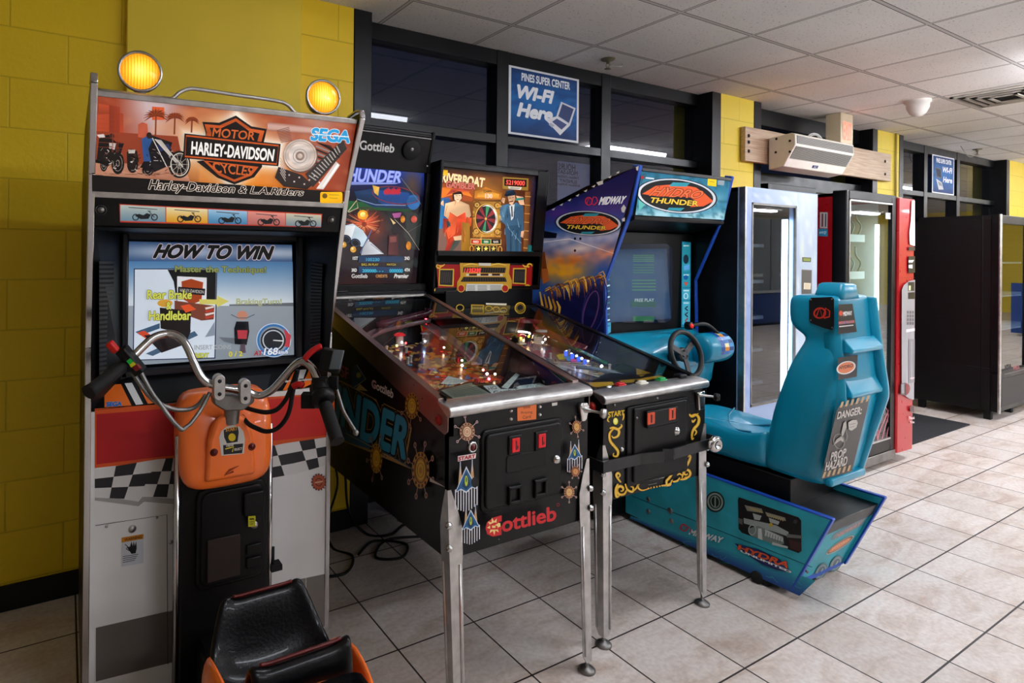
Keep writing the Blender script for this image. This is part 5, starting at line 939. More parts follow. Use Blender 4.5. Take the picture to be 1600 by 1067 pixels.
# ======================= table two: red and gold casino art
B2 = [(2.470, 1.862), (2.50, 1.63), (2.545, 1.20), (2.74, 1.20), (2.74, 1.85)]
RAIL2 = mat('black_rail', '#151517', .3, .6)
P2, cab2, lb2, bb2, zt2 = table(1.664, 2.25, 1.50, .893, .228, .515, 2.72, 'black pinball table with yellow scrollwork, square coloured buttons and a bar across its front', (1.596, 2.312, B2), RAIL2, ((1.668, 1.490), (2.236, 1.475)))
gp, gn = Vector((1.95, 2.49, 1.85)), Vector((0, -(1.85 - 1.42), -(2.535 - 2.49))).normalized()
LG2 = artmat(.28, .15, .5)
mb = MB(LG2); D = Dec(mb, gp, gn, m=LG2, off=.001, gain=.85).crop(670, 250, 860, 921); D.xl = (1.608, 2.29); D.jit = .55; D.step = .00003
def bg2(u, v):
    n_ = ns(u * 2, v * 2, 4); c = mix(hx('#7a3c14'), hx('#3a1a0c'), n_); c = mix(c, hx('#c8862a'), max(0, 1 - math.hypot((u - .5) / .3, (v - .3) / .35)) * .7); c = mix(c, hx('#b04a1c'), (u < .35) * (v > .2) * (v < .38) * .8); c = mix(c, hx('#1c5a9a'), (u < .12) * (v > .35) * (v < .7) * .9)
    c = mix(c, hx('#8a6a60'), (v > .7) * (u < .3) * .8); c = mix(c, hx('#15183a'), max(0, (u - .92) * 12)); c = mix(c, hx('#1a0e0a'), max(0, 1 - v * 12)); return c
D.grid([(100, 45), (812, 115), (792, 728), (46, 716)], 50, 44, bg2)
D.text('RIVERBOAT', [(98, 165), (415, 205), (425, 140), (100, 95)], '#e8d49a', .05, out='#7a2a2a', ow=.05); D.text('GAMBLER', [(130, 208), (350, 222), (352, 180), (135, 160)], '#c86a5a', .05, out='#4a1418', ow=.05)
D.poly([(96, 72), (144, 78), (142, 118), (94, 112)], '#e0a818'); D.poly([(560, 128), (755, 140), (752, 232), (560, 218)], '#8a6a2a'); D.poly([(572, 140), (742, 150), (740, 205), (572, 195)], '#2a0c08'); D.text('5219000', [(585, 184), (725, 194), (727, 160), (587, 152)], '#ff5a4a', .03); D.poly([(600, 200), (705, 206), (695, 226), (605, 220)], '#d8d0c0'); D.line([(618, 211), (690, 215)], 5, '#5a4a40')
# woman in a red gown and broad hat
D.poly([(82, 210), (130, 205), (300, 240), (330, 280), (220, 250), (90, 290)], '#d8701e'); D.poly([(55, 330), (110, 290), (120, 400), (100, 520), (55, 520)], '#2a78b0'); D.poly([(80, 330), (110, 305), (115, 350)], '#e0b088')
D.poly([(180, 255), (200, 232), (245, 235), (258, 262), (250, 300), (180, 300)], '#2e1a14'); D.poly([(130, 270), (170, 220), (250, 215), (315, 240), (260, 240), (200, 246)], '#b0402a'); D.poly([(125, 330), (190, 312), (240, 310), (305, 340), (320, 420), (280, 470), (150, 450), (115, 420)], '#e2b68a'); D.poly([(190, 262), (245, 258), (250, 290), (220, 322), (195, 300)], '#e8c09a'); D.line([(205, 270), (218, 270)], 4, '#4a2a20'); D.line([(226, 270), (240, 269)], 4, '#4a2a20'); D.line([(212, 300), (226, 299)], 4, '#b02a20')
D.poly([(160, 390), (215, 425), (275, 390), (285, 460), (258, 560), (245, 600), (140, 620), (115, 510), (150, 450)], '#c23c1c'); D.poly([(160, 400), (215, 430), (200, 560), (150, 600), (125, 520)], '#d8562c'); D.poly([(108, 440), (150, 450), (140, 520), (110, 560)], '#a83020'); D.poly([(285, 430), (325, 440), (320, 500), (270, 520)], '#c04a1c'); D.poly([(135, 465), (160, 460), (165, 500), (140, 515)], '#2a3a40'); D.poly([(190, 600), (245, 590), (225, 640), (170, 700), (145, 700)], '#4a5048'); D.poly([(185, 580), (250, 570), (248, 605), (195, 610)], '#e2b68a'); D.poly([(140, 620), (190, 610), (150, 700), (120, 700)], '#a83020'); D.poly([(250, 470), (310, 480), (315, 715), (245, 715)], '#9a6a1c')
# wheel of fortune cabinet
D.poly([(330, 300), (552, 305), (552, 600), (320, 600)], '#6a3a10'); D.poly([(340, 312), (545, 316), (545, 585), (335, 585)], '#a8742a')
for c in ((365, 340), (520, 345), (360, 540), (520, 545)): D.ring(c, 26, 26, 5, '#4a2408'); D.ring(c, 14, 14, 4, '#e0b860')
D.poly([(345, 290), (350, 235), (390, 225), (430, 205), (500, 232), (555, 250), (545, 296)], '#b86e1a'); D.poly([(365, 280), (370, 250), (430, 228), (535, 258), (530, 288)], '#d89230'); D.text('130', [(428, 288), (480, 288), (480, 258), (428, 256)], '#f2c8b0', .05); D.text('CHIPS', [(415, 245), (475, 245), (475, 232), (415, 230)], '#4a2408', .04)
D.ell((438, 445), 92, 120, '#3a1c08'); D.ring((438, 445), 90, 117, 8, '#d8a848'); D.ell((442, 445), 78, 105, '#e8dcd0')
for k in range(16):
    a0, a1 = k * .3927, (k + 1) * .3927; D.poly([(432, 445), (432 + 74 * math.cos(a0), 445 + 98 * math.sin(a0)), (432 + 74 * math.cos(a1), 445 + 98 * math.sin(a1))], ['#8a2a30', '#2a1a20'][k % 2] if k not in (4, 12) else '#3a8a5a')
D.ell((432, 445), 8, 10, '#d8a848')
D.poly([(316, 594), (548, 602), (548, 642), (316, 640)], '#e0b860')
for (a, c), cc, t_ in zip(((320, 395), (399, 468), (472, 545)), ('#c83a20', '#1c6a3a', '#141414'), ('RED', 'GREEN', 'BLACK')): D.poly([(a, 600), (c, 602), (c, 636), (a, 634)], cc); D.text(t_, [(a + 18, 626), (c - 18, 627), (c - 18, 612), (a + 18, 611)], '#e8dcc8', .03)
for k in range(3):
    x = 376 + k * 57; D.poly([(x - 27, 648), (x + 27, 648), (x + 27, 696), (x - 27, 696)], '#d8b050'); D.poly([(x - 24, 651), (x + 24, 651), (x + 24, 693), (x - 24, 693)], '#241208'); D.poly([(x + (19 if j % 2 == 0 else 8) * math.sin(j * .6283), 672 - (21 if j % 2 == 0 else 9) * math.cos(j * .6283)) for j in range(10)], '#f2dc6a')
for c in ((325, 672), (540, 678)): D.ring(c, 16, 26, 6, '#d8a040')
# man in a blue suit
D.poly([(660, 270), (715, 280), (725, 340), (690, 340)], '#d8a884'); D.poly([(655, 290), (720, 285), (722, 300), (660, 308)], '#2a7a6a'); D.poly([(575, 265), (590, 232), (640, 225), (660, 250), (655, 268), (590, 280)], '#1c2c3c'); D.poly([(598, 275), (652, 266), (655, 300), (630, 345), (610, 330)], '#dca880'); D.line([(608, 318), (640, 310)], 7, '#241410'); D.poly([(545, 310), (560, 285), (580, 290), (570, 330)], '#dca880')
D.poly([(540, 350), (600, 330), (625, 345), (660, 320), (715, 350), (720, 560), (690, 600), (660, 500), (600, 520), (570, 480), (535, 460)], '#3f6580'); D.poly([(545, 345), (590, 340), (570, 470), (535, 450)], '#527a94'); D.poly([(610, 345), (650, 335), (640, 440), (622, 460)], '#dce0e0'); D.line([(628, 350), (632, 430)], 9, '#151a20'); D.poly([(580, 500), (700, 490), (700, 722), (590, 722)], '#2c4c64'); D.line([(640, 520), (640, 720)], 5, '#16303f'); D.line([(600, 510), (700, 630)], 5, '#6a8ea4'); D.poly([(700, 540), (722, 535), (715, 590), (695, 580)], '#dca880'); D.poly([(730, 240), (770, 240), (748, 722), (715, 722)], '#7a4a24')
R = random.Random(4)
for k in range(12): x = R.uniform(125, 270); y = R.uniform(430, 590); D.line([(x, y), (x + R.uniform(-14, 14), y + R.uniform(20, 60))], [1.5, 4], R.choice(['#e8744a', '#8a2412', '#a83018']))
for k in range(12): x = R.uniform(550, 705); y = R.uniform(360, 560); D.line([(x, y), (x + R.uniform(-8, 16), y + R.uniform(30, 90))], [1.5, 5], R.choice(['#7ea2b8', '#20384c', '#2f5068']))
for k in range(8): x = R.uniform(595, 690); D.line([(x, 530), (x + R.uniform(-6, 6), 715)], 3, R.choice(['#1c3448', '#46687e']))
D.line([(182, 255), (192, 238), (240, 240), (256, 262)], 5, '#120a08'); D.line([(130, 270), (220, 232), (310, 240)], 4, '#d8603a'); D.line([(160, 392), (215, 427), (275, 392)], 4, '#f0b080'); D.line([(205, 310), (196, 345)], 4, '#b88860'); D.line([(140, 345), (122, 420)], 4, '#b88860'); D.line([(300, 345), (312, 420)], 4, '#b88860')
D.line([(608, 290), (622, 288)], 3, '#2a1810'); D.line([(632, 284), (646, 282)], 3, '#2a1810'); D.line([(575, 268), (656, 262)], 6, '#0c1420'); D.line([(590, 232), (640, 226)], 3, '#3a5a78')
for k in range(40): x, y = R.choice([(R.uniform(335, 545), R.uniform(555, 590)), (R.uniform(335, 350), R.uniform(320, 580)), (R.uniform(532, 548), R.uniform(320, 580))]); D.ring((x, y), R.uniform(5, 10), R.uniform(5, 10), 2.2, R.choice(['#e8c060', '#4a2408', '#c88a30']), 10)
for k in range(7): D.line([(728 - k * 2, 275 + k * 65), (772 - k * 4, 278 + k * 65)], 6, '#c08848')
D.poly([(750, 640), (792, 650), (790, 725), (745, 725)], '#1c5a5a')
mb.build('backglass', bb2, recalc=False)
q = MB(BLACK); gu = Vector((0, 2.49 - 2.535, .43)).normalized()
q.obox((1.606, 2.508, 1.635), (.006, 0, 0), gu * .22, gn * .014); q.obox((2.264, 2.508, 1.635), (.034, 0, 0), gu * .22, gn * .014); q.box((1.602, 2.475, 1.825), (2.30, 2.51, 1.85)); q.box((1.61, 2.515, 1.385), (2.30, 2.56, 1.412)); q.box((1.61, 2.535, 1.20), (2.30, 2.58, 1.225)); q.build('backglass_frame', bb2, bevel=.003)
# score panel
sp_, sn = Vector((1.95, 2.522, 1.385)), Vector((0, -.17, -.018)).normalized()
mb = MB(artmat(.05, .3)); D = Dec(mb, sp_, sn, m=mb.m, off=.002).crop(670, 250, 860, 921); D.xl = (1.6, 2.30)
D.poly([(48, 772), (795, 782), (782, 1002), (10, 1010), (70, 960)], '#0e0b0a'); D.poly([(60, 790), (785, 798), (775, 995), (70, 985)], '#a01418')
for x, y, fx, fy in ((72, 800, 1, 1), (60, 980, 1, -1), (760, 805, -1, 1), (745, 965, -1, -1)):
    scroll(D, curl(x, y, 24, .8, 0, fx), 10); scroll(D, [(x, y), (x + fx * 30, y + fy * 2), (x + fx * 50, y - fy * 12)], 10)
for a, c in (((78, 824), (192, 958)), ((638, 818), (740, 942))):
    D.poly([a, (c[0], a[1]), (c[0] - 5, c[1]), (a[0] - 5, c[1] - 6)], '#d8b03a'); D.poly([(a[0] + 9, a[1] + 9), (c[0] - 9, a[1] + 9), (c[0] - 14, c[1] - 9), (a[0] + 4, c[1] - 14)], '#2a2422')
    for k in range(5): D.line([(a[0] + 24 + k * 15, a[1] + 25), (a[0] + 20 + k * 15, c[1] - 28)], 6, '#4a4442')
D.poly([(235, 780), (615, 785), (608, 860), (630, 915), (625, 1005), (208, 1005), (215, 925), (240, 880)], '#c89a2a'); D.poly([(262, 812), (585, 815), (578, 855), (258, 852)], '#1c1612'); D.poly([(285, 860), (560, 862), (560, 880), (282, 878)], '#d8ccb8'); D.poly([(262, 885), (580, 888), (592, 922), (240, 922)], '#1c1612')
for k in range(3): D.poly([(305 + k * 87, 860), (365 + k * 87, 860), (365 + k * 87, 876), (305 + k * 87, 876)], '#3a0c10')
for k in range(18): D.line([(272 + k * 18, 818), (266 + k * 18, 850)], 6, '#4a4038'); D.line([(266 + k * 18, 890), (258 + k * 19, 918)], 6, '#4a4038')
D.poly([(285, 938), (562, 940), (566, 1000), (278, 1000)], '#d8d8d0')
for k in range(5): D.line([(290, 951 + k * 10), (350, 951 + k * 10)], 3, '#2a2a2a'); D.line([(370, 951 + k * 10), (440, 951 + k * 10)], 3, '#2a2a2a'); D.line([(465, 951 + k * 10), (550, 951 + k * 10)], 3, '#2a2a2a')
for x in (245, 578): D.ell((x, 972), 24, 27, '#a81c18'); D.ring((x, 972), 27, 30, 5, '#e0b848')
for x0_, x1_ in ((262, 380), (460, 590)): scroll(D, [(x0_, 800), ((x0_ + x1_) / 2, 786), (x1_, 798)], 9, '#e8c048')
D.poly([(378, 780), (470, 781), (468, 802), (380, 800)], '#d8d0c0')
mb.build('score_panel', bb2, recalc=False)
mb = MB(artmat(.9, .3)); D = Dec(mb, sp_, sn, m=mb.m, off=.006).crop(670, 250, 860, 921); D.text('1105230', [(268, 850), (394, 852), (396, 822), (272, 820)], '#e8302a', .05); mb.build('score_digits', bb2, recalc=False)
# playfield two
U0, U1 = 1.684, 2.23; VA, VB, WA, WB = 1.555, 2.50, .815, .93
def pf2(u, v):
    n_ = ns(u * 2 + 14, v * 4, 4); n2 = ns(u * 5 + 3, v * 9, 5); c = mix(hx('#5a3a34'), hx('#7d7468'), n_); c = mix(c, hx('#8a1c2a'), max(0, min(1, (v - .62) * 6)) * .8); c = mix(c, hx('#3a6a4a'), (n2 > .6) * .7); c = mix(c, hx('#9a8a3a'), (n2 < .36) * .7); c = mix(c, hx('#c8b44a'), max(0, 1 - v * 6) * .4); c = mix(c, hx('#3a4a78'), (ns(u * 6 + 30, v * 7, 4) > .62) * .7); return c
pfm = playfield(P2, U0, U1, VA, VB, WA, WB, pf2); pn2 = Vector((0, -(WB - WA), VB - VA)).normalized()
D = Dec(pfm, (1.95, VA, WA), pn2, m=pfm.m, off=.0006).crop(700, 440, 940, 1280); D.xl = (U0, U1)
for k in range(6): D.poly([(700 + 55 * (k % 3), 575 + 30 * (k // 3)), (748 + 55 * (k % 3), 568 + 30 * (k // 3)), (770 + 55 * (k % 3), 598 + 30 * (k // 3)), (722 + 55 * (k % 3), 604 + 30 * (k // 3))], '#8a2430'); 
for p, c in (([(900, 610), (960, 600), (1000, 640), (930, 650)], '#c8b83a'), ([(960, 620), (1010, 615), (1060, 655), (1000, 660)], '#3a8ac0'), ([(1030, 640), (1090, 650), (1080, 670), (1020, 668)], '#c84a7a'), ([(900, 690), (1000, 700), (990, 740), (890, 730)], '#8a9a98'), ([(1080, 720), (1180, 740), (1160, 770), (1060, 750)], '#b8b0a0')): D.poly(p, c)
for k in range(8): D.line([(880 + k * 40, 670 + k * 14), (1180 + k * 14, 680 + k * 18)], 4, R.choice(['#d8c8b0', '#6a4a40', '#b8a078']))
D.line([(940, 700), (1280, 800)], 8, '#c8c0b0')
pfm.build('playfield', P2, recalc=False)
q = MB(BLACK); q.box((U0 - .002, 2.47, .92), (U1 + .002, 2.50, 1.12)); bkw = q.build('inner_wall', P2)
mb = MB(artmat(.05, .3)); D = Dec(mb, (1.95, 2.47, 1.0), AN, m=mb.m, off=.001).crop(700, 440, 940, 1280)
D.poly([(192, 190), (300, 192), (300, 270), (192, 268)], '#b09020'); D.poly([(202, 200), (290, 202), (290, 260), (202, 258)], '#4a3c18'); D.poly([(300, 195), (520, 198), (505, 268), (300, 270)], '#5a4a1a')
for k in range(3): D.ring((340 + k * 62, 222 + k * 8), 30, 22, 6, '#c8a428')
D.poly([(315, 178), (490, 182), (485, 198), (318, 192)], '#d8d0b8'); D.ring((602, 220), 46, 48, 8, '#d8b02a'); D.ring((602, 220), 32, 34, 5, '#a8801c'); D.ring((100, 218), 34, 30, 7, '#c8a428'); D.line([(200, 275), (510, 272), (500, 330), (640, 335)], 5, '#b8902a')
for k in range(10): D.line([(205 + k * 9, 212), (205 + k * 9, 230)], 3, '#d8c060')
mb.build('rear_panel_art', bkw, recalc=False)
def at2(px, py, up=0.0):
    v = ray(px, py); p0 = Vector((1.95, VA, WA + up)); t = (p0 - CAM).dot(pn2) / v.dot(pn2); return inside(CAM + v * t, U0, U1)
wz = lambda y: WA + (WB - WA) * (y - VA) / (VB - VA)
for px, py, c, e in ((800, 516, '#fff4e0', 20), (814, 528, '#ffcc30', 9), (823, 525, '#ffb820', 8), (831, 522, '#ffd040', 8), (818, 532, '#ffe060', 7), (842, 526, '#fff0e0', 12), (852, 530, '#f0f4ff', 8), (885, 549, '#b8ccff', 10), (893, 553, '#b8ccff', 10), (901, 556, '#b8ccff', 10), (909, 560, '#b8ccff', 10), (940, 572, '#fffaf0', 16), (955, 583, '#f6f8ff', 18), (950, 590, '#e8f0ff', 10), (965, 580, '#ffffff', 8)):
    p = at2(px, py, .035); bulb(P2, p.x, p.y, p.z, c, e, .0055)
for k in range(8):  # general bulbs added for more light under the glass
    x, y = U0 + .05 + (k % 2) * .42 + (k % 3) * .025, 1.78 + k * .085; bulb(P2, x, y, wz(y) + .02, '#ffe8d0', 9, .0045)
q = MB(mat('lamp_tube', '#fff0d8', .2, emit=7)); q.tube([at2(783, 513, .05), at2(800, 515, .05), at2(817, 518, .05)], .004, seg=8); q.build('lamp_tube', P2)
# clear dome with a white top, blue lit letters and green guides
c = at2(846, 535, .03); q = MB(glassmat('clear_dome', (.9, .9, .9), 2.2)); q.lathe([(.06, -.02), (.055, .01), (.042, .04), (.028, .055), (0, .058)], c, (0, 0, 1), seg=28); dm = q.build('clear_dome', P2)
q = MB(mat('dome_cap', '#cfcac4', .3)); q.lathe([(.030, .056), (.028, .064), (0, .066)], c, (0, 0, 1), seg=24); q.build('dome_cap', dm)
q = MB(mat('green_guide', '#1a6a34', .25)); a, b_, d_ = at2(872, 532, .05), at2(905, 547, .05), at2(945, 566, .045)
for u_, v_ in ((a, b_), (b_, d_)): m_ = (u_ + v_) / 2; q.obox(m_, (v_ - u_) / 2, Vector((.004, .02, 0)), (0, 0, .006))
q.build('green_guide', P2, bevel=.002)
q = MB(mat('blue_lit_target', '#3858c8', .2, emit=.5))
for k in range(4): p = at2(884 + k * 10, 552 + k * 4.5, .03); q.obox(p, (.008, -.004, 0), (.002, .003, 0), (0, 0, .012))
q.build('target_bank', P2, bevel=.001)
for px, py, r, c, e in ((790, 530, .028, '#8a1c2c', .05), (905, 520, .026, '#3a6a50', 0), (868, 512, .026, '#8a3a30', 0), (760, 505, .024, '#a02030', .1)):
    p = at2(px, py, .04); pop(P2, p.x, p.y, wz(p.y), r, .04, c, e)
ramp(P2, [at2(735, 492, .06), at2(790, 497, .07), at2(850, 503, .07), at2(900, 520, .06), at2(930, 545, .05)], .05, .02, '#7a2a34')
ramp(P2, [at2(900, 575, .03), at2(940, 580, .035), at2(985, 590, .03), at2(1000, 600, .03)], .03, .012, '#8a94a0')
for px, py in ((860, 560), (930, 550), (975, 575), (890, 590), (990, 600), (820, 555)):
    p = at2(px, py); q = MB(mat('post_clear', '#c8c0b8')); q.lathe([(.008, 0), (.006, .004), (.006, .022), (.009, .026), (0, .03)], (p.x, p.y, wz(p.y)), (0, 0, 1), seg=10); q.build('post', P2)
for s_ in (-1, 1):
    q = MB(mat('flipper_white', '#d8d4cc')); c = Vector((1.95 + s_ * .08, 1.76, wz(1.76) + .012)); e = c + Vector((-s_ * .058, -.035, 0)); d = (e - c); n_ = Vector((-d.y, d.x, 0)).normalized()
    q.prism([(p.x, p.y) for p in (c + n_ * .012, c - n_ * .012, e - n_ * .006, e + n_ * .006)], 'z', c.z - .008, c.z + .012); q.build('flipper', P2, bevel=.003)
mb = MB(); D = Dec(mb, (1.95, 1.56, .868), (0, -.08, 1), off=0).crop(860, 540, 1120, 1156); D.xl = (U0, U1)
D.poly([(130, 225), (300, 240), (620, 110), (870, 200), (1000, 215), (300, 290)], '#141210'); D.poly([(255, 255), (430, 250), (445, 270), (330, 288), (290, 285)], '#c89a24'); D.poly([(590, 235), (790, 200), (815, 212), (640, 245)], '#c89a24'); D.poly([(600, 200), (640, 150), (720, 185), (630, 215)], '#a88420'); D.poly([(480, 240), (590, 232), (580, 255), (490, 262)], '#a88420'); D.line([(600, 205), (735, 190)], 6, '#1a1008')
mb.build('apron', P2, recalc=False)
q = MB(mat('dark_gate', '#1a1a1e', .2, .5)); p = at2(992, 575, .02); q.tube([p + Vector((-.04, 0, -.02)), p + Vector((-.01, .02, .02)), p + Vector((.06, .01, .012)), p + Vector((.07, .0, -.015))], .004, seg=6); q.build('ball_gate', P2)
# front fittings
def fr2(px, py, d=0.0): return onY(px, py, 1.50 - d)
for px, py, c in ((969, 601, '#c01c20'), (1003, 598, '#e8e4d4'), (1033, 593, '#12a050')):
    p = onZ(px, py, .905); q = MB(mat('button_' + c, c, .3)); q.box((p.x - .022, p.y - .014, .898), (p.x + .022, p.y + .014, .908)); q.box((p.x - .016, p.y - .010, .906), (p.x + .016, p.y + .010, .914)); q.build('square_button', lb2, bevel=.003)
p = onZ(1063, 589, .905); q = MB(BLACKP); q.box((p.x - .022, p.y - .018, .898), (p.x + .022, p.y + .018, .918)); q.build('black_cap', lb2, bevel=.006)
a, c = fr2(978, 625), fr2(1072, 740); b0 = fr2(985, 742).z
q = MB(BLACKP); q.prism(rrect(a.x, .548, c.x, .842, .012), 'y', 1.492, 1.501); q.prism(rrect(a.x + .028, .560, c.x - .02, .835, .012), 'y', 1.484, 1.493); cd2 = q.build('coin_door', cab2, bevel=.004)
mm = fr2(1033, 651, .02); q = MB(BLACKP); q.box((mm.x - .088, mm.y - .01, mm.z - .032), (mm.x + .088, mm.y + .004, mm.z + .032)); cs = q.build('coin_slots', cd2, bevel=.005)
for px, py in ((1018, 654), (1051, 647)):
    c = fr2(px, py, .032); q = MB(mat('amber_red_plastic', '#a03010', .25, emit=.2)); q.box((c.x - .020, c.y, c.z - .022), (c.x + .020, c.y + .004, c.z + .022)); o = q.build('slot_window', cs, bevel=.002); q = MB(mat('slot_dark', '#2a0406')); q.box((c.x - .004, c.y - .001, c.z - .015), (c.x + .004, c.y + .001, c.z + .015)); q.build('slot', cs)
q = MB(CHROME); c = fr2(1058.5, 674, .016); q.lathe([(0, .008), (.009, .008), (.013, .003), (.018, 0), (.018, -.002)], c, AN, seg=18); q.build('lock', cd2)
q = MB(CHROME); c = fr2(971, 702); q.lathe([(0, .01), (.006, .009), (.010, .003), (.010, 0)], c, AN, seg=14); q.build('lock', cab2)
for px, py in ((960, 633), (1027, 622.5), (995, 653), (979, 688.6), (1070, 665)):
    q = MB(DSTEEL); q.lathe([(0, .003), (.004, .003), (.005, 0)], fr2(px, py, .001 if px < 990 or px > 1060 else .0165), AN, seg=10); q.build('screw', cab2)
q = MB(CHROME); c = fr2(1091, 625); q.prism([(c.x + x, c.z + z) for x, z in ((-.022, .035), (.022, .038), (.022, -.035), (-.014, -.038))], 'y', 1.484, 1.50); ph = q.build('plunger_housing', cab2, bevel=.004)
q = MB(STEEL); c = fr2(1093, 617, .016); q.lathe([(.008, 0), (.006, .012), (.0045, .014), (.0045, .055)], c, (.5, -1, 0), seg=14); q.lathe([(.0045, .05), (.013, .052), (.016, .062), (.012, .072), (0, .073)], c, (.5, -1, 0), BLACKP, seg=16); q.build('plunger_knob', ph)
mb = MB(artmat()); mb.box((1.666, 1.4992, .518), (2.248, 1.5, .81), BLACK); D = Dec(mb, (1.95, 1.4992, .7), AN, off=.0003).crop(860, 540, 1120, 1156)
D.text('START', [(402, 500), (512, 480), (515, 448), (402, 462)], '#e0b820', .04); scroll(D, [(402, 500), (398, 520), (410, 530)], 9); scroll(D, [(510, 470), (508, 500), (500, 520)], 9); D.ell((453, 525), 17, 24, '#e8e03a'); D.ell((453, 522), 10, 15, '#f2f0a0')
scroll(D, [(412, 575), (440, 570), (475, 590), (470, 625), (440, 640), (425, 625)], 15); scroll(D, [(440, 575), (470, 580), (495, 560), (490, 545)], 12); scroll(D, [(440, 575), (412, 610), (415, 660), (445, 700), (470, 735), (462, 768), (438, 765), (440, 745)], 16); scroll(D, [(445, 700), (425, 690)], 10)
scroll(D, [(965, 475), (985, 492), (1030, 470)], 13); scroll(D, [(975, 490), (1010, 480), (1032, 505), (1025, 545), (1000, 575), (985, 610), (985, 650), (998, 640)], 17); scroll(D, [(1010, 510), (990, 530), (985, 515)], 11); scroll(D, [(1000, 580), (1015, 600), (1000, 625)], 10)
# the wide scroll along the bottom
scroll(D, curl(490, 1000, 42, 1.3, 0, 1), 17); scroll(D, [(490, 950), (470, 925), (458, 900), (470, 885), (484, 900), (472, 918)], 14); scroll(D, [(470, 960), (455, 1000), (460, 1050), (480, 1040)], 16); scroll(D, [(520, 960), (535, 1000), (570, 1015), (575, 985), (555, 980)], 13); scroll(D, [(575, 1010), (600, 985), (625, 930), (612, 930), (610, 985), (640, 1005), (690, 990)], 13)
for k in range(6): D.ell((680 + k * 20, 992 - k * 4), 5, 7, '#dca81c', 10)
scroll(D, [(770, 972), (800, 970), (830, 960), (850, 930)], 12); scroll(D, [(806, 875), (830, 868), (842, 890), (825, 920), (808, 940), (812, 970), (835, 965), (840, 935)], 15); scroll(D, [(850, 945), (880, 940), (900, 915)], 12); scroll(D, curl(945, 885, 34, 1.3, 2, -1), 15); scroll(D, [(915, 920), (930, 860), (955, 820), (972, 780), (968, 762), (955, 775)], 14); scroll(D, [(900, 930), (940, 925), (970, 900)], 12); scroll(D, [(880, 900), (900, 890), (915, 905)], 10)
D.text('WHO IS EDWINA FORD?', [(622, 952), (795, 918), (793, 904), (622, 938)], '#d8d4cc', .0); D.line([(680, 968), (740, 955)], 2, '#a8a49c'); D.poly([(858, 862), (898, 855), (898, 872), (860, 880)], '#e4e2de')
mb.build('front_sheet', cab2, recalc=False)
# steel security bar bolted across the front, disc padlock hanging on its end
q = MB(mat('dark_bar', '#3a3a3c', .4, .7, nz=.2)); zb_ = .650
pth = [(1.645, 1.478), (1.835, 1.474), (1.93, 1.448), (1.955, 1.466), (1.985, 1.448), (2.0, 1.452), (2.285, 1.462)]
for (xa, ya), (xb, yb_) in zip(pth, pth[1:]): q.add([(xa, ya, zb_ - .02), (xb, yb_, zb_ - .02), (xb, yb_, zb_ + .02), (xa, ya, zb_ + .02), (xa, ya + .006, zb_ - .02), (xb, yb_ + .006, zb_ - .02), (xb, yb_ + .006, zb_ + .02), (xa, ya + .006, zb_ + .02)], [(0, 1, 2, 3), (7, 6, 5, 4), (0, 4, 5, 1), (3, 2, 6, 7), (0, 3, 7, 4), (1, 5, 6, 2)])
q.box((1.64, 1.474, zb_ - .02), (1.648, 1.56, zb_ + .02)); q.box((2.278, 1.458, zb_ - .02), (2.286, 1.56, zb_ + .02)); q.build('security_bar', P2)
c = onY(1118, 694, 1.435); pk = empty('padlock', c - Vector((0, 0, .03)), 'round chrome disc padlock hanging on the bar of the scrollwork pinball table', 'padlock')
q = MB(CHROME); q.lathe([(0, -.012), (.026, -.012), (.032, -.005), (.032, .005), (.026, .012), (.012, .012), (.010, .006), (0, .006)], c, (-.15, -1, 0), seg=26); q.build('lock_body', pk); q = MB(STEEL); q.tube([c + Vector((-.022, -.0, .015)), c + Vector((-.04, .0, .012)), c + Vector((-.04, .0, -.004)), c + Vector((-.02, 0, -.01))], .0045, seg=8); q.build('shackle', pk)
# ------------------------------------------------------------------ powerboat racing machine with its seat
HL, HR, HC = 2.412, 3.178, 2.795
TEAL = mat('teal_plastic', '#0992b4', .32, coat=.35, nz=.07, nscale=7); TEALP = mat('teal_print', '#2aa6b6', .45, nz=.22, nscale=9); BLUET = mat('blue_edging', '#1c4fb4', .35)
hy = empty('arcade_machine', (HC, 1.95, 0), 'turquoise powerboat racing arcade machine with a moulded bucket seat and steering wheel', 'arcade machine', 'arcade machines along the window wall')
# cabinet
prof = [(1.962, 1.832), (2.02, 1.60), (2.176, 1.255), (2.168, .98), (2.168, .02), (2.72, .02), (2.74, 1.55), (2.63, 1.668), (2.30, 1.765)]
sides = []
for x0, m_ in ((HL, BLACK), (HR - .018, BLACK)):
    q = MB(m_); q.prism(prof, 'x', x0 + .001, x0 + .017); sp = q.build('side_panel', hy); sides.append(sp)
    t = MB(BLUET); pth = [(2.168, .02), (2.168, .98), (2.176, 1.255), (2.02, 1.60), (1.962, 1.832), (2.0, 1.838)]
    for (ya, za), (yb, zb) in zip(pth, pth[1:]):
        d = Vector((0, yb - ya, zb - za)); n = Vector((0, -d.z, d.y)).normalized() * .0045; t.obox((x0 + .009, (ya + yb) / 2, (za + zb) / 2), (.0105, 0, 0), d * .503, n)
    t.build('blue_edging', sp, bevel=.002)
q = MB(BLACK); q.prism([(1.99, 1.815), (2.30, 1.76), (2.62, 1.66), (2.70, 1.55), (2.69, .03), (2.18, .03), (2.18, .93), (2.30, .98), (2.30, 1.50), (2.075, 1.56), (2.03, 1.585)], 'x', HL + .018, HR - .018); q.build('body', hy)
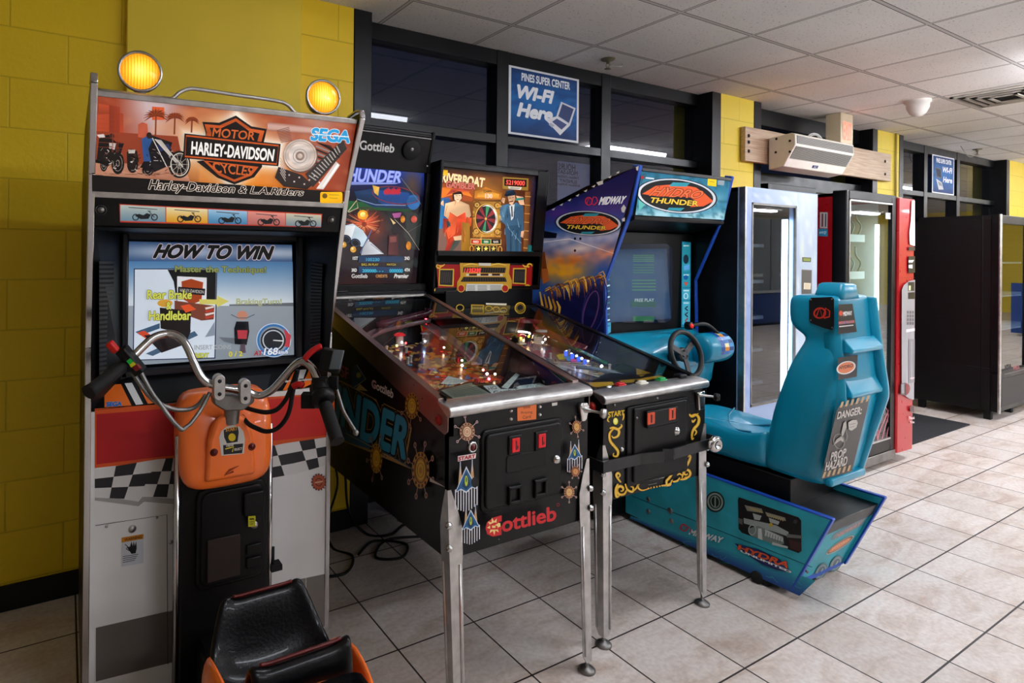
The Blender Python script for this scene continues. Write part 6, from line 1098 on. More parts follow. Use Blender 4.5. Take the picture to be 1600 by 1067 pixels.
# side artwork: an unlit print given a faint glow to brighten it
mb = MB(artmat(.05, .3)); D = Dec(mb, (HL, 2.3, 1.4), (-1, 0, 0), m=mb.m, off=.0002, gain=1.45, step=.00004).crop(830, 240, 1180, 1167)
def hxy(x, y):
    n_ = ns(x / 170, y / 170, 1.6); n2 = ns(x / 60, y / 45, 1.5); t = y + .10 * x
    c = mix(hx('#141a52'), hx('#2a4f96'), max(0, min(1, (t - 250) / 160))); c = mix(c, hx('#5a2f86'), max(0, 1 - abs(t - 330) / 90) * n_ * 1.1); c = mix(c, hx('#1d1440'), max(0, (x - 330) / 200) * max(0, 1 - y / 330))
    c = mix(c, hx('#b9b2c4'), max(0, 1 - abs(t - 470) / 60) * (.45 + n2)); c = mix(c, hx('#e89068'), max(0, 1 - abs(t - 560) / 75) * (.35 + n2 * .9)); c = mix(c, hx('#e8d2cc'), max(0, 1 - math.hypot((x - 250) / 150, (t - 520) / 34)))
    c = mix(c, hx('#f0a01e'), max(0, 1 - math.hypot((x - 170) / 190, (y - 610) / 95)) * (.6 + n2)); c = mix(c, hx('#c85a1c'), max(0, 1 - math.hypot((x - 200) / 120, (y - 560) / 28)) * n2 * 1.3)
    d = y + .28 * x - 760 + (n_ - .5) * 90
    if d > 0: c = mix(c, hx('#11133c'), min(1, d / 45)); c = mix(c, hx('#2a2a78'), max(0, n2 - .5))
    return c
def hside(u, v): return hxy(-120 + (682 * (1 - v) + 505 * v) * u, (400 - 338 * u) * (1 - v) + 665 * v)
D.grid([(-120, 400), (562, 62), (385, 665), (-120, 665)], 46, 46, hside); D.grid([(-120, 665), (385, 665), (395, 1300), (-120, 1300)], 24, 30, lambda u, v: hxy(-120 + 510 * u, 665 + 635 * v))
R = random.Random(8)
for k in range(60): a = R.uniform(0, 1); x = 70 + a * 310; y = 715 - a * 85 + R.uniform(-14, 14); D.line([(x - 24, y + 6), (x, y - 6), (x + 10, y + 14), (x + 16, y + R.uniform(30, 80))], [2, 6, 5, 1], R.choice(['#c8881c', '#e0a83a', '#8a4a14', '#f0c860', '#5a2a10']))
for k in range(5): D.line([(45 + k * 22, 720 + k * 12), (60 + k * 22, 800), (40 + k * 26, 860)], [6, 13, 4], '#b87a1a' if k % 2 else '#e0b048')
D.poly([(40, 520), (70, 510), (85, 620), (75, 680), (45, 640)], '#7a3a14'); D.poly([(55, 600), (85, 600), (95, 660), (60, 680)], '#b8602a'); D.ring((310, 820), 38, 110, 7, '#5a3a6a', rot=14); D.ring((330, 800), 60, 150, 6, '#2a2a6a', rot=14)
D.line([(62, 462), (200, 444), (430, 520)], [2, 4, 1.5], '#e8e0e0'); D.poly([(62, 402), (135, 415), (130, 440), (60, 440)], '#0c0c1c')
def hydro(D, c, rx, ry, sl, rot):
    a = math.radians(rot); P = lambda u, v: (c[0] + u * rx, c[1] + v * ry + u * rx * sl)
    E2 = lambda k, j=40: [P(k * math.cos(6.2832 * i / j), k * math.sin(6.2832 * i / j)) for i in range(j)]
    D.poly(E2(1.06), '#1c2230'); D.poly(E2(1.02), '#c8ccd2'); D.poly(E2(.95), '#14161a')
    D.poly([P(-.9, .05), P(-.55, -.5), P(.0, -.72), (P(.5, -.6)), P(.72, -.3), P(.95, .15), P(.7, .5), P(.35, .62), P(.5, .2), P(.3, .0), P(-.5, .12)], '#d9562a')
    D.poly([P(-.1, -.8), P(.35, -.85), P(.25, -.6), P(-.2, -.55)], '#2a8a9a'); D.poly([P(-.2, .75), P(.2, .7), P(.1, .9), P(-.25, .9)], '#2a8a9a')
    D.text('HYDRO', [P(-.72, .12), P(.62, .05), P(.72, -.42), P(-.55, -.46)], '#e0683a', .02, .25, out='#1a1412', ow=.035)
    D.text('THUNDER', [P(-.70, .52), P(.55, .52), P(.55, .22), P(-.66, .22)], '#e0b83a', .03, .1, out='#1a1412', ow=.03)
hydro(D, (298, 362), 165, 62, .03, 0)
D.text('MIDWAY', [(352, 266), (482, 258), (496, 222), (362, 228)], '#f0eef0', .05, .15); D.ring((300, 248), 20, 22, 5, '#c8283a'); D.line([(288, 265), (300, 230), (312, 262), (325, 225), (340, 228), (346, 250), (330, 266), (318, 264)], 5, '#c8283a')
for c in ((228, 443), (256, 443), (228, 505)): D.ell(c, 6, 7, '#0a0a12', 10)
for p in ([(340, 150), (372, 140), (375, 158), (350, 166)], [(468, 285), (482, 265), (494, 282), (484, 308), (472, 304)], [(472, 340), (488, 332), (488, 352), (474, 354)], [(545, 70), (560, 64), (556, 90), (548, 86)]): D.poly(p, '#c8c4bc')
for k in range(9): D.poly([(105 + k * 42, 292 - k * 24), (125 + k * 42, 282 - k * 24), (118 + k * 42, 296 - k * 24)], '#d0ccc4')
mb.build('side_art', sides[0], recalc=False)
# marquee
mp, mn2 = Vector((HC, 1.964, 1.815)), Vector((0, -.23, -.036)).normalized()
mb = MB(artmat(.14, .2)); D = Dec(mb, mp, mn2, m=mb.m, off=.0).crop(830, 240, 1180, 1167); D.xl = (HL + .019, HR - .019)
D.grid([(570, 92), (1040, 132), (1005, 345), (520, 318)], 34, 16, lambda u, v: mix(mix(hx('#1a6a8a'), hx('#9cc8d0'), ns(u * 3, v * 1.5, 3) * v * 1.4 + max(0, v - .8) * 2), hx('#0f4a5a'), max(0, .3 - u) + (ns(u * 4 + 7, v * 2, 4) > .62) * .5))
D.poly([(560, 245), (590, 180), (640, 160), (600, 260), (560, 300)], '#5ab0a8'); hydro(D, (758, 220), 200, 86, .08, 0)
D.poly([(920, 130), (966, 134), (964, 172), (918, 166)], '#f2c416'); D.line([(930, 145), (955, 148)], 3, '#8a6a10'); D.poly([(972, 138), (1008, 140), (1004, 166), (972, 162)], '#8a98a0'); D.ell((580, 124), 9, 9, '#8a2a2a'); D.line([(596, 126), (640, 131)], 7, '#c8d4d8')
mb.build('marquee', hy, recalc=False)
q = MB(BLACK); q.box((HL + .018, 1.96, 1.808), (HR - .018, 2.03, 1.826)); q.prism([(2.0, 1.592), (2.004, 1.572), (2.30, 1.50), (2.30, 1.52), (2.06, 1.59)], 'x', HL + .018, HR - .018)
q.build('marquee_frame', hy, bevel=.003)
# monitor
q = MB(BLACKP); q.quad((HL + .018, 2.19, 1.52), (HR - .018, 2.19, 1.52), (HR - .018, 2.205, .97), (HL + .018, 2.205, .97))
o = q.build('monitor_bezel', hy, recalc=False)
SC2 = artmat(.10, .05, .6)
mb = MB(SC2); xs0, xs1 = 2.53, 3.045
# gently bulged tube face
D = Dec(mb, (HC, 2.187, 1.2), AN, m=SC2, off=.001).crop(830, 240, 1180, 1167)
def tube(u, v):
    e = max(abs(u - .5), abs(v - .5)); c = mix(hx('#2c4a6e'), hx('#41586e'), ns(u * 2, v * 2)); c = mix(c, hx('#1a3250'), max(0, e - .40) * 7); return c
D.poly(rrect(385, 470, 735, 880, 40), '#101c30'); D.grid([(395, 500), (705, 495), (728, 860), (395, 880)], 12, 12, tube)
for y, h_, x0_, x1_, c in ((530, 30, 530, 640, '#4a7a64'), (580, 40, 530, 640, '#3f6e5c'), (660, 50, 525, 650, '#4a8060'), (770, 26, 520, 650, '#35604a'), (850, 20, 530, 640, '#35704a')):
    for k in range(4): D.line([(x0_, y + k * h_ / 3), (x1_, y + k * h_ / 3)], 5, c)
D.text('FREE PLAY', [(540, 772), (640, 770), (640, 754), (540, 756)], '#9ab0b0', .02)
mb.build('screen', o, recalc=False)
mb = MB(artmat(.12, .3)); D = Dec(mb, (HC, 2.188, 1.25), AN, m=mb.m, off=.001).crop(830, 240, 1180, 1167)
D.poly([(785, 458), (832, 462), (828, 900), (782, 905)], '#1d7c96'); D.poly([(385, 640), (415, 630), (415, 930), (390, 945)], '#3f98b8')
for y0, y1 in ((470, 615), (622, 695), (704, 760), (768, 890)): D.poly([(789, y0), (829, y0), (827, y1), (787, y1)], '#2a96a8' if y0 < 700 else '#46a8c0'); D.line([(794, y0 + 10), (822, y0 + 10)], 6, '#c8e4ea')
D.ell((806, 550), 14, 24, '#1a2a3a'); D.poly([(795, 585), (825, 575), (824, 605), (796, 608)], '#5aa0d8'); D.ell((806, 645), 12, 12, '#1a5aa0'); D.poly([(794, 670), (818, 670), (806, 690)], '#c84a3a'); D.ring((806, 742), 12, 16, 4, '#d0e8f0')
for k in range(3): D.line([(816, 795 + k * 32), (802, 806 + k * 32), (816, 818 + k * 32)], 7, ['#16181c', '#16181c', '#a83a2a'][k])
for k in range(9): D.line([(392, 660 + k * 30), (410, 655 + k * 30)], 7, '#b8dce4' if k % 2 else '#1d6a86')
mb.build('instruction_strips', o, recalc=False)
# dashboard
q = MB(TEAL); n = 22; rings = []
for Y, zt, zb, hump in ((2.19, .985, .72, .0), (2.175, .975, .70, .0), (2.14, .95, .68, .025), (2.10, .925, .66, .05), (2.07, .90, .68, .05), (2.055, .86, .71, .03), (2.052, .80, .74, .0)):
    r = []
    for k in range(n):
        u = k / (n - 1); x = HL + .02 + (HR - HL - .04) * u; b_ = math.exp(-((x - HC) / .13) ** 2); r.append((x, Y - .015 * b_, zt + hump * b_))
    for k in range(n):
        u = 1 - k / (n - 1); x = HL + .02 + (HR - HL - .04) * u; r.append((x, Y + .01, zb))
    rings.append(r)
q.loft(rings); ds = q.build('dashboard', hy)
q = MB(TEAL); q.lathe([(0, .005), (.06, .0), (.078, -.02), (.082, -.06), (.082, -.21), (.07, -.23), (0, -.23)], (HR + .012, 2.02, .895), (1, 0, 0), seg=28); pod = q.build('throttle_pod', hy)
mb = MB(artmat(.03, .3)); cy, cz, rr = 2.02, .895, .0826
for k in range(9):      # printed gauge wrap round the pod
    a0, a1 = math.radians(200 - k * 14), math.radians(200 - (k + 1) * 14)
    for (xa, xb), c in (((HR - .13, HR - .10), '#1a4a9a'), ((HR - .095, HR - .06), ['#1d6ab8', '#e08a2a', '#e8d8a0', '#1d6ab8'][k % 4]), ((HR - .055, HR - .02), '#123a7a' if k % 2 else '#2a8ac8')):
        mb.add([(x, cy + rr * math.cos(a), cz + rr * math.sin(a)) for x, a in ((xa, a0), (xb, a0), (xb, a1), (xa, a1))], [(0, 1, 2, 3)], mb.m, False, [lin(c)])
mb.build('gauge_print', pod, recalc=False)
# steering wheel
wc = onY(1072, 553, 1.95); wn = Vector((0, -1, .32)).normalized(); wx = Vector((1, 0, 0)); wy = wn.cross(wx); wr = .115
q = MB(mat('black_wheel_rubber', '#18181a', .55, bump=.3)); q.tube([wc + (wx * math.cos(a) + wy * math.sin(a)) * wr for a in [6.28318 * k / 40 for k in range(41)]], .0135, seg=12, cap=False); sw_ = q.build('steering_wheel', hy)
q = MB(mat('wheel_hub_grey', '#2a2a2c', .5)); q.lathe([(0, .012), (.03, .012), (.038, .004), (.038, -.006), (.03, -.02), (.022, -.12)], wc - wn * .02, wn, seg=24)
for a in (30, 150, 270): d = wx * math.cos(math.radians(a)) + wy * math.sin(math.radians(a)); q.obox(wc - wn * .012 + d * .065, d * .052, wn.cross(d) * .0155, wn * .004)
hb_ = q.build('hub_spokes', sw_, bevel=.002)
q = MB(mat('bolt_black', '#0a0a0a', .3)); a = 90; c = wc - wn * .006 + (wx * math.cos(1.57) + wy * math.sin(1.57)) * .018; q.lathe([(0, .004), (.005, .003), (.006, 0)], c, wn, seg=10); bo = q.build('bolt', hb_)
for a in (210, 330): c2 = dup(bo, parent=hb_, loc=bo.location + (wx * math.cos(math.radians(a)) + wy * math.sin(math.radians(a)) - wx * math.cos(1.57) - wy * math.sin(1.57)) * .018)
q = MB(BLACKP); p1 = onY(1078, 509, 2.02); q.tube(bez([onY(1078, 509, 2.02), onY(1094, 506, 2.01), onY(1106, 508, 2.01), onY(1120, 520, 2.0), onY(1123, 528, 2.0)], 4), .011, seg=8); q.lathe([(0, .01), (.02, .01), (.022, 0), (.022, -.02), (0, -.02)], p1, (0, -1, .1), seg=16); tl = q.build('throttle_lever', hy)
q = MB(mat('red_lit_button', '#c81a1a', .25, emit=.3)); q.lathe([(0, .018), (.010, .016), (.012, .01)], p1, (0, -1, .1), seg=14); q.build('boost_button', tl)
# the low base that carries the seat
BL_, BR_ = 2.572, 3.018
bprof = [(1.328, .04), (1.182, .384), (1.80, .386), (1.905, .26), (2.16, .25), (2.16, .04)]
for x0 in (BL_, BR_ - .018):
    q = MB(TEALP); q.prism(bprof, 'x', x0 + .0005, x0 + .0175); bs_ = q.build('base_side', hy)
    t = MB(BLUET)
    for (ya, za), (yb, zb) in zip(bprof[:3], bprof[1:4]):
        d = Vector((0, yb - ya, zb - za)); n = Vector((0, -d.z, d.y)).normalized() * .004; t.obox((x0 + .009, (ya + yb) / 2, (za + zb) / 2), (.0105, 0, 0), d * .503, n)
    t.build('blue_edging', bs_, bevel=.002)
    if x0 == BL_: bside = bs_
q = MB(BLACK); q.box((BL_ + .018, 1.36, .06), (BR_ - .018, 2.16, .20)); q.prism([(1.222, .30), (1.202, .352), (1.80, .36), (1.80, .19), (1.30, .19), (1.27, .25)], 'x', BL_ + .018, BR_ - .018); q.box((2.62, 1.36, .35), (2.97, 1.95, .47)); q.build('base_body', hy, bevel=.003)
q = MB(TEALP); q.prism([(1.340, .042), (1.345, .042), (1.222, .332), (1.217, .332)], 'x', BL_ + .018, BR_ - .018); rp = q.build('base_rear_panel', hy)
q = MB(BLUET); q.box((BL_ + .018, 1.334, .036), (BR_ - .018, 1.35, .062)); q.build('blue_edging', rp)
mb = MB(artmat(0, .4)); D = Dec(mb, (BL_, 1.6, .2), (-1, 0, 0), m=mb.m, off=.0002, step=.00004).crop(1100, 640, 1400, 1067)
D.grid([(-410, 590), (620, 950), (530, 1035), (-410, 575 + 30)], 20, 3, lambda u, v: mix(hx('#2aa6b6'), hx('#153f8a'), v)); D.line([(-400, 480), (600, 875)], 3, '#0c3a48')
for k in range(26): x, y = R.uniform(-380, 560), 0; y = 620 + (x + 380) * .36 + R.uniform(-40, 60); D.line([(x, y), (x + R.uniform(10, 34), y + R.uniform(-12, 24)), (x + R.uniform(30, 50), y + R.uniform(0, 30))], 2.2, '#3aa8b8')
D.poly([(190, 476), (530, 590), (548, 610), (550, 790), (530, 805), (205, 690), (186, 665), (180, 490)], '#2aa0ac'); D.poly([(194, 486), (525, 598), (540, 615), (542, 785), (525, 797), (210, 684), (192, 662), (188, 498)], '#0d0b0b')
# the engine picture
for p, c in (([(220, 602), (400, 642), (470, 680), (468, 705), (380, 675), (222, 632)], '#9aa4a0'), ([(250, 660), (300, 645), (440, 705), (445, 745), (400, 752), (260, 700)], '#788480'), ([(300, 660), (320, 660), (325, 725), (300, 715)], '#c8d0cc'), ([(340, 665), (440, 712), (438, 735), (336, 700)], '#c0c8c4'), ([(225, 530), (320, 550), (330, 575), (240, 562)], '#8a8878'), ([(340, 568), (450, 600), (455, 618), (350, 592)], '#8a8878'), ([(270, 575), (320, 590), (310, 615), (280, 610)], '#a8b0ac'), ([(360, 600), (420, 622), (412, 640), (366, 625)], '#a8b0ac'), ([(460, 690), (545, 700), (545, 716), (460, 710)], '#6a6a66'), ([(380, 735), (465, 760), (466, 772), (378, 750)], '#b8c0bc'), ([(190, 600), (215, 610), (214, 640), (190, 630)], '#5a5a58')): D.poly(p, c)
for k in range(7): D.line([(252 + k * 10, 540 + k * 3), (262 + k * 10, 556 + k * 3)], 4, '#b8a868'); D.line([(352 + k * 13, 578 + k * 4), (362 + k * 13, 596 + k * 4)], 4, '#b8a868'); D.line([(338 + k * 15, 675 + k * 6), (334 + k * 15, 703 + k * 6)], 3, '#4a5450')
D.ring((268, 668), 22, 30, 5, '#b0b8b4'); D.ell((372, 640), 10, 12, '#c8a83a'); D.poly([(470, 720), (540, 738), (538, 790), (480, 770)], '#3a1a16'); D.ell((508, 622), 12, 12, '#3a3a3a')
D.ell((62, 512), 52, 58, '#10201e', rot=-14); D.ell((62, 512), 44, 50, '#8a9a90', rot=-14); D.ell((62, 512), 34, 40, '#15221f', rot=-14); D.line([(62, 478), (62, 545)], 7, '#8a9a90'); D.ring((62, 512), 26, 34, 5, '#8a9a90', rot=-14)
def D2(t_, q_, c, b_=.04, s_=.15): D.text(t_, q_, c, b_, s_)
D2('MIDWAY', [(-85, 692), (98, 742), (108, 712), (-75, 664)], '#e4e6e4'); D.ring((-112, 656), 24, 20, 6, '#c82438', rot=20); D.line([(-130, 668), (-112, 632), (-100, 676), (-82, 650), (-72, 666), (-78, 684)], 6, '#c82438')
D.poly([(168, 742), (300, 775), (420, 830), (490, 908), (400, 890), (320, 860), (230, 800)], '#16225a'); D.poly([(180, 748), (300, 782), (410, 836), (470, 896), (390, 876), (330, 850), (240, 795)], '#20306e')
D.text('HYDRA', [(188, 775), (462, 880), (470, 850), (185, 748)], '#e0562a', .04, .2, out='#14100e', ow=.03); D.text('UNLIMITED', [(205, 790), (482, 908), (485, 898), (205, 780)], '#e8ecec', .05)
for x, y in ((-185, 535), (-187, 583), (-55, 590), (-68, 618), (12, 655)): pass
mb.build('base_art', bside, recalc=False)
for px, py, r in ((1013, 780, .012), (1013, 799, .012), (1047, 798, .015), (1049, 814, .012), (1261, 893, .006)):
    q = MB(DSTEEL); q.lathe([(0, .004), (r * .5, .004), (r, .001), (r, 0)], onX(px, py, BL_), (-1, 0, 0), seg=14); q.build('bolt', bside)
mb = MB(artmat(0, .4)); rn = Vector((0, -.29, -.123)).normalized(); D = Dec(mb, (HC, 1.340, .042), rn, m=mb.m, off=.001).crop(1100, 640, 1400, 1067)
D.poly([(705, 725), (725, 690), (880, 600), (905, 600), (880, 640), (720, 722)], '#6a7a82'); D.text('MIDWAY', [(728, 718), (868, 640), (880, 618), (738, 696)], '#c88a7a', .04, .2)
def ov(c, rx, ry, col): D.poly([(c[0] + rx * math.cos(t), c[1] + ry * math.sin(t) - rx * .62 * math.cos(t)) for t in [6.2832 * k / 30 for k in range(30)]], col)
ov((756, 752), 78, 22, '#c0a890'); ov((756, 752), 72, 18, '#3a4a50'); ov((756, 752), 62, 14, '#d87a3a'); D.text('HYDRO', [(712, 782), (806, 728), (808, 716), (716, 766)], '#f0b080', .02)
for c in ((652, 898), (735, 855)): ov(c, 36, 40, '#5a7a80'); ov(c, 28, 32, '#8aa0a2'); ov(c, 20, 24, '#4a666c'); D.line([(c[0] - 6, c[1] + 14), (c[0] + 10, c[1] - 16)], 6, '#b0c0c0')
mb.build('rear_art', rp, recalc=False)
for px, py in ((1213, 922), (1228, 926)):
    q = MB(RUBBER); c = onZ(px, py, .03); q.lathe([(0, -.012), (.022, -.012), (.026, -.006), (.026, .006), (.022, .012), (0, .012)], (c.x + .04, c.y + .1, .026), (1, .2, 0), seg=16); q.build('caster', hy)
# moulded seat
q = MB(TEAL); rings = []
def se(cx, yf, yr, hw, z, e=.38, n=32):
    return [(cx + hw * math.copysign(abs(math.cos(t)) ** e, math.cos(t)), (yf + yr) / 2 - (yf - yr) / 2 * math.copysign(abs(math.sin(t)) ** e, math.sin(t)), z) for t in [6.28318 * k / n for k in range(n)]]
SX = 2.79
for z, yf, yr, hw in ((.472, 1.42, 1.262, .12), (.476, 1.50, 1.243, .165), (.52, 1.49, 1.232, .178), (.62, 1.475, 1.212, .184), (.74, 1.45, 1.192, .187), (.82, 1.425, 1.176, .187), (.86, 1.412, 1.175, .186), (.95, 1.385, 1.182, .176), (1.02, 1.35, 1.188, .16), (1.055, 1.332, 1.191, .15), (1.075, 1.338, 1.193, .148), (1.10, 1.38, 1.196, .156), (1.125, 1.395, 1.198, .160), (1.20, 1.397, 1.203, .160), (1.228, 1.392, 1.206, .157), (1.240, 1.375, 1.21, .148), (1.243, 1.33, 1.23, .10)):
    rings.append(se(SX, yf, yr, hw, z))
q.loft(rings); sb_ = q.build('seat_back', hy); sb_.modifiers.new('smooth', 'SUBSURF').render_levels = 1; sb_.modifiers['smooth'].levels = 1
q = MB(TEAL); SR = SX - .035; q.loft([se(SR, 1.315, 1.20, .078, 1.23, .3), se(SR, 1.31, 1.202, .062, 1.262, .3), se(SR, 1.305, 1.204, .056, 1.285, .3), se(SR, 1.295, 1.215, .045, 1.292, .3), se(SR, 1.28, 1.23, .02, 1.293, .3)]); q.build('headrest_ridge', sb_)
q = MB(TEAL); rings = []
for Y, hw, zt, dip, zb in ((1.44, .175, .70, .08, .475), (1.50, .183, .655, .075, .473), (1.60, .188, .64, .065, .472), (1.72, .19, .64, .045, .472), (1.84, .188, .64, .02, .472), (1.93, .18, .63, .0, .48), (1.97, .165, .60, .0, .50), (1.985, .14, .56, 0, .52)):
    r = []
    for k in range(13): u = -1 + k / 6; r.append((SX + hw * u, Y, zt - dip * (1 - abs(u) ** 2.5) - .03 * max(0, abs(u) - .75) * 4 * abs(u)))
    for k in range(13): u = 1 - k / 6; r.append((SX + hw * u * (.98 if abs(u) > .9 else .93), Y, zb + .02 * (abs(u) > .9)))
    rings.append(r)
q.loft(rings); sp_ = q.build('seat_pan', hy); sp_.modifiers.new('smooth', 'SUBSURF').render_levels = 2; sp_.modifiers['smooth'].levels = 1
def panz(u, Y):
    T = [(1.44, .70, .08), (1.50, .655, .075), (1.60, .64, .065), (1.72, .64, .045), (1.84, .64, .02), (1.93, .63, 0), (1.97, .60, 0)]
    for (ya, za, da), (yb, zb, db) in zip(T, T[1:]):
        if ya <= Y <= yb: t = (Y - ya) / (yb - ya); return za + (zb - za) * t - (da + (db - da) * t) * (1 - abs(u) ** 2.5)
    return .6
for pts in ([(-.82, 1.80), (-.4, 1.78), (0, 1.74), (.4, 1.78), (.82, 1.80)], [(0, 1.74), (-.35, 1.66), (-.8, 1.54)], [(0, 1.74), (.35, 1.66), (.8, 1.54)]):
    q = MB(mat('teal_seam', '#0f7596', .4)); q.tube(bez([(SX + .186 * u, Y, panz(u, Y) - .001) for u, Y in pts], 6), .004, seg=6); q.build('seat_seam', sp_)
# rear of the seat: raised rims, stepped ledges and printed panels
un, up0 = Vector((0, -.41, .026)).normalized(), Vector((SX, 1.170, .83)); ln_, lp0 = Vector((0, -.34, -.064)).normalized(), Vector((SX, 1.171, .83))
rimp = [(.118, 1.192, 1.232), (.122, 1.188, 1.18), (.126, 1.176, 1.06), (.132, 1.164, .95), (.140, 1.154, .84), (.139, 1.165, .78), (.128, 1.200, .64), (.112, 1.232, .50)]
for s_ in (-1, 1):      # side walls standing proud of the hollow back
    q = MB(TEAL); rings = []
    for w_, y_, z_ in [tuple(p) for p in bez(rimp, 4)]:
        xi, xo = SX + s_ * w_, SX + s_ * (w_ + (.040 if s_ > 0 else .028)); y_ += .019 if s_ < 0 else 0; rings.append([(xi, y_ + .004, z_), (xi + s_ * .008, y_ - .006, z_), (xo - s_ * .012, y_ - .004, z_), (xo, y_ + .012, z_), (xo, y_ + .05, z_), (xi, y_ + .05, z_)])
    q.loft(rings); q.build('rear_rim', sb_)
q = MB(TEAL); q.box((SX - .14, 1.218, .478), (SX + .14, 1.25, .512)); q.build('rear_lip', sb_, bevel=.01, seg=3)
q = MB(mat('teal_ledge', '#129cc0', .3, coat=.3))
for z0_, z1_ in ((.86, .925), (1.035, 1.075)): q.prism([(1.155, z0_), (1.19, z1_), (1.21, z1_ - .01), (1.21, z0_ - .02), (1.158, z0_ - .015)], 'x', SX - .125, SX + .125)
q.build('rear_ledges', sb_, bevel=.004)
mb = MB(artmat(0, .3)); D = Dec(mb, up0, un, m=mb.m, off=.008).crop(1200, 420, 1380, 534)
D.poly([(326, 165), (392, 162), (412, 292), (324, 303)], '#15171a'); D.text('MIDWAY', [(350, 218), (390, 213), (388, 196), (348, 200)], '#e6e6e6', .05, .1); D.ell((338, 206), 9, 12, '#d84a2a'); D.line([(328, 252), (400, 244)], 11, '#3a78b8'); D.text('HYDRO THUNDER', [(328, 258), (402, 250), (400, 238), (328, 244)], '#e06a3a', .03, .2); D.line([(330, 268), (396, 261)], 5, '#d8d8d8')
mb.build('rear_badge', sb_, recalc=False); mb = MB(artmat(0, .3)); D = Dec(mb, up0, un, m=mb.m, off=.008).crop(1200, 420, 1380, 534)
D.poly([(324, 412), (416, 398), (412, 500), (326, 515)], '#191b20'); D.poly([(362 + 44 * math.cos(t), 458 + 30 * math.sin(t) - 8 * math.cos(t)) for t in [6.2832 * k / 28 for k in range(28)]], '#d8dcdc'); D.poly([(362 + 38 * math.cos(t), 458 + 25 * math.sin(t) - 7 * math.cos(t)) for t in [6.2832 * k / 28 for k in range(28)]], '#d97a4a'); D.text('HYDRO', [(330, 466), (394, 455), (394, 440), (330, 452)], '#4a1a10', .03, .2)
mb.build('rear_badge', sb_, recalc=False)
mb = MB(artmat(0, .35)); D = Dec(mb, lp0, ln_, m=mb.m, off=.012).crop(1200, 420, 1380, 534)
D.poly([(330, 635), (470, 602), (462, 640), (390, 935), (380, 942), (248, 976), (262, 900), (318, 660)], '#2c2a28')
for x0_, y0_, dx, dy in ((332, 640, 24, -5.6), (250, 966, 23, -6.2)):
    for k in range(6): D.poly([(x0_ + k * dx, y0_ + k * dy + 4), (x0_ + k * dx + 11, y0_ + k * dy + 2), (x0_ + k * dx + 21, y0_ + k * dy - 26), (x0_ + k * dx + 10, y0_ + k * dy - 24)], '#b89a6a')
D.text('DANGER:', [(320, 697), (432, 672), (436, 638), (326, 664)], '#d0ccc4', .03); D.text('PROP', [(290, 888), (358, 868), (364, 832), (296, 852)], '#c8c4bc', .03); D.text('HAZARD', [(264, 936), (364, 908), (370, 868), (272, 898)], '#c8c4bc', .03)
D.poly([(340, 760), (350, 715), (362, 705), (364, 735), (352, 765), (345, 780)], '#a8a49c'); D.poly([(305, 815), (318, 790), (340, 775), (350, 790), (352, 805), (335, 795), (312, 812), (300, 822)], '#a8a49c'); D.ring((330, 800), 26, 36, 3, '#8a867e', rot=-10); D.poly([(372, 712), (392, 700), (412, 700), (416, 715), (410, 735), (388, 750), (374, 745)], '#b8b4ac'); D.line([(378, 722), (405, 716)], 2, '#4a4844'); D.line([(378, 735), (400, 730)], 2, '#4a4844'); D.line([(362, 745), (368, 780), (360, 800)], 4, '#6a6862')
mb.build('danger_panel', sb_, recalc=False)
mb = MB(artmat(0, .3)); D = Dec(mb, (SX - .1605, 1.3, 1.15), (-1, 0, 0), m=mb.m, off=.003).crop(1200, 420, 1380, 534)
D.poly(rrect(192, 132, 304, 286, 14), '#20201f') if False else D.poly([(200, 134), (296, 130), (306, 140), (306, 262), (298, 284), (262, 276), (196, 250), (190, 236), (190, 146)], '#1c1d1f')
D.ring((240, 205), 30, 26, 7, '#d03a2c', rot=-15); D.line([(222, 225), (240, 180), (252, 226), (268, 182), (286, 196), (284, 222), (258, 228)], 7, '#d03a2c')
for c in ((199, 143), (296, 140), (198, 238), (297, 272)): D.ell(c, 3.5, 3.5, '#8a8a8a', 8)
mb.build('side_badge', sb_, recalc=False)
# ------------------------------------------------------------------ vending machines and the black cooler
LED = mat('cold_led_tube', '#eaf4ff', .3, emit=3.6); LED2 = mat('blue_white_led', '#cfe0ff', .3, emit=2.2)
VG = glassmat('vending_glass', (.80, .86, .90), 1.5)
vm = empty('vending_machine', (3.65, 2.3, 0), 'silver-blue snack vending machine with a lit glass door, next to the red drink machine', 'vending machine', 'vending machines beside the entrance')
a, c, yf = 3.268, 4.036, 1.95
q = MB(mat('black_steel', '#15171a', .4, .3, nz=.15)); q.box((a, yf + .04, .05), (a + .02, 2.7, 1.785)); q.box((c - .02, yf + .04, .05), (c, 2.7, 1.785)); q.box((a, 2.68, .05), (c, 2.7, 1.785)); q.box((a, yf + .04, 1.765), (c, 2.7, 1.785)); q.box((a, yf + .04, .05), (c, 2.7, .3)); q.box((3.80, yf + .04, .3), (3.82, 2.68, 1.77)); q.build('body', vm)
for x in (a + .06, c - .06):
    for y in (2.05, 2.62): q = MB(RUBBER); q.lathe([(0, 0), (.025, 0), (.02, .05), (0, .05)], (x, y, .001), (0, 0, 1), seg=12); q.build('foot', vm)
def vdoor(u, v): return mix(mix(hx('#8fa8d8'), hx('#c2d2e4'), min(1, u * 1.6)), hx('#dfe9e4'), max(0, ns(u * 3, v * 5, 3) - .5) * 2.6)
WX0, WX1, WZ0, WZ1 = 3.335, 3.795, .55, 1.70
q = MB(mat('silver_blue_door', '#9db2d6', .3, .2)); q.box((a, yf, .30), (WX0, yf + .04, 1.785)); q.box((WX1, yf, .30), (c, yf + .04, 1.785)); q.box((WX0, yf, WZ1), (WX1, yf + .04, 1.785)); q.box((WX0, yf, .30), (WX1, yf + .04, WZ0)); q.box((a, yf + .01, .06), (c, yf + .04, .30), BLACKP); dr = q.build('door', vm)
